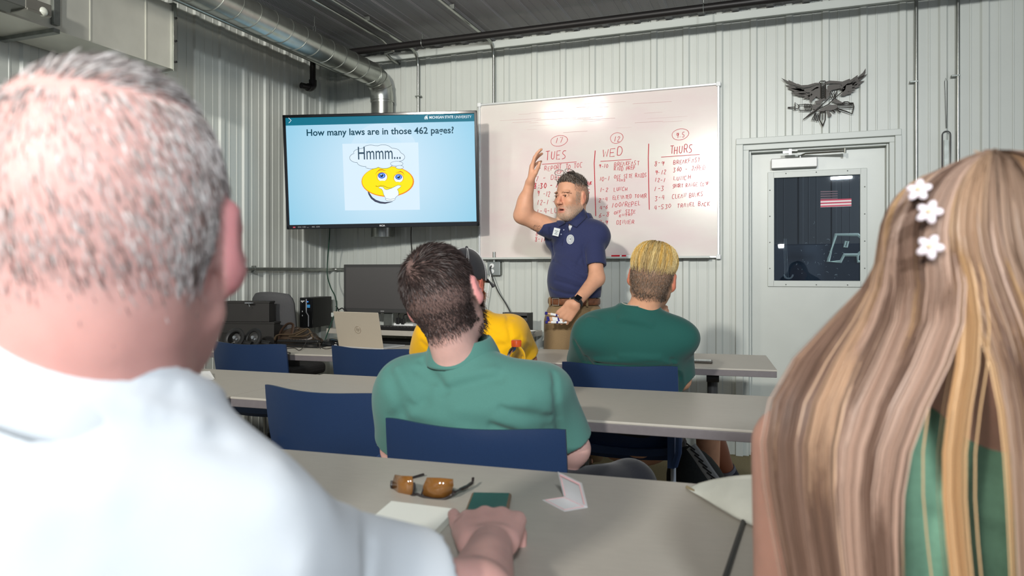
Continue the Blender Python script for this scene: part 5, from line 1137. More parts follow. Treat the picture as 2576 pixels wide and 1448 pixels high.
# ---- hand ------------------------------------------------------------
def make_hand(w, d, n, side, s=1.0, curls=(.5, .5, .5, .5), thumb=.3, spread=.12, tdir=None, tbase=.25):
    """w wrist, d towards knuckles, n back of hand, side = thumb side. returns a distance function"""
    w = A3(w); d = A3(d); d /= np.linalg.norm(d); n = A3(n); n -= d*(n @ d); n /= np.linalg.norm(n); sd = A3(side); sd -= d*(sd @ d)+n*(sd @ n); sd /= np.linalg.norm(sd)
    palm = []; fing = []; L1 = (.044, .048, .045, .035); offs = (.033, .011, -.011, -.031); ks = (.088, .092, .087, .078)
    for i in range(4):
        k = w+(d*ks[i]+sd*offs[i]-n*(.003 if i in (0, 3) else 0))*s
        palm.append((w+sd*offs[i]*.62*s+d*.012*s, k, .0155*s, .0125*s))
        dd = d*math.cos(spread*(1.5-i)/1.5*.6)+sd*math.sin(spread*(1.5-i)/1.5*.6); c = curls[i] if not isinstance(curls[i], tuple) else None
        cu = curls[i] if c is None else (c, c*1.1, c*.8); p0 = k; a = 0
        lens_ = (L1[i], L1[i]*.62, L1[i]*.52); rr = (.0096, .0088, .0080, .0070)
        for j in range(3):
            a += cu[j]; v = dd*math.cos(a)-n*math.sin(a); p1 = p0+v*lens_[j]*s
            sc_ = .88 if i == 3 else 1; fing.append((i, p0, p1, rr[j]*s*sc_, rr[j+1]*s*sc_)); p0 = p1
    tb = w+(d*.022+sd*.026-n*.006)*s; td = A3(tdir) if tdir is not None else (d*math.cos(thumb+.35)+sd*math.sin(thumb+.35)-n*.25); td /= np.linalg.norm(td)
    t1 = tb+td*.040*s; td2 = td*.92+d*.25; td2 /= np.linalg.norm(td2); t2 = t1+td2*.033*s; t3_ = t2+(td2+n*.12)*.026*s
    def f(p):
        r = None
        for a, b_, ra, rb in palm: x = cone(p, a, b_, ra, rb); r = x if r is None else smin(r, x, .010*s)
        r = smin(r, cone(p, tb, t1, .0155*s, .0118*s), .016*s)
        th_ = smin(cone(p, t1, t2, .0115*s, .0102*s), cone(p, t2, t3_, .0102*s, .0082*s), .003); r = smin(r, th_, .004*s)
        for i in range(4):
            g = None
            for (k, a, b_, ra, rb) in fing:
                if k == i: x = cone(p, a, b_, ra, rb); g = x if g is None else smin(g, x, .003*s)
            r = smin(r, g, .0035*s)
        return r
    pts = [w, t3_]+[x[2] for x in fing]; f.pts = pts; f.fing = fing; f.thumb = t3_; return f
# ---- torso (local: right, forward, up; origin = base of the neck) -----
def torso_sdf(p, c, Rm, w=1.0, h=1.0, dpt=1.0, lean=None):
    q = (p-A3(c)) @ Rm; q = q/np.array([w, dpt, h])
    d = elli(q, (0, -.005, -.20), (.168, .118, .225))
    d = smin(d, elli(q, (0, -.02, -.10), (.185, .095, .085)), .06)
    for sx in (-1, 1):
        d = smin(d, elli(q, (sx*.165, -.005, -.075), (.062, .060, .062)), .06)
        d = smin(d, cone(q, (0, -.02, .0), (sx*.12, -.01, -.045), .052, .045), .05)
    d = smin(d, elli(q, (0, .01, -.40), (.160, .122, .20)), .07)
    d = smin(d, elli(q, (0, -.005, -.55), (.172, .130, .12)), .05)
    return d*min(w, h, dpt)
# ---- strands -----------------------------------------------------------
def strands(name, paths, width, colors, m, parent, taper=True):
    """paths (N,K,3), colors (N,3) or (N,K,3): thin ribbons facing outwards"""
    N_, K, _ = paths.shape; t = np.gradient(paths, axis=1); r = np.random.RandomState(1)
    ax = r.normal(size=(N_, 1, 3)); s = np.cross(t, np.broadcast_to(ax, t.shape)); s /= np.maximum(np.linalg.norm(s, axis=2, keepdims=True), 1e-9)
    wv = np.asarray(width, float).reshape(-1, 1, 1)*np.ones((N_, 1, 1)); prof = np.linspace(1, .25, K)[None, :, None] if taper else np.ones((1, K, 1))
    a = paths-s*wv*prof; b_ = paths+s*wv*prof; V = np.stack([a, b_], 2).reshape(-1, 3)
    base = (np.arange(N_)*K*2)[:, None]+(np.arange(K-1)*2)[None]; Fq = np.stack([base, base+1, base+3, base+2], -1).reshape(-1, 4)
    C_ = np.asarray(colors); C_ = np.broadcast_to(C_[:, None, :] if C_.ndim == 2 else C_, (N_, K, 3)); C_ = np.repeat(C_[:, :, None, :], 2, 2).reshape(-1, 3)
    me = bpy.data.meshes.new(name); me.vertices.add(len(V)); me.vertices.foreach_set('co', V.astype(np.float32).ravel())
    me.loops.add(len(Fq)*4); me.loops.foreach_set('vertex_index', Fq.astype(np.int32).ravel())
    me.polygons.add(len(Fq)); me.polygons.foreach_set('loop_start', np.arange(0, len(Fq)*4, 4, dtype=np.int32)); me.polygons.foreach_set('loop_total', np.full(len(Fq), 4, np.int32)); me.update(calc_edges=True)
    ca = me.color_attributes.new('col', 'FLOAT_COLOR', 'POINT'); c = np.ones((len(V), 4), np.float32); c[:, :3] = C_; ca.data.foreach_set('color', c.ravel())
    me.polygons.foreach_set('use_smooth', np.ones(len(Fq), bool)); me.materials.append(m); o = bpy.data.objects.new(name, me); return link(o, parent)
def scalp(c, Rm, s, n, seed, region, zs=1.0, jaw=1.0, face=False, ears=False, rmax=.16, aim=None, neck=None):
    """random points on the head surface: returns world points, normals and local coords; region(local)->probability"""
    r = np.random.RandomState(seed); d = r.normal(size=(n*3, 3))
    if aim is not None: d = np.array(aim)[r.randint(len(aim), size=n*3)]+d*.02
    d /= np.linalg.norm(d, axis=1)[:, None]
    o = np.array([0, 0, .0]); t = np.full(len(d), .001); I3 = np.eye(3)
    f = lambda q: head_sdf(q, (0, 0, 0), I3, 1.0, face, jaw, 1.0, ears)
    t[:] = rmax
    if neck:
        f0 = f; f = lambda q: smin(f0(q), cone(q, (0, -.038, -.055), (0, -.050, -.20), neck, neck), .03)
    for _ in range(16): t -= f(o+d*t[:, None])*.85
    q = o+d*t[:, None]; keep = r.uniform(size=len(q)) < region(q); q = q[keep][:n]
    e = 1e-3; g = np.stack([f(q+np.eye(3)[i]*e)-f(q-np.eye(3)[i]*e) for i in range(3)], 1); g /= np.linalg.norm(g, axis=1)[:, None]
    ql = q.copy(); P = (q*np.array([1, 1, zs])*s) @ Rm.T+A3(c); return P, g @ Rm.T, ql
def combed(P, Nn, flow, length, lift, K=4, jit=.15, seed=2, grav=0):
    """short strands: start P, normals Nn, flow direction field (N,3)"""
    r = np.random.RandomState(seed); fl_ = flow-Nn*np.sum(flow*Nn, 1)[:, None]; fl_ /= np.maximum(np.linalg.norm(fl_, axis=1)[:, None], 1e-9); fl_ += r.normal(size=fl_.shape)*jit
    L_ = np.asarray(length).reshape(-1)*np.ones(len(P))*r.uniform(.7, 1.15, len(P)); out = np.zeros((len(P), K, 3)); d = Nn*lift+fl_*(1-lift); d /= np.linalg.norm(d, axis=1)[:, None]; p = P-Nn*.0008
    for k in range(K):
        out[:, k] = p; p = p+d*(L_/(K-1))[:, None]; d = d*.75+fl_*.35-Nn*.10+np.array([0, 0, -grav]); d /= np.linalg.norm(d, axis=1)[:, None]
    return out
def lc(r_, g_, b_): return np.array([lin(r_), lin(g_), lin(b_)])
HAIRM = mat('hair_strands', (.5, .4, .3, 1), .45, spec=.35, attr='col')
HAIRS = mat('hair_soft', (.5, .4, .3, 1), .7, spec=.15, attr='col')
def skinmat(name, col, sss=.12): return mat(name, col, .5, spec=.35, noise=.08, nscale=35, bump=.10, bscale=260, sss=sss, attr='col')
def cloth(name, col, **k):
    a = dict(rough=.85, spec=.15, noise=.12, nscale=500, bump=.18, bscale=900, sheen=.15); a.update(k); return mat(name, col, **a)
def sstep(x, a, b_): t = np.clip((x-a)/(b_-a), 0, 1); return t*t*(3-2*t)
def folds(p, L_):
    """ridges/grooves: list of (a,b,radius,amp) as soft bumps along segments"""
    out = np.zeros(len(p))
    for a, b_, r, am in L_:
        d = cone(p, a, b_, 0, 0); out += am*np.exp(-(d/r)**2)
    return out
def hitray(f, px, py, t0, off=0.0, span=.8):
    r = A3(ray(px, py)); T = np.linspace(t0, t0+span, 260); d = f(A3(CAM)+T[:, None]*r); k = np.nonzero(d < 0)[0]
    if len(k) and k[0] > 0: i = k[0]; t = T[i-1]+(T[i]-T[i-1])*d[i-1]/(d[i-1]-d[i])
    else: t = T[np.argmin(d)]
    return A3(CAM)+r*(t-off)
def fold_lines(f, L_, t0):
    """creases given where the photo shows them, laid on the cloth surface they belong to"""
    out = []
    for (a, b_, r, am) in L_:
        bend = 6*math.sin(a[0]*.7); pts = [hitray(f, a[0]+(b_[0]-a[0])*s, a[1]+(b_[1]-a[1])*s+bend*math.sin(s*math.pi), t0, 0, 1.0) for s in np.linspace(0, 1, 5)]
        out += [(pts[i], pts[i+1], r*(1 if 0 < i < 3 else .8), am) for i in range(4)]
    return out
def crease(p, L_):
    out = np.zeros(len(p)); 
    for k in range(0, len(L_), 4):
        d = None
        for a, b_, r, am in L_[k:k+4]: x = cone(p, a, b_, 0, 0)/r; d = x if d is None else np.minimum(d, x)
        out += L_[k][3]*np.exp(-d**2)
    return out
# ================================================================== PERSON: INSTRUCTOR (standing)
ZF = 4.34
pf = thing('person', 'person standing with one arm raised, navy polo shirt, khaki trousers, glasses on the head', 'person', J(1440, 1170, ZF))
pf.location.z = 0
az_f = 180-(-20.5)  # placeholder, set below from directions
def azof(v): return math.degrees(math.atan2(-v[0], v[1]))
fh = Vector((-.40, -.915, 0)); HF = frame(azof(fh), -2, 0)
hc = J(1437, 498, ZF); hs = 1.10; hz = 1.06
tf = Vector((-.20, -.98, 0)); TF = frame(azof(tf), 0, 0)
nk = J(1450, 562, ZF+.02)
shR = J(1394, 576, ZF-.02); elR = J(1314, 541, ZF-.06); wrR = J(1333, 462, ZF-.12)
shL = J(1494, 604, ZF-.07); elL = J(1501, 700, ZF-.16); wrL = J(1447, 764, ZF-.30)
hip = J(1445, 765, ZF+.02); pel = A3(hip)
kR = Vector((J(1402, 900, ZF-.03).x, J(1402, 900, ZF-.03).y, .52)); kL = Vector((J(1478, 900, ZF).x, J(1478, 900, ZF).y, .52))
aR = Vector((kR.x, kR.y+.05, .09)); aL = Vector((kL.x+.02, kL.y+.05, .09))
hR = make_hand(wrR, (.10*CD+.0, .10*SD, .99), tuple(-Vector((.93, .35, -.05))), Vector((.30, -.95, 0)), 1.12, ((.15, .25, .2), (.22, .3, .2), (.30, .35, .2), (.42, .4, .3)), thumb=.55, spread=.5, tdir=Vector((.60, -.25, .72)))
dirL = (J(1412, 803, ZF-.27)-wrL).normalized()
hL = make_hand(wrL, dirL, tuple(Vector((.30, -.90, .10))), Vector((-.85, -.32, .35)), 1.15, ((.45, 1.0, .8), (.50, 1.1, .8), (.55, 1.2, .8), (.60, 1.2, .8)), thumb=.1, spread=.2, tdir=Vector((-.45, .75, -.45)))
def f_arms(p):
    d = cone(p, shR, elR, .062, .050); d = smin(d, cone(p, elR, wrR, .046, .029), .03)
    d = smin(d, elli(p, (A3(elR)*.68+A3(wrR)*.32), (.046, .046, .075)), .03); d = smin(d, hR(p), .02)
    d2 = cone(p, shL, elL, .050, .043); d2 = smin(d2, cone(p, elL, wrL, .045, .029), .03); d2 = smin(d2, hL(p), .02)
    return np.minimum(d, d2)
def f_core(p): return torso_sdf(p, nk, TF, .90, 1.0, 1.0)
nkb = head_world(hc, HF, hs, (0, -.035, -.07))
def f_body(p):
    d = head_sdf(p, hc, HF, hs, True, 1.06, hz)
    d = smin(d, cone(p, nkb, A3(nk)-np.array([0, 0, .03]), .062, .072), .025)
    d = smin(d, f_core(p)+.012, .03); d = smin(d, f_arms(p), .02)
    for k, a in ((kR, aR), (kL, aL)): d = smin(d, cone(p, J(1418 if k is kR else 1474, 800, ZF), k, .070, .052), .03); d = smin(d, cone(p, k, a, .05, .035), .02); d = smin(d, cone(p, a-Vector((0, 0, .04)), a+Vector((-.04, -.16, -.05)), .03, .028), .02)
    return d
lo, hi = bbox([hc+Vector((0, 0, .14)), *[Vector(p) for p in hR.pts], *[Vector(p) for p in hL.pts], shR, shL, aR+Vector((0, -.2, -.06)), aL, elR, nk+Vector((.22, .15, 0)), nk-Vector((.22, .15, 0))], .06)
def col_f(V):
    q = (V-A3(hc)) @ HF/hs; q[:, 2] /= hz; c = np.tile(lc(212, 158, 128), (len(V), 1))
    armz = V[:, 2] < 1.40
    n = noise3(V, 3, (60, 60, 60))[:, None]; c = c*(1+.06*n)
    hd = (np.linalg.norm(q, axis=1) < .18)
    red = np.exp(-((q[:, 0])**2/.03**2+(q[:, 1]-.1)**2/.03**2+(q[:, 2]+.02)**2/.03**2))*.45; c = c*(1-red[:, None])+lc(206, 120, 96)*red[:, None]
    ear = sstep(np.abs(q[:, 0]), .076, .088)*hd*.5; c = c*(1-ear[:, None])+lc(214, 120, 100)*ear[:, None]
    beard = sstep(-q[:, 2], .030, .062)*sstep(q[:, 1], -.02, .02)*hd; lips = np.exp(-((q[:, 0])/.024)**4-((q[:, 2]+.0665)/.012)**4)*(q[:, 1] > .07)
    b1 = np.clip(beard*.7-lips, 0, 1)[:, None]; c = c*(1-b1)+lc(176, 150, 130)*b1
    c = c*(1-lips[:, None]*.75)+lc(190, 110, 100)*lips[:, None]*.75
    mth = np.exp(-((q[:, 0])/.020)**4-((q[:, 2]+.0640)/.0042)**4)*(q[:, 1] > .05)*(q[:, 1] < .0945); c = c*(1-mth[:, None])+lc(70, 36, 34)*mth[:, None]
    return c
body = soft('body', f_body, lo, hi, .0045, skinmat('skin_instructor', rgb(212, 158, 128)), pf, col_f)
# eyes and brows
b = MB(); b2 = MB(); b3 = MB()
for sx in (-1, 1):
    ce = head_world(hc, HF, hs, (sx*.031, .0805, .0052), hz); b.sphere(ce, (.0120, .0120, .0080), 14, 10)
    fw2 = Vector(HF @ np.array([-.12, .99, 0])); b2.sphere(ce+fw2*.0078, .0061, 12, 8); b3.tube([head_world(hc, HF, hs, (sx*(.031+dx), .0955-6*dx*dx-(.10 if sx*dx > 0 else .10)*abs(dx)*1.0, .0108-9*dx*dx), hz) for dx in (-.013, -.008, -.003, .003, .008, .013)], .0011, 5)
b3.build('eyelash', mat('lash_brown', rgb(58, 40, 30), .6), pf, smooth=True, auto=False); b.build('eyeball', mat('eye_white_', rgb(214, 204, 196), .25), pf, smooth=True); b2.build('iris', mat('iris_brown', rgb(44, 30, 24), .2), pf, smooth=True)
# short hair, stubble and beard strands
def reg_hair(q):
    y, z, x = q[:, 1], q[:, 2], np.abs(q[:, 0]); top = (z > .075-.35*np.clip(y-.055, -9, 0)*0)
    line_ = .078-sstep(-y, -.075, .02)*.05-sstep(-y, .01, .06)*.08
    line_ = np.where(x > .060, np.minimum(line_, .03+.1*(y > .045)), line_); return (z > line_).astype(float)
P, Nn, ql = scalp(hc, HF, hs, 15000, 7, reg_hair, hz)
side = sstep(ql[:, 2], .045, .085); up_v = np.tile(HF @ np.array([0, .35, 1.]), (len(P), 1))
hp = combed(P, Nn, up_v, .004+.020*side, .65, 4, .28)
r_ = np.random.RandomState(3); cc2 = lc(66, 52, 42)*(r_.uniform(.7, 1.5, (len(P), 1))); gg = (r_.uniform(size=len(P)) < (.30+.35*(1-side))); cc2[gg] = lc(150, 142, 134)
strands('hair', hp, np.where(side < .4, .0006, .0010), cc2, HAIRM, pf)
def reg_beard(q):
    x, y, z = np.abs(q[:, 0]), q[:, 1], q[:, 2]; b1 = sstep(-z, .030, .055)*(y > -.005); b1 = np.maximum(b1, ((x > .066) & (y > .005) & (y < .05) & (z < .03) & (z > -.05))*.9)
    lips_ = (x < .026) & (z > -.082) & (z < -.052); nose_ = (x < .02) & (z > -.046); cheek = (x < .036) & (z > -.045); return np.where(lips_ | nose_ | cheek | (z < -.118), 0, b1)
P, Nn, ql = scalp(hc, HF, hs, 12000, 11, reg_beard, hz, jaw=1.06, face=True)
hp = combed(P, Nn, np.tile(HF @ np.array([0, .2, -1.]), (len(P), 1)), .0055, .35, 3, .4)
cc2 = lc(186, 172, 156)*(r_.uniform(.40, 1.1, (len(P), 1))); strands('beard', hp, .0008, cc2, HAIRM, pf)
P, Nn, ql = scalp(hc, HF, hs, 700, 12, lambda q: ((np.abs(np.abs(q[:, 0])-.031) < .020) & (np.abs(q[:, 2]-.0235+.12*(np.abs(q[:, 0])-.03)) < .0036) & (q[:, 1] > .05)).astype(float)*1.0, hz, jaw=1.06, face=True, aim=[(-.031, .085,   .0235), (.031, .085,   .0235), (-.040, .08,   .0235), (.040, .08,   .0235), (-.022, .085,   .0235), (.022, .085,   .0235)])
if len(P): hp = combed(P, Nn, np.sign(ql[:, :1])*(HF @ np.array([1., 0, .1]))[None], .010, .4, 3, .3); strands('eyebrow', hp, .0008, np.tile(lc(120, 92, 70), (len(P), 1)), HAIRM, pf)
# polo shirt
POLO = cloth('navy_polo', rgb(50, 56, 92), noise=.22, nscale=420)
cuR = Vector(A3(shR)*.60+A3(elR)*.40); cuL = Vector(A3(shL)*.32+A3(elL)*.68)
wst = J(1447, 748, ZF)
FLD = [((1398, 640), (1475, 690), .012, .005), ((1392, 655), (1480, 708), .010, -.006), ((1400, 690), (1500, 722), .011, .006), ((1396, 705), (1490, 735), .009, -.006), ((1470, 640), (1452, 665), .009, -.006), ((1466, 620), (1474, 668), .008, -.009),
       ((1385, 726), (1470, 742), .010, -.005), ((1384, 575), (1392, 640), .008, -.006), ((1372, 552), (1380, 590), .008, .005), ((1440, 668), (1486, 690), .008, -.006), ((1362, 552), (1366, 590), .006, -.004)]
FLS = None
def f_polo(p, fo=True):
    d = f_core(p)-.010
    d = smin(d, elli(p, A3(J(1441, 705, ZF-.03)), (.155, .142, .17), TF), .05)
    sR = cone(p, shR, cuR+(cuR-shR).normalized()*.03, .070, .064); sR = np.maximum(sR, plane(p, cuR, A3(elR)-A3(shR)))
    sL = cone(p, shL, cuL, .063, .062); sL = np.maximum(sL, plane(p, cuL, A3(elL)-A3(shL)))
    d = smin(d, sR, .03); d = smin(d, sL, .012)
    if fo: d = d-1.5*crease(p, FLS)
    d = d-.003*noise3(p, 5, (14, 14, 34))
    d = np.maximum(d, plane(p, A3(wst), (0, 0, -1)))
    v_ = A3(nk)+TF @ np.array([0, .02, .035]); nvec = TF @ np.array([0, .25, 1]); d = smax(d, plane(p, v_, nvec), .01)
    for c_, e_, r in ((cuR, elR, .052), (cuL, elL, .050)):
        a = A3(c_)-(A3(e_)-A3(c_))/np.linalg.norm(A3(e_)-A3(c_))*.012; d = np.maximum(d, -cone(p, a, A3(e_), r, r))
    # open placket
    q = (p-A3(nk)) @ TF; d = np.maximum(d, -np.maximum(np.abs(q[:, 0])-np.clip((q[:, 2]+.065)*.25, 0, .022), -(q[:, 1]-.04)))
    return d
FLS = fold_lines(lambda p: f_polo(p, False), FLD, ZF-.45)
lo, hi = bbox([nk, wst, cuR, cuL, elL, shR, shL, nk+Vector((.24, .16, .06)), nk-Vector((.24, .20, 0)), wst-Vector((.2, .2, 0)), wst+Vector((.2, .2, 0))], .05)
polo = soft('polo_shirt', f_polo, lo, hi, .006, POLO, pf)
# collar flaps laid on the shirt and neck
def f_pn(p): return np.minimum(f_polo(p), cone(p, nkb, A3(nk)-np.array([0, 0, .03]), .062, .072))
def march0(f, px, py, t0, off):
    return Vector(hitray(f, px, py, t0, off))
b = MB()
for (A_, B_, C_, D_) in (((1464, 520), (1425, 560), (1450, 572), (1481, 541)), ((1417, 546), (1422, 561), (1406, 570), (1398, 552))):
    nu, nv = 10, 4; V = []
    for j in range(nv+1):
        for i in range(nu+1):
            s, t_ = i/nu, j/nv; x = (A_[0]*(1-s)+B_[0]*s)*(1-t_)+(D_[0]*(1-s)+C_[0]*s)*t_; y = (A_[1]*(1-s)+B_[1]*s)*(1-t_)+(D_[1]*(1-s)+C_[1]*s)*t_
            V.append(march0(f_pn, x, y, ZF-.45, .012-.004*t_))
    b.add(V, [(j*(nu+1)+i, j*(nu+1)+i+1, (j+1)*(nu+1)+i+1, (j+1)*(nu+1)+i) for j in range(nv) for i in range(nu)])
o = b.build('collar', POLO, polo, smooth=True, auto=False); s_ = o.modifiers.new('t', 'SOLIDIFY'); s_.thickness = .006; s_.offset = 0
b = MB(); K = 14
for k in range(K+1):
    a_ = -math.pi*.62+math.pi*1.24*k/K; b.v += [tuple(A3(nk)+TF @ np.array([math.sin(a_)*r_, -math.cos(a_)*r_*1.0-.012, z_])) for r_, z_ in ((.080, .062), (.084, .060), (.104, .018))]
b.f += [(3*k, 3*k+1, 3*k+4, 3*k+3) for k in range(K)]+[(3*k+1, 3*k+2, 3*k+5, 3*k+4) for k in range(K)]
o = b.build('collar_back', POLO, polo, smooth=True, auto=False); s_ = o.modifiers.new('t', 'SOLIDIFY'); s_.thickness = .005
b = MB(); b.box(Vector(A3(nk)+TF @ np.array([.002, .066, -.030])), (.035, .04, .035), Matrix(TF.tolist())); b.build('undershirt', cloth('undershirt_white', rgb(205, 208, 212)), pf, bevel=.015)
def polo_pt(px, py, off=0.0):       # march the ray to the shirt
    p = hitray(f_polo, px, py, ZF-.45); e = 2e-3; g = np.array([float(f_polo((p+np.eye(3)[i]*e)[None])[0])-float(f_polo((p-np.eye(3)[i]*e)[None])[0]) for i in range(3)]); g /= np.linalg.norm(g)
    return Vector(p+g*off), Vector(g)
def patch(c, n): # frame on the shirt
    ux = Vector((0, 0, 1)).cross(n).normalized(); return ux, n.cross(ux).normalized()
c, n_ = polo_pt(1399, 583, .004); ux, uy = patch(c, n_); q_ = Matrix.Rotation(R(-12), 3, n_); ux = q_ @ ux; uy = q_ @ uy
b = MB(); b.prism([(-.019, -.024), (.019, -.024), (.019, .024), (-.019, .024)], c, ux, uy, -.001, .003); bd = b.build('name_badge', mat('badge_white', rgb(226, 230, 230), .35), pf, bevel=.001)
b = MB()
for k, w_ in enumerate((.022, .012, .018)):
    o_ = c-ux*w_/2+uy*(.006-.009*k)+n_*.0036; b.add([o_, o_+ux*w_, o_+ux*w_+uy*.0028, o_+uy*.0028], [(0, 1, 2, 3)])
b.build('badge_print', mat('print_dark', rgb(60, 80, 80), .6), bd, fix=False)
c, n_ = polo_pt(1435, 602, .002); ux, uy = patch(c, n_)
b = MB(); b.prism([(math.cos(a)*.024, math.sin(a)*.029) for a in [k/32*6.283 for k in range(32)]], c, ux, uy, -.002, .0012); em_ = b.build('chest_emblem', mat('emblem_silver', rgb(206, 210, 212), .6), pf)
b = MB()
for rr in (.020, .0125): b.tube([c+ux*math.cos(k/28*6.283)*rr+uy*math.sin(k/28*6.283)*rr*1.2+n_*.0014 for k in range(28)], .0009, 4, closed=True)
for k in range(22): a = k/22*6.283; b.tube([c+ux*math.cos(a)*.0150+uy*math.sin(a)*.018+n_*.0014, c+ux*math.cos(a)*.0180+uy*math.sin(a)*.0215+n_*.0014], .0007, 4)
for dx_ in (-.004, .002, .006): b.tube([c+ux*dx_-uy*.006+n_*.0014, c+ux*(dx_-.001)+uy*.008+n_*.0014], .0012, 4)
b.build('emblem_print', mat('print_navy', rgb(40, 48, 84), .6), em_)
b = MB()
for px, py in ((1418, 578), (1411.5, 589)): c, n_ = polo_pt(px, py, .001); b.sphere(c, .0045, 10, 6)
b.build('button', mat('pearl', rgb(170, 176, 200), .2), polo, smooth=True)
b = MB(); pts = [polo_pt(x, y, .0006)[0] for x, y in ((1429, 568), (1424, 585), (1417, 602), (1414, 618))]; b.tube(pts, .0013, 5); pts = [polo_pt(x, y, .0006)[0] for x, y in ((1395, 560), (1388, 580), (1386, 600), (1389, 622))]; b.tube(pts, .0011, 5); b.build('placket_seam', mat('seam_navy', rgb(26, 30, 60), .8), polo)
# tattoo on the upper arm
def arm_pt(px, py, off=.0006):
    return Vector(hitray(f_body, px, py, ZF-.4, off))
b = MB()
def arms_txt(pts, w_=.0010): b.tube([arm_pt(1280+x/6.892, 390+y/6.895) for x, y in pts], w_, 4)
for st_ in ([(405, 1275), (430, 1230), (455, 1210), (440, 1250), (425, 1285)], [(455, 1210), (470, 1250), (490, 1215)], [(540, 1225), (505, 1235), (490, 1280), (525, 1270)], [(530, 1290), (560, 1240), (570, 1285)], [(580, 1290), (590, 1250), (600, 1280)], [(370, 1280), (440, 1300), (520, 1320), (570, 1325), (540, 1335), (470, 1325), (420, 1300), (400, 1285)]): arms_txt(st_)
b.build('tattoo', mat('tattoo_ink', rgb(60, 56, 60), .7), pf)
# trousers
KH = cloth('khaki', rgb(140, 116, 84), noise=.14, nscale=300)
def f_pants(p):
    d = elli(p, A3(J(1443, 790, ZF+.01)), (.168, .135, .14), TF)
    for k, a, x in ((kR, aR, 1412), (kL, aL, 1482)):
        top = J(x, 810, ZF); l = smin(cone(p, top, k, .105, .085), cone(p, k, a+Vector((0, 0, -.02)), .085, .066), .04); d = smin(d, l, .03)
    fl_ = [(J(1385, 775, ZF-.15), J(1420, 790, ZF-.15), .012, -.008), (J(1395, 800, ZF-.15), J(1440, 785, ZF-.16), .014, .007), (J(1415, 815, ZF-.15), J(1395, 870, ZF-.14), .014, -.010), (J(1440, 830, ZF-.13), J(1432, 900, ZF-.1), .016, -.012), (J(1385, 830, ZF-.15), J(1410, 845, ZF-.15), .012, .006), (J(1392, 845, ZF-.13), J(1425, 838, ZF-.15), .012, -.007)]
    d = d-folds(p, fl_)-.003*noise3(p, 9, (16, 16, 26)); return np.maximum(d, plane(p, (0, 0, J(1440, 751, ZF).z), (0, 0, 1)))
lo, hi = bbox([hip+Vector((.2, .2, .1)), hip-Vector((.2, .2, .1)), kR, kL, aR, aL], .10); lo[2] = .03
soft('trousers', f_pants, lo, hi, .007, KH, pf)
# belt
bz_ = J(1440, 757, ZF).z; q_ = J(1445, 757, ZF); b = MB(); ring = []
for k in range(48):
    a = k/48*6.283; ring.append(Vector(A3(q_)+TF @ np.array([math.sin(a)*.160, math.cos(a)*.132+.006, 0])))
b.tube(ring, .0185, 8, closed=True, flat=1.0); 
for i in range(len(b.v)):
    k = i//8; c_ = ring[k]; v_ = Vector(b.v[i]); o_ = v_-c_; b.v[i] = tuple(c_+Vector((o_.x*.25, o_.y*.25, o_.z)))
belt = b.build('belt', mat('belt_leather', rgb(124, 78, 52), .5, noise=.35, nscale=60, bump=.3, bscale=120), pf, smooth=True)
b = MB(); a = Vector(A3(q_)+TF @ np.array([.052, .140, 0])); fx = Vector(TF[:, 0]); b.tube([a+fx*.022+Vector((0, 0, .02)), a-fx*.02+Vector((0, 0, .02)), a-fx*.02-Vector((0, 0, .02)), a+fx*.022-Vector((0, 0, .02))], .003, 6, closed=True); b.build('buckle', mat('buckle', rgb(190, 188, 180), .25, .8), belt)
b = MB()
for lx in (-.045, -.13, .11): aa = math.asin(lx/.162); c_ = Vector(A3(q_)+TF @ np.array([lx, math.cos(aa)*.137+.008, 0])); b.box(c_, (.012, .008, .052), Matrix(TF.tolist()))
b.build('belt_loop', KH, pf, bevel=.002)
# shoes
for a in (aR, aL):
    b = MB(); b.sphere(a+Vector((-.04, -.10, -.045)), (.048, .135, .045), 16, 10, Matrix(TF.tolist())); b.build('shoe', mat('shoe_brown', rgb(64, 46, 36), .5), pf, smooth=True)
# watch
axd = (wrL-elL).normalized(); wc = wrL-axd*.012; wn = Vector((.25, -.9, .35)); wn = (wn-axd*wn.dot(axd)).normalized(); ws = axd.cross(wn)
wt = MB(); wt.tube([wc+(wn*math.cos(k/24*6.283)+ws*math.sin(k/24*6.283))*.036 for k in range(24)], .012, 8, closed=True, flat=1)
for i in range(len(wt.v)): c_ = wc+(wn*math.cos(i//8/24*6.283)+ws*math.sin(i//8/24*6.283))*.036; o_ = Vector(wt.v[i])-c_; al = axd*o_.dot(axd); wt.v[i] = tuple(c_+al+(o_-al)*.22)
watch = wt.build('wristwatch', mat('watch_band', rgb(28, 28, 32), .5), pf, smooth=True)
RW = Matrix((ws, axd, wn)).transposed(); b = MB(); b.box(wc+wn*.041, (.036, .042, .011), RW); cs = b.build('watch_case', mat('watch_case', rgb(70, 74, 82), .2, .7), watch, bevel=.005, seg=3)
b = MB(); b.box(wc+wn*.0468, (.030, .036, .001), RW); b.build('watch_screen', M_BLACKG, cs, bevel=.0003)
# ring
fi = [x for x in hL.fing if x[0] == 2][0]; c_ = Vector(fi[1]*.45+fi[2]*.55); ax = Vector(fi[2]-fi[1]).normalized(); u1 = ax.orthogonal().normalized(); u2 = ax.cross(u1)
b = MB(); b.tube([c_+(u1*math.cos(k/20*6.283)+u2*math.sin(k/20*6.283))*.0118 for k in range(20)], .0022, 6, closed=True); b.build('ring', mat('ring_silver', rgb(210, 208, 200), .15, .9), pf, smooth=True)
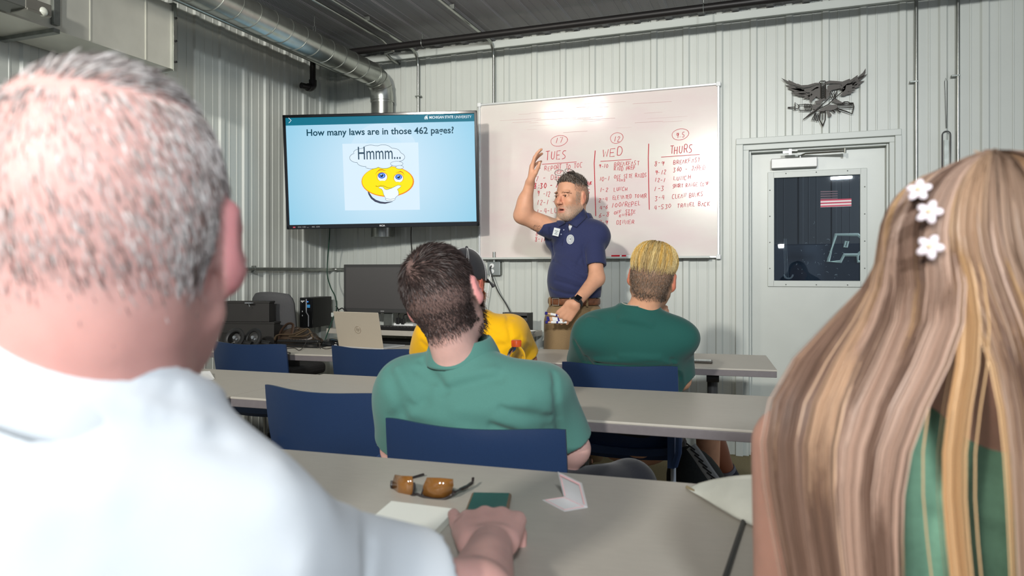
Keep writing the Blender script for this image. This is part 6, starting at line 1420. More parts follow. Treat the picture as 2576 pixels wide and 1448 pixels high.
# glasses pushed up on the head
MG = mat('glasses_frame', rgb(34, 30, 30), .3); b = MB(); hw_ = lambda x, y, z: head_world(hc, HF, hs, (x, y, z), hz)
for sx in (-1, 1):
    cx_ = sx*.037; pts = []
    for k in range(20):
        a = k/20*6.283; pts.append(hw_(cx_+math.cos(a)*.032, .052+math.sin(a)*.016, .136+math.sin(a)*.012-.10*abs(cx_+math.cos(a)*.032)**1.2*2))
    b.tube(pts, .0013, 6, closed=True)
    b.tube([hw_(sx*.061, .050, .116), hw_(sx*.078, .035, .10), hw_(sx*.086, -.01, .075), hw_(sx*.086, -.05, .055)], .0015, 6)
b.tube([hw_(-.009, .055, .126), hw_(0, .058, .130), hw_(.009, .055, .126)], .0014, 6)
gl_o = tag(b.build('eyeglasses', MG, smooth=True), 'thin dark wire eyeglasses pushed up on top of the standing person head', 'glasses')
mlens = mat('clear_lens', (.95, .9, .92, 1), .03, trans=1.0); mlens.node_tree.nodes['Principled BSDF'].inputs['IOR'].default_value = 1.05
for sx in (-1, 1):
    cx_ = sx*.037; b = MB(); pts = [hw_(cx_+math.cos(k/20*6.283)*.0315, .052+math.sin(k/20*6.283)*.0155, .136+math.sin(k/20*6.283)*.0115-.10*abs(cx_+math.cos(k/20*6.283)*.0315)**1.2*2) for k in range(20)]
    cc3 = sum(pts, Vector())/20; b.add([cc3]+pts, [(0, i+1, (i+1) % 20+1) for i in range(20)]); b.build('lens', mlens, gl_o, fix=False)
# markers in the hand
hand_c = Vector(np.mean([x[1] for x in hL.fing if True], 0)); lab_ = ('uppermost blue and white dry erase marker held in the lowered hand', 'second blue and white dry erase marker from the top in the hand', 'third blue and white dry erase marker from the top in the hand', 'lowest blue and white dry erase marker held in the lowered hand')
for k, (x0, y0, x1, y1) in enumerate(((1371, 787, 1415, 796), (1375, 799, 1415, 802), (1376, 804, 1414, 805), (1372, 810, 1412, 809))):
    a = J(x0, y0, ZF-.27); c = J(x1+14, y1+1, ZF-.255); d_ = (c-a).normalized(); t = thing('dry_erase_marker', lab_[k], 'marker', a, 0, 'dry erase markers held in the hand')
    b = MB(); b.tube([a, a+d_*.010, a+d_*.014], [.0085, .0085, .007], 12); b.build('end_cap', mat('marker_navy', rgb(44, 40, 120), .4), t, smooth=True)
    b = MB(); b.tube([a+d_*.014, a+d_*.032], [.003, .0055], 10); b.build('tip', mat('marker_tip', rgb(222, 176, 140), .6), t, smooth=True)
    b = MB(); b.tube([a+d_*.032, a+d_*.13], .0075, 12); b.build('barrel', M_WHITEP, t, smooth=True)
    b = MB(); b.tube([a+d_*.062, a+d_*.072], .0079, 12); b.build('band', MATS['marker_navy'], t, smooth=True)

# ================================================================== PERSON: TEAL GREEN POLO (row two, back view)
def seated(name_label, hc, HFm, hs, nk, TFm, w, h, dpt, shs, els, wrs, hands, skin, color, shirt_m, sleeve_t, neck_r, hh, pants_m, kn, hipc, fold_l, zs=1.0, jaw=1.0, face=False, neckcut=.03, shirt_noise=.003, arm_r=(.048, .041, .028), rs=(.066, .060), legs_bare=False, sleeve_mat=None, back_collar=0, shirt_name='shirt', hsh=.006, extra=None, hem=None, sleeves=True, pants_name='trousers', stand=None):
    t = thing('person', name_label, 'person', (nk[0], nk[1], 0))
    nb_ = head_world(hc, HFm, hs, (0, -.038, -.055)); feet = [Vector((k.x, k.y+.05, .07)) for k in kn]
    core = lambda p: torso_sdf(p, nk, TFm, w, h, dpt)
    def arms(p, extra_r=0):
        d = None
        for i in range(2):
            x = smin(cone(p, shs[i], els[i], arm_r[0]+extra_r, arm_r[1]+extra_r), cone(p, els[i], wrs[i], arm_r[1]+.003+extra_r, arm_r[2]+extra_r), .025)
            if hands[i] is not None: x = smin(x, hands[i](p), .015)
            d = x if d is None else np.minimum(d, x)
        return d
    def legs(p, r):
        d = None
        for i in range(2):
            x = cone(p, Vector((hipc[0]+(-.09 if i == 0 else .09)*TFm[0, 0], hipc[1]+(-.09 if i == 0 else .09)*TFm[1, 0], hipc[2])), kn[i], .082+r, .060+r)
            x = smin(x, cone(p, kn[i], feet[i], .058+r, .040+r), .03); d = x if d is None else smin(d, x, .02)
        return d
    def f_b(p):
        d = head_sdf(p, hc, HFm, hs, face, jaw, zs)
        d = smin(d, cone(p, nb_, A3(nk)-np.array([0, 0, .04]), neck_r, neck_r*1.08), .03); d = smin(d, core(p)+.012, .03)
        d = smin(d, arms(p), .02); d = smin(d, legs(p, 0), .04)
        for ft in feet: d = smin(d, cone(p, ft-Vector((0, 0, .03)), ft+Vector(A3(TFm[:, 1])*.15)-Vector((0, 0, .035)), .034, .03), .02)
        return d
    pts = [Vector(hc)+Vector((0, 0, .14*hs)), Vector(hc)+Vector((.12, .12, 0)), Vector(hc)-Vector((.12, .12, 0)), *shs, *els, *wrs, *kn, *feet, Vector(nk)+Vector((.28, .18, 0)), Vector(nk)-Vector((.28, .18, 0))]
    for hnd in hands:
        if hnd is not None: pts += [Vector(x) for x in hnd.pts]
    lo, hi = bbox(pts, .06); lo[2] = .005
    bo = soft('body', f_b, lo, hi, hh, skin, t, color)
    cuf = [Vector(A3(shs[i])*(1-sleeve_t[i])+A3(els[i])*sleeve_t[i]) for i in range(2)]
    fl_s = []
    def f_s(p):
        d = core(p)-.008
        if sleeves:
            for i in range(2):
                x = cone(p, shs[i], cuf[i], rs[0], rs[1]); d = smin(d, np.maximum(x, plane(p, cuf[i], A3(els[i])-A3(shs[i]))), .075)
        if stand is not None: d = smin(d, np.maximum(cone(p, A3(nk)-TFm @ np.array([0, 0, .05]), A3(nk)+TFm @ np.array([0, 0, .2]), stand[1]+.008, stand[1]), plane(p, A3(nk)+TFm @ np.array([0, 0, stand[0]]), TFm[:, 2])), .025)
        if extra is not None: d = extra(p, d)
        if fl_s: d = d-crease(p, fl_s)
        d = d-shirt_noise*noise3(p, 21, (13, 13, 24))
        if stand is None: d = smax(d, plane(p, A3(nk)+TFm @ np.array([0, -.02, neckcut]), TFm @ np.array([0, .10, 1])), .008)
        rr_n = neck_r*1.10 if stand is None else stand[1]-.006
        d = np.maximum(d, -(cone(p, A3(nk)+np.array([0, 0, -.0]), A3(nk)+TFm @ np.array([0, 0, .22]), rr_n, rr_n)))
        hemz = hipc[2]-.02 if hem is None else hem
        d = np.maximum(d, hemz-p[:, 2])
        if sleeves:
            for i in range(2):
                e = A3(els[i])-A3(shs[i]); e /= np.linalg.norm(e); d = np.maximum(d, -cone(p, A3(cuf[i])-e*.012, A3(cuf[i])+e*.1, arm_r[0]+.004, arm_r[0]+.004))
        return d
    fl_s += fold_lines(f_s, fold_l, max(.3, (Vector(nk)-CAM).length-.45))
    lo2, hi2 = bbox([*shs, *els, Vector(nk)+Vector((.28, .2, .08)), Vector(nk)-Vector((.28, .2, 0)), Vector((nk[0], nk[1], hipc[2]-.05)), Vector(hipc)+Vector((.2, .2, 0))], .07)
    so = soft(shirt_name, f_s, lo2, hi2, hsh, shirt_m, t)
    hemw = A3(hipc)
    def f_p(p): 
        d = smin(legs(p, .014), elli(p, A3(hipc)+np.array([0, 0, .02]), (.175*w, .14, .115), TFm), .05)-.003*noise3(p, 33, (18, 18, 22)); 
        if legs_bare: 
            for i in range(2): d = np.maximum(d, -np.minimum(plane(p, kn[i], (0, 0, 1))*-1, .08-np.linalg.norm(p-A3(kn[i])-np.array([0, 0, -.1]), axis=1)*0-.05)) if False else np.where(p[:, 2] < kn[i].z-.05, np.maximum(d, .01), d)
        else: d = np.maximum(d, .06-p[:, 2])
        return d
    lo3, hi3 = bbox([*kn, *feet, Vector(hipc)+Vector((.22, .2, .15)), Vector(hipc)-Vector((.22, .2, .1))], .08); lo3[2] = .02
    po = soft(pants_name, f_p, lo3, hi3, .009, pants_m, t)
    t['_'] = 0; del t['_']
    return t, bo, so, po, f_b, f_s
def march(f, px, py, t0, off=0.0):
    return Vector(hitray(f, px, py, t0, off))
def basecol(c1, hcn, HFm, hs, zs=1.0, earcol=None, extra=None, seed=1):
    def fn(V):
        c = np.tile(lc(*c1), (len(V), 1)); c = c*(1+.05*noise3(V, seed, (50, 50, 50))[:, None])
        q = (V-A3(hcn)) @ HFm/hs; q[:, 2] /= zs; hd = np.linalg.norm(q, axis=1) < .18
        if earcol is not None: e = (sstep(np.abs(q[:, 0]), .074, .082)*hd*(np.abs(q[:, 2]) < .05)*(np.abs(q[:, 1]) < .045))[:, None]*.8; c = c*(1-e)+lc(*earcol)*e
        if extra is not None: c = extra(c, q, hd, V)
        return c
    return fn
zC = 1.86
hcC = J(1117, 748, zC+.06); HC = frame(8, 4, -17); hsC = 1.20
nkC = J(1165, 915, 1.97); TC = frame(-4, 8, -2)
shC = [J(1020, 975, 1.98), J(1378, 985, 1.95)]; elC = [J(1000, 1130, 2.12), J(1440, 1128, 2.00)]; wrC = [J(1120, 1120, 2.22), J(1300, 1120, 2.16)]
knC = [Vector((-.86, 2.12, .53)), Vector((-.42, 2.14, .545))]; hipC = (-.72, 1.78, .56)
def colC(c, q, hd, V):
    # scalp shows dark roots under the short hair
    line_ = -.062+.0*q[:, 0]; m_ = (sstep(q[:, 2]-.45*np.clip(np.abs(q[:, 0])-.03, 0, 1), -.092, -.066)*sstep(-q[:, 1], -.045, -.01)*hd)
    m_ = np.maximum(m_, sstep(q[:, 2], .055, .085)*hd); ear = (np.abs(q[:, 0]) > .0785) & (np.abs(q[:, 2]) < .045) & (q[:, 1] > -.04); m_ = np.where(ear, 0, m_)[:, None]*.85
    return c*(1-m_)+lc(74, 62, 58)*m_
FC = []
for (a, b_, r, am) in (((975, 930), (1010, 1040), .016, -.007), ((1000, 925), (1045, 1010), .014, .006), ((1050, 930), (1110, 965), .016, -.008), ((1100, 970), (1240, 930), .02, .007), ((1110, 985), (1260, 950), .018, -.006), ((1060, 905), (1120, 980), .014, -.008), ((1250, 1055), (1380, 1085), .018, .008), ((1240, 1070), (1390, 1105), .016, -.009), ((1040, 1040), (1180, 1085), .024, .007), ((1150, 1030), (1320, 1010), .03, .007), ((1260, 1025), (1385, 1050), .014, -.007), ((985, 1050), (1070, 1010), .02, -.006), ((1100, 1085), (1330, 1100), .018, .007), ((1395, 940), (1408, 1090), .012, -.010)):
    FC.append((a, b_, r*.95, am*1.0))
M_TEAL = cloth('teal_green_polo', rgb(80, 128, 120), noise=.08)
SK_C = skinmat('skin_pale', rgb(226, 178, 168))
pc_, bC, sC, _, fbC, fsC = seated('person in teal green polo with short dark hair, seated in the middle row', hcC, HC, hsC, nkC, TC, 1.16, 1.0, 1.05, shC, elC, wrC,
    [make_hand(wrC[0], (.8, .5, 0), (0, 0, 1), (0, 1, 0), 1.0), make_hand(wrC[1], (-.8, .5, 0), (0, 0, 1), (0, 1, 0), 1.0)], SK_C, basecol((226, 180, 170), hcC, HC, hsC, earcol=(232, 150, 150), extra=colC), M_TEAL, (.80, .84), .060, .006, cloth('dark_jeans', rgb(34, 36, 44), noise=.35, nscale=260, bump=.3), knC, hipC, FC, arm_r=(.050, .044, .030), rs=(.070, .069), neckcut=.045, hem=.46, shirt_name='polo_shirt', stand=(.068, .078), hsh=.005)
# collar of the polo
b = MB(); K = 20; V = []
for k in range(K+1):
    a = -math.pi*.78+math.pi*1.56*k/K; x = math.sin(a)*.082; y = -math.cos(a)*.078; 
    V += [A3(nkC)+TC @ np.array([x*.98, y*1.0, .072]), A3(nkC)+TC @ np.array([x*1.08, y*1.12, .068]), A3(nkC)+TC @ np.array([x*1.34, y*1.40, .020-.014*abs(math.cos(a))])]
b.add(V, [(3*k, 3*k+1, 3*k+4, 3*k+3) for k in range(K)]+[(3*k+1, 3*k+2, 3*k+5, 3*k+4) for k in range(K)]); o = b.build('collar', M_TEAL, sC, smooth=True, auto=False); s_ = o.modifiers.new('t', 'SOLIDIFY'); s_.thickness = .005; s_ = o.modifiers.new('s', 'SUBSURF'); s_.levels = 1; s_.render_levels = 1
# hair with crown whorl
def regC(q):
    x, y, z = np.abs(q[:, 0]), q[:, 1], q[:, 2]; h_ = z > -.088+.45*np.clip(x-.03, 0, 1)-.0; back = y < .0; side_ = (y >= .0) & (z > .0+.9*np.clip(y-.0, 0, 1)); ear = (x > .066) & (z < .03) & (y > -.035)
    return np.where(ear, 0, np.where(back, h_, side_ | (z > .07)).astype(float)*np.where(z < -.070, .6, 1.))
P, Nn, ql = scalp(hcC, HC, hsC, 24000, 31, regC, neck=.049)
wh = np.array([-.022, -.075, .085]); rel = ql-wh; dist = np.linalg.norm(rel, axis=1); rad = rel/np.maximum(dist, 1e-6)[:, None]; nl = Nn @ HC
sw = np.cross(nl, rad); k_ = np.exp(-(dist/.035)**2)[:, None]; flow = rad*(1-k_*.5)+sw*k_*1.0+np.array([0, 0, -.3])*(1-k_); flow = flow @ HC.T
top = sstep(ql[:, 2], .0, .07); hp = combed(P, Nn, flow, .007+.020*top, .16, 4, .16)
cC = lc(52, 42, 40)*(np.random.RandomState(5).uniform(.55, 1.7, (len(P), 1))); thin = np.exp(-(dist/.018)**2) > np.random.RandomState(6).uniform(size=len(P)); hp = hp[~thin]; cC = cC[~thin]
strands('hair', hp, .0009, cC, HAIRM, pc_)
P, Nn, ql = scalp(hcC, HC, hsC, 2600, 32, lambda q: ((q[:, 0] > .045) & (q[:, 2] < .0) & (q[:, 1] > .012) & (q[:, 2] > -.11)).astype(float), jaw=1.0)
hp = combed(P, Nn, np.tile(HC @ np.array([.2, .3, -1.]), (len(P), 1)), .024, .55, 4, .35); strands('beard', hp, .0009, lc(58, 40, 34)*(np.random.RandomState(7).uniform(.6, 1.4, (len(P), 1))), HAIRM, pc_)
# ================================================================== PERSON: BLOND, DARK GREEN SHIRT (front row)
zE = 3.06
hcE = J(1641, 700, zE-.02); HE = frame(2, -6, 9); hsE = 1.16
nkE = J(1607, 792, zE-.01); TE = frame(-2, 6, 4)
shE = [J(1480, 845, zE+.02), J(1698, 858, zE+.02)]; elE = [J(1455, 925, zE+.22), J(1712, 955, zE+.05)]; wrE = [J(1560, 905, 3.45), J(1672, 830, 3.28)]
knE = [Vector((J(1560, 1060, 3.4).x, 3.44, .52)), Vector((J(1785, 1060, 3.35).x, 3.38, .50))]; hipE = (-.62, 3.08, .55)
FE = []
for (a, b_, r, am) in (((1500, 905), (1660, 898), .014, .007), ((1500, 915), (1690, 925), .012, -.008), ((1560, 895), (1700, 915), .012, .006), ((1475, 900), (1500, 925), .012, -.008), ((1560, 800), (1640, 815), .014, .004), ((1540, 815), (1640, 830), .012, -.004), ((1690, 905), (1712, 950), .012, -.008), ((1445, 860), (1470, 910), .012, -.008), ((1480, 800), (1520, 820), .016, .005)):
    FE.append((a, b_, r*.9, am*1.5))
def colE(c, q, hd, V):
    m_ = sstep(q[:, 2]-.3*np.clip(np.abs(q[:, 0])-.02, 0, 1), -.090, -.070)*sstep(-q[:, 1], -.045, -.015)*hd; ear = (np.abs(q[:, 0]) > .0785) & (np.abs(q[:, 2]) < .045) & (q[:, 1] > -.04); m_ = np.where(ear, 0, np.maximum(m_, sstep(q[:, 2], .05, .08)*hd))[:, None]*.8
    return c*(1-m_)+lc(120, 98, 80)*m_
pe_, bE, sE, _, fbE, fsE = seated('person with two-tone blond hair in a dark green t-shirt, seated at the front table', hcE, HE, hsE, nkE, TE, 1.10, 1.0, 1.02, shE, elE, wrE,
    [make_hand(wrE[0], (.8, .5, 0), (0, 0, 1), (0, 1, 0), 1.0), make_hand(wrE[1], (-.05, .0, 1), (.9, -.3, 0), (-.2, .9, .2), 1.0, ((.5, .8, .5),)*4)], skinmat('skin_warm', rgb(218, 166, 134)), basecol((216, 162, 130), hcE, HE, hsE, earcol=(214, 120, 96), extra=colE), cloth('dark_green_tee', rgb(34, 84, 78), noise=.08), (.78, .90), .060, .006, cloth('dark_shorts', rgb(40, 42, 46)), knE, hipE, FE, arm_r=(.046, .040, .028), rs=(.066, .066), neckcut=.042, stand=(.036, .076), hem=.50, legs_bare=True, shirt_name='t_shirt', pants_name='shorts')
def regE(q):
    x, y, z = np.abs(q[:, 0]), q[:, 1], q[:, 2]; h_ = z > -.088+.30*np.clip(x-.02, 0, 1); ear = (x > .066) & (z < .03) & (y > -.035); side_ = z > .0+.9*np.clip(y, 0, 1); return np.where(ear, 0, np.where(y < 0, h_, side_ | (z > .07))).astype(float)
P, Nn, ql = scalp(hcE, HE, hsE, 14000, 41, regE, neck=.050)
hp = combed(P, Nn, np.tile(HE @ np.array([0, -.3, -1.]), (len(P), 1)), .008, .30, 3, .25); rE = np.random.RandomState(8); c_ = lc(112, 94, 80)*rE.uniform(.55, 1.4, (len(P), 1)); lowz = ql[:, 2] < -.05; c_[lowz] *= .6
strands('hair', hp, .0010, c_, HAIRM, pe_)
# long blond top layer, parted in the middle
nT = 9000; r_ = np.random.RandomState(9); ang = r_.uniform(-2.7, 2.7, nT); st = r_.uniform(0, 1, nT)
root = np.stack([np.sin(ang)*.018*st+np.sign(ang)*.004, .045-st*.10, np.zeros(nT)], 1); K = 9; path = np.zeros((nT, K, 3)); out_az = ang
def onhead(q, lift):      # push local points to the head surface + lift
    for _ in range(3):
        d = head_sdf(q, (0, 0, 0), np.eye(3), 1.0, False, 1.0, 1.0, False)-lift; e = 2e-3
        g = np.stack([head_sdf(q+np.eye(3)[i]*e, (0, 0, 0), np.eye(3), 1, False, 1, 1, False)-head_sdf(q-np.eye(3)[i]*e, (0, 0, 0), np.eye(3), 1, False, 1, 1, False) for i in range(3)], 1); g /= np.maximum(np.linalg.norm(g, axis=1)[:, None], 1e-9); q = q-g*d[:, None]
    return q
lenf = r_.uniform(.74, 1.0, nT)*(1+.10*np.sin(np.round(ang*13)*2.1)); clump = np.round(ang*13+.3*np.sin(ang*7))/13; ang2 = ang*.75+clump*.25+r_.normal(0, .05, nT)
for k in range(K):
    s = k/(K-1)*lenf; th_ = s*(1.52+.22*np.cos(ang2))
    q = np.stack([np.sin(ang2)*np.sin(th_)*.082+root[:, 0]*(1-s), -np.cos(ang2)*np.sin(th_)*.10+root[:, 1]*.35*(1-s)-.012, .034+np.cos(th_)*.095], 1); lift = (.010+.010*np.sin(s*math.pi)-.007*s)+.003*np.sin(ang*40)*s+r_.uniform(-.003, .003, nT)
    path[:, k] = onhead(q, lift)
keep = ~((np.abs(np.sin(ang)) > .96) & (r_.uniform(size=nT) < .3)); path = path[keep]; path = (path*hsE) @ HE.T+A3(hcE)
cb = lc(226, 200, 140)*r_.uniform(.55, 1.15, (nT, 1)); dk2 = (np.sin(clump*37) > .35); dk2 &= r_.uniform(size=nT) < .6; cb[dk2] = cb[dk2]*np.array([.62, .55, .50]); gd = (np.sin(clump*53) > .6); cb[gd] = lc(214, 172, 90)*r_.uniform(.8, 1.1, (gd.sum(), 1)); cb = cb[keep]
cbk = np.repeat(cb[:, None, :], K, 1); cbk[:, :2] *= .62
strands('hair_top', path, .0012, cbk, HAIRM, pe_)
b = MB(); pts = [A3(nkE)+TE @ np.array([math.sin(a)*.070, -math.cos(a)*.070-.012, .052]) for a in np.linspace(-1.2, .6, 26)]
for p_ in pts: b.sphere(p_, .0028, 6, 4)
b.build('necklace', mat('chain_silver', rgb(225, 222, 210), .2, .8), pe_, smooth=True)['kind'] = 'stuff'
# bare shin and sock on the right side
b = MB(); k0 = J(1775, 1075, 3.32); k1 = J(1832, 1185, 3.42); mid = k0.lerp(k1, .35)
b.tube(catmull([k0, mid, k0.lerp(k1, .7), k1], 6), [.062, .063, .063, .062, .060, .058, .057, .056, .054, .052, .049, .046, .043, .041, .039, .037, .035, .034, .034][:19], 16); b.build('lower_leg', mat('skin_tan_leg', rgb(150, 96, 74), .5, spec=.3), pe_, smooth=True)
d_ = (k1-k0).normalized(); b = MB(); b.tube([k1-d_*.02, k1+d_*.05, k1+d_*.12], [.038, .040, .042], 16); sk_ = b.build('sock', cloth('navy_sock', rgb(44, 46, 60)), pe_, smooth=True)
b = MB(); b.tube([k1-d_*.024, k1-d_*.004], [.0392, .0396], 16); b.build('sock_cuff', cloth('grey_sock', rgb(120, 124, 136)), sk_, smooth=True)
# ================================================================== PERSON: YELLOW SHIRT, CAP (front row)
zD = 3.16
hcD = J(1168, 712, zD); HD = frame(-8, -4, 4); hsD = 1.14
nkD = J(1185, 800, zD+.02); TD = frame(-6, 8, 2)
shD = [J(1085, 838, zD), J(1290, 832, zD+.03)]; elD = [J(1062, 905, zD+.12), J(1325, 905, zD+.10)]; wrD = [J(1120, 900, 3.48), J(1290, 898, 3.5)]
knD = [Vector((-1.42, 3.42, .53)), Vector((-1.14, 3.43, .53))]; hipD = (-1.30, 3.10, .55)
FD = []
for (a, b_, r, am) in (((1225, 850), (1290, 800), .014, -.005), ((1240, 870), (1310, 850), .014, -.005), ((1230, 830), (1300, 880), .012, .004), ((1275, 790), (1285, 850), .010, -.006), ((1225, 880), (1275, 895), .014, .006), ((1060, 860), (1090, 880), .012, -.006), ((1290, 850), (1335, 865), .012, .005)):
    FD.append((a, b_, r*.9, am*1.1))
pd_, bD, sD, _, fbD, fsD = seated('person in a bright yellow t-shirt and black cap, mostly hidden behind the teal polo', hcD, HD, hsD, nkD, TD, 1.10, 1.0, 1.05, shD, elD, wrD,
    [make_hand(wrD[0], (.8, .5, 0), (0, 0, 1), (0, 1, 0), 1.0), make_hand(wrD[1], (-.8, .5, 0), (0, 0, 1), (0, 1, 0), 1.0)], skinmat('skin_ruddy', rgb(216, 150, 124)), basecol((214, 146, 122), hcD, HD, hsD, earcol=(216, 110, 92)), cloth('yellow_tee', rgb(238, 180, 14), noise=.05), (.80, .85), .060, .006, cloth('dark_trousers', rgb(44, 46, 50)), knD, hipD, FD, arm_r=(.046, .040, .028), rs=(.072, .068), neckcut=.036, stand=(.022, .076), hem=.50, shirt_name='t_shirt')
# cap
nx = 28; V = []; nr = 9
capM = cloth('black_cap', rgb(44, 44, 48), noise=.1)
for k in range(nr+1):
    ph = math.pi/2*k/nr*1.06
    for i in range(nx):
        a = 2*math.pi*i/nx; q = np.array([math.cos(a)*.086*math.cos(min(ph, math.pi/2)), math.sin(a)*.106*math.cos(min(ph, math.pi/2))-.008, .018+.118*math.sin(min(ph, math.pi/2))-.22*(0)]); V.append(head_world(hcD, HD, hsD, q))
Fq = [(k*nx+i, k*nx+(i+1) % nx, (k+1)*nx+(i+1) % nx, (k+1)*nx+i) for k in range(nr) for i in range(nx)]
cap_t = thing('baseball_cap', 'black cap with white stitched seams on the person in yellow', 'cap', head_world(hcD, HD, hsD, (0, 0, .02)))
o = mesh('crown', V, Fq, capM, cap_t); fixn(o.data); s_ = o.modifiers.new('t', 'SOLIDIFY'); s_.thickness = .003
b = MB()
for i in range(0, 6):
    for off in (-.05, .05):
        a = 2*math.pi*(i/6)+off+.26; b.tube([head_world(hcD, HD, hsD, (math.cos(a)*.0875*math.cos(ph), math.sin(a)*.1075*math.cos(ph)-.008, .018+.1195*math.sin(ph))) for ph in np.linspace(0, 1.5, 12)], .0009, 4)
b.build('stitching', mat('stitch_white', rgb(200, 200, 200), .7), o)
b = MB(); b.sphere(head_world(hcD, HD, hsD, (0, -.008, .138)), .007, 10, 6); b.build('top_button', capM, cap_t, smooth=True)
V = []
for k in range(7):
    for i in range(15):
        a = -1.15+2.3*i/14; s = k/6; V.append(head_world(hcD, HD, hsD, (math.sin(a)*(.086+.004*s), math.cos(a)*.100+s*.075*math.cos(a)**.7 if math.cos(a) > 0 else 0, .026-.012*s-.025*math.sin(a)**2*s)))
Fq = [(k*15+i, k*15+i+1, (k+1)*15+i+1, (k+1)*15+i) for k in range(6) for i in range(14)]; o = mesh('brim', V, Fq, capM, cap_t); s_ = o.modifiers.new('t', 'SOLIDIFY'); s_.thickness = .003
P, Nn, ql = scalp(hcD, HD, hsD, 3500, 51, lambda q: ((q[:, 2] < .03) & (q[:, 2] > -.075) & (q[:, 1] < .02)).astype(float))
hp = combed(P, Nn, np.tile(HD @ np.array([.1, -.4, -1.]), (len(P), 1)), .030, .3, 5, .35); strands('hair', hp, .0010, lc(130, 74, 46)*np.random.RandomState(2).uniform(.6, 1.4, (len(P), 1)), HAIRM, pd_)
P, Nn, ql = scalp(hcD, HD, hsD, 2500, 52, lambda q: ((q[:, 0] > .03) & (q[:, 2] < -.02) & (q[:, 1] > .0)).astype(float))
hp = combed(P, Nn, np.tile(HD @ np.array([.2, .3, -1.]), (len(P), 1)), .030, .4, 4, .4); strands('beard', hp, .0010, lc(140, 76, 46)*np.random.RandomState(2).uniform(.6, 1.4, (len(P), 1)), HAIRM, pd_)
# ================================================================== PERSON: WHITE SHIRT, GREY HAIR (foreground left)
zA = .60
hcA = J(283, 608, zA); HA = frame(33, 0, 0); hsA = 1.19
nkA = J(250, 985, .62); TA = frame(33, -12, 24)
nkA = J(205, 985, .585)
shA = [J(-300, 1230, .66), J(830, 1480, .67)]; elA = [J(-420, 1900, .75), J(1190, 1530, .77)]; wrA = [J(200, 1700, .95), J(1236, 1372, 1.05)]
knA = [Vector((-.75, .98, .53)), Vector((-.42, 1.05, .53))]; hipA = (-.46, .50, .53)
kn0 = J(1262, 1262, 1.20); dA = (J(1242, 1262, 1.22)-wrA[1])
handA = make_hand(wrA[1]+Vector((0, 0, .0)), dA, (0.05, -.25, 1), (-1, .15, 0), 1.25, ((.75, .7, .5), (.8, .7, .5), (.85, .75, .5), (.9, .8, .5)), thumb=.35, spread=.35, tdir=(J(1150, 1318, 1.16)-J(1190, 1370, 1.07)))
FA = []
for (a, b_, r, am) in (((0, 870), (440, 985), .012, -.004), ((0, 930), (500, 1070), .012, .005), ((60, 1010), (560, 1110), .014, -.004), ((300, 1200), (800, 1260), .03, .004), ((200, 1350), (700, 1380), .03, -.004), ((932, 1215), (925, 1448), .008, -.005), ((700, 1180), (760, 1420), .02, .003)):
    FA.append((a, b_, r, am))
def hairmaskA(q):
    x, y, z = q[:, 0], q[:, 1], q[:, 2]; return x, y, z
def colA(c, q, hd, V):
    red = np.exp(-((V[:, 2]-A3(nkA)[2])/.1)**2)[:, None]*.25; c = c*(1-red)+lc(232, 150, 140)*red
    m_ = sstep(q[:, 2], -.06, -.02)*hd*.22; m_ = m_[:, None]; return c*(1-m_)+lc(196, 182, 180)*m_
MWS = cloth('white_polo', rgb(218, 225, 232), noise=.02, bump=.12, bscale=700)
pa_, bA, sA, _, fbA, fsA = seated('person with short grey hair and a white polo shirt, blurred in the left foreground', hcA, HA, hsA, nkA, TA, 1.10, 1.05, 1.0, shA, elA, wrA, [None, handA], skinmat('skin_pink', rgb(232, 176, 168), .15), basecol((224, 174, 166), hcA, HA, hsA, earcol=(240, 138, 146), extra=colA), MWS, (.8, .56), .070, .0048, cloth('grey_trousers', rgb(70, 72, 76)), knA, hipA, FA, arm_r=(.050, .043, .031), rs=(.072, .070), neckcut=.075, stand=(.036, .090), hem=.50, shirt_name='polo_shirt', hsh=.006, shirt_noise=.0015)
b = MB(); K = 24; V = []
for k in range(K+1):
    a = -math.pi*.80+math.pi*1.60*k/K; x = math.sin(a)*.088; y = -math.cos(a)*.086
    V += [A3(nkA)+TA @ np.array([x*1.04, y*1.06, .038]), A3(nkA)+TA @ np.array([x*1.12, y*1.16, .034]), A3(nkA)+TA @ np.array([x*1.30, y*1.38, -.022-.012*abs(math.cos(a))])]
b.add(V, [(3*k, 3*k+1, 3*k+4, 3*k+3) for k in range(K)]+[(3*k+1, 3*k+2, 3*k+5, 3*k+4) for k in range(K)]); o = b.build('collar', MWS, sA, smooth=True, auto=False); s_ = o.modifiers.new('t', 'SOLIDIFY'); s_.thickness = .006; s_ = o.modifiers.new('s', 'SUBSURF'); s_.levels = 1; s_.render_levels = 1
def regA(q):
    x, y, z = np.abs(q[:, 0]), q[:, 1], q[:, 2]; ear = (x > .066) & (z < .032) & (y > -.036); h_ = np.where(y < 0, z > -.056+.30*np.clip(x-.03, 0, 1), z > .0+.9*y)
    bald = np.exp(-((q[:, 0]+.0)/.040)**2-((z-.045)/.042)**2)*(y < 0)*.62
    return np.where(ear, 0, h_*np.clip(1-bald, 0, 1)*np.where(z < -.03, .6, 1))
P, Nn, ql = scalp(hcA, HA, hsA, 26000, 61, regA, neck=.055)
fl_ = np.stack([ql[:, 0]*6+.25, np.where(ql[:, 2] > .09, .6, -.1), np.where(ql[:, 2] > .09, .0, -1.)], 1) @ HA.T
top = sstep(ql[:, 2], .075, .115); sides = sstep(np.abs(ql[:, 0]), .045, .070)
hp = combed(P, Nn, fl_, .011+.013*top+.002*sides, .10, 4, .12, seed=5)
rA = np.random.RandomState(4); cA = lc(214, 208, 206)*rA.uniform(.55, 1.15, (len(P), 1)); dkk = rA.uniform(size=len(P)) < .22; cA[dkk] = lc(120, 106, 100)*rA.uniform(.7, 1.2, (dkk.sum(), 1))
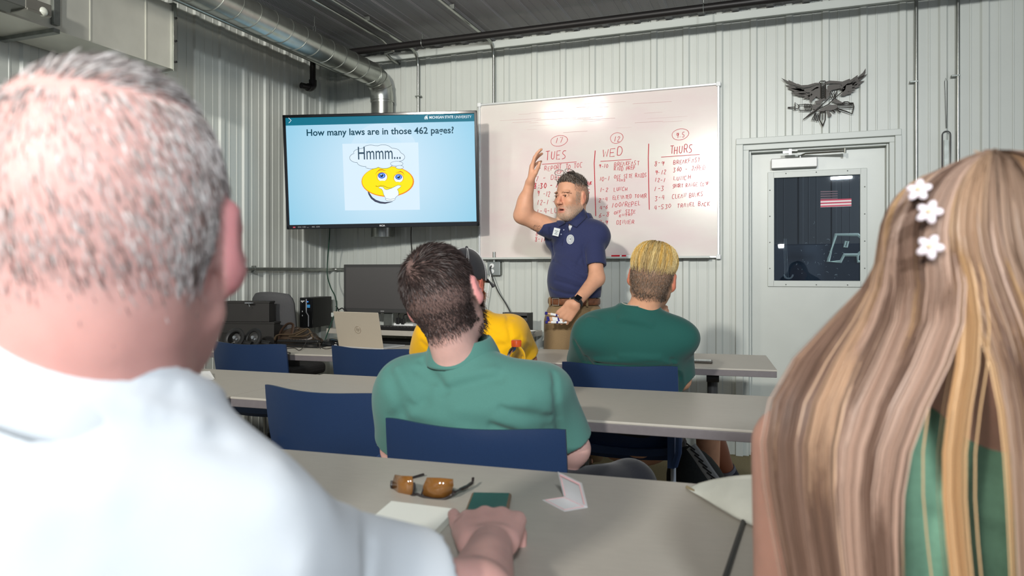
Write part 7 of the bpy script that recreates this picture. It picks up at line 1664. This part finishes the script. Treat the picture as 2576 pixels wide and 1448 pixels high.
nape = (ql[:, 2] < -.01) & (np.abs(ql[:, 0]) < .05) & (rA.uniform(size=len(P)) < .4); cA[nape] = lc(128, 100, 96)
strands('hair', hp, .0008, cA, HAIRS, pa_)
# ================================================================== PERSON: LONG HAIR, GREEN TOP (foreground right)
zB = .74
hcB = J(2490, 752, zB); HB = frame(14, -3, 0); hsB = 1.10
nkB = J(2440, 1040, .80); TB = frame(6, 4, 0)
shB = [J(1995, 1120, .82), J(2900, 1120, .78)]; elB = [J(1985, 1560, .84), J(3000, 1600, .80)]; wrB = [J(2160, 1560, 1.05), J(2800, 1600, 1.0)]
knB = [Vector((.02, 1.12, .53)), Vector((.32, 1.12, .53))]; hipB = (.22, .72, .53)
FB = [((2080, 1100), (2150, 1448), .02, -.004), ((2250, 1050), (2200, 1448), .02, .004), ((2350, 1250), (2560, 1320), .012, .005), ((2330, 1300), (2560, 1370), .010, -.005)]
pb_, bB, sB, _, fbB, fsB = seated('person with long straight light brown hair in a green top, blurred at the right edge', hcB, HB, hsB, nkB, TB, .98, .95, .88, shB, elB, wrB, [None, None], skinmat('skin_light', rgb(226, 178, 158), .15), basecol((224, 172, 152), hcB, HB, hsB, earcol=(222, 140, 132)), cloth('green_top', rgb(122, 164, 138), noise=.10, nscale=120), (.35, .35), .052, .006, cloth('blue_jeans', rgb(60, 76, 104)), knB, hipB, FB, arm_r=(.046, .039, .026), rs=(.054, .056), neckcut=.018, hem=.46, shirt_name='top', hsh=.007, sleeves=False)
# long hair in locks
rB = np.random.RandomState(12); nl_ = 150; per = 75; K = 26
def f_hb(p): return np.minimum(np.minimum(head_sdf(p, hcB, HB, hsB, False, 1.0, 1.0, False), fsB(p)), smin(cone(p, shB[0], elB[0], .046, .040), cone(p, shB[1], elB[1], .046, .040), .01))
part = np.array([-.012, .0, .0])
ms_l = rB.uniform(-1, 1, nl_)
paths = []; cols = []
prof_u = [0, .08, .15, .215, .32, .45, .52, 1.0]; prof_w = [.125, .165, .218, .220, .217, .203, .194, .186]
for m0 in ms_l:
    a0 = (abs(m0)**.8)*math.copysign(1, m0)*2.2; n_ = per; mj = m0+rB.normal(0, .026, n_); aj = np.sign(mj)*np.abs(mj)**.8*2.2
    s0 = rB.uniform(0, .9); root_y = .060-.10*s0; wob = rB.normal(0, 1, 3)*np.array([.010, .006, 0]); ph_ = rB.uniform(0, 6.28); pts = np.zeros((n_, K, 3))
    for k in range(K):
        s = k/(K-1)
        th_ = min(1, s/.34)*1.60; q0 = np.stack([np.sin(aj)*math.sin(th_)*.088+part[0]*(1-s), -np.cos(aj)*math.sin(th_)*.104-.012+root_y*(1-min(1, s/.34)), np.full(n_, .034+math.cos(th_)*.098)], 1)
        if s >= .34:
            u = (s-.34)/.66; w_ = np.interp(u, prof_u, prof_w); g0 = np.interp(m0, [-1, -.30, -.275, -.12, -.105, -.07, 1], [-1, -.62, -.20, -.08, .0, .14, 1]); cb_ = sstep(np.array([u]), .04, .26)[0]; mm_ = mj+(g0-m0)*cb_
            if m0 < -.30: mm_ = -1+(mm_+1)*(1-.25*sstep(np.array([u]), .15, .6)[0])
            tgt = mm_*w_; bl = sstep(np.array([u]), 0, .14)[0]; x0 = q0[:, 0]; y0 = q0[:, 1]
            q0 = np.stack([x0*(1-bl)+tgt*bl, y0*(1-bl)+(-.095-.03*np.sqrt(np.clip(1-mm_**2, 0, 1)))*bl, np.full(n_, .034-.003-.56*u)], 1)+wob*math.sin(u*3+ph_)*u
        pts[:, k] = (q0*hsB) @ HB.T+A3(hcB)
    paths.append(pts)
    base = [lc(160, 134, 116), lc(138, 112, 98), lc(182, 150, 124), lc(116, 92, 80), lc(172, 144, 128), lc(190, 154, 114)][rB.randint(6)]
    cols.append(np.tile(base, (n_, 1))*rB.uniform(.7, 1.3, (n_, 1)))
paths = np.concatenate(paths); cols = np.concatenate(cols); NN = len(paths)
lift = np.abs(rB.normal(.004, .004, NN))+.001
flat = paths.reshape(-1, 3); lf = np.repeat(lift, K)
for _ in range(3):
    d = f_hb(flat)-lf; m_ = d < 0; pm = flat[m_]; e = 3e-3
    g = np.stack([f_hb(pm+np.eye(3)[i]*e)-f_hb(pm-np.eye(3)[i]*e) for i in range(3)], 1); g /= np.maximum(np.linalg.norm(g, axis=1)[:, None], 1e-9); flat[m_] = pm-g*d[m_][:, None]
# over the skull keep the hair lying close
paths = flat.reshape(NN, K, 3)
sm = paths.copy()
for _ in range(3): sm[:, 1:-1] = (sm[:, :-2]+sm[:, 2:]+2*sm[:, 1:-1])/4
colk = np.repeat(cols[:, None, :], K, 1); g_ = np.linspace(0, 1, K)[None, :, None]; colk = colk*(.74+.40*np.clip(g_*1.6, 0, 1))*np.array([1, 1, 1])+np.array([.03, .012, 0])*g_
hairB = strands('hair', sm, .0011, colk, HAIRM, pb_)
# flower hair clips
for (px, py, lab, tilt_) in ((2312, 480, 'top one', .3), (2338, 535, 'middle', .0), (2340, 622, 'lowest', -.1)):
    cpt = march(lambda p: head_sdf(p, hcB, HB, hsB, False, 1, 1, False)-.030, px, py, .35, .0)
    n_ = (CAM-cpt).normalized()*.6+(cpt-hcB).normalized()*.6; n_.normalize(); ux = Vector((0, 0, 1)).cross(n_).normalized(); uy = n_.cross(ux)
    b = MB()
    for k in range(5):
        a = tilt_+k/5*6.283; d_ = ux*math.cos(a)+uy*math.sin(a); b.sphere(cpt+d_*.0066+n_*.002, (.0058, .0042, .0026), 10, 6, Matrix((d_, n_.cross(d_), n_)).transposed())
    cl_o = b.build('flower_clip', mat('petal_white', rgb(238, 226, 232), .3, spec=.6), hairB, smooth=True); cl_o['label'] = 'white five-petal flower hair clip, '+lab
    b.__init__(); b.sphere(cpt+n_*.0045, .0024, 10, 6)
    o = b.build('clip_centre', mat('petal_cream', rgb(232, 214, 180), .3), hairB, smooth=True)
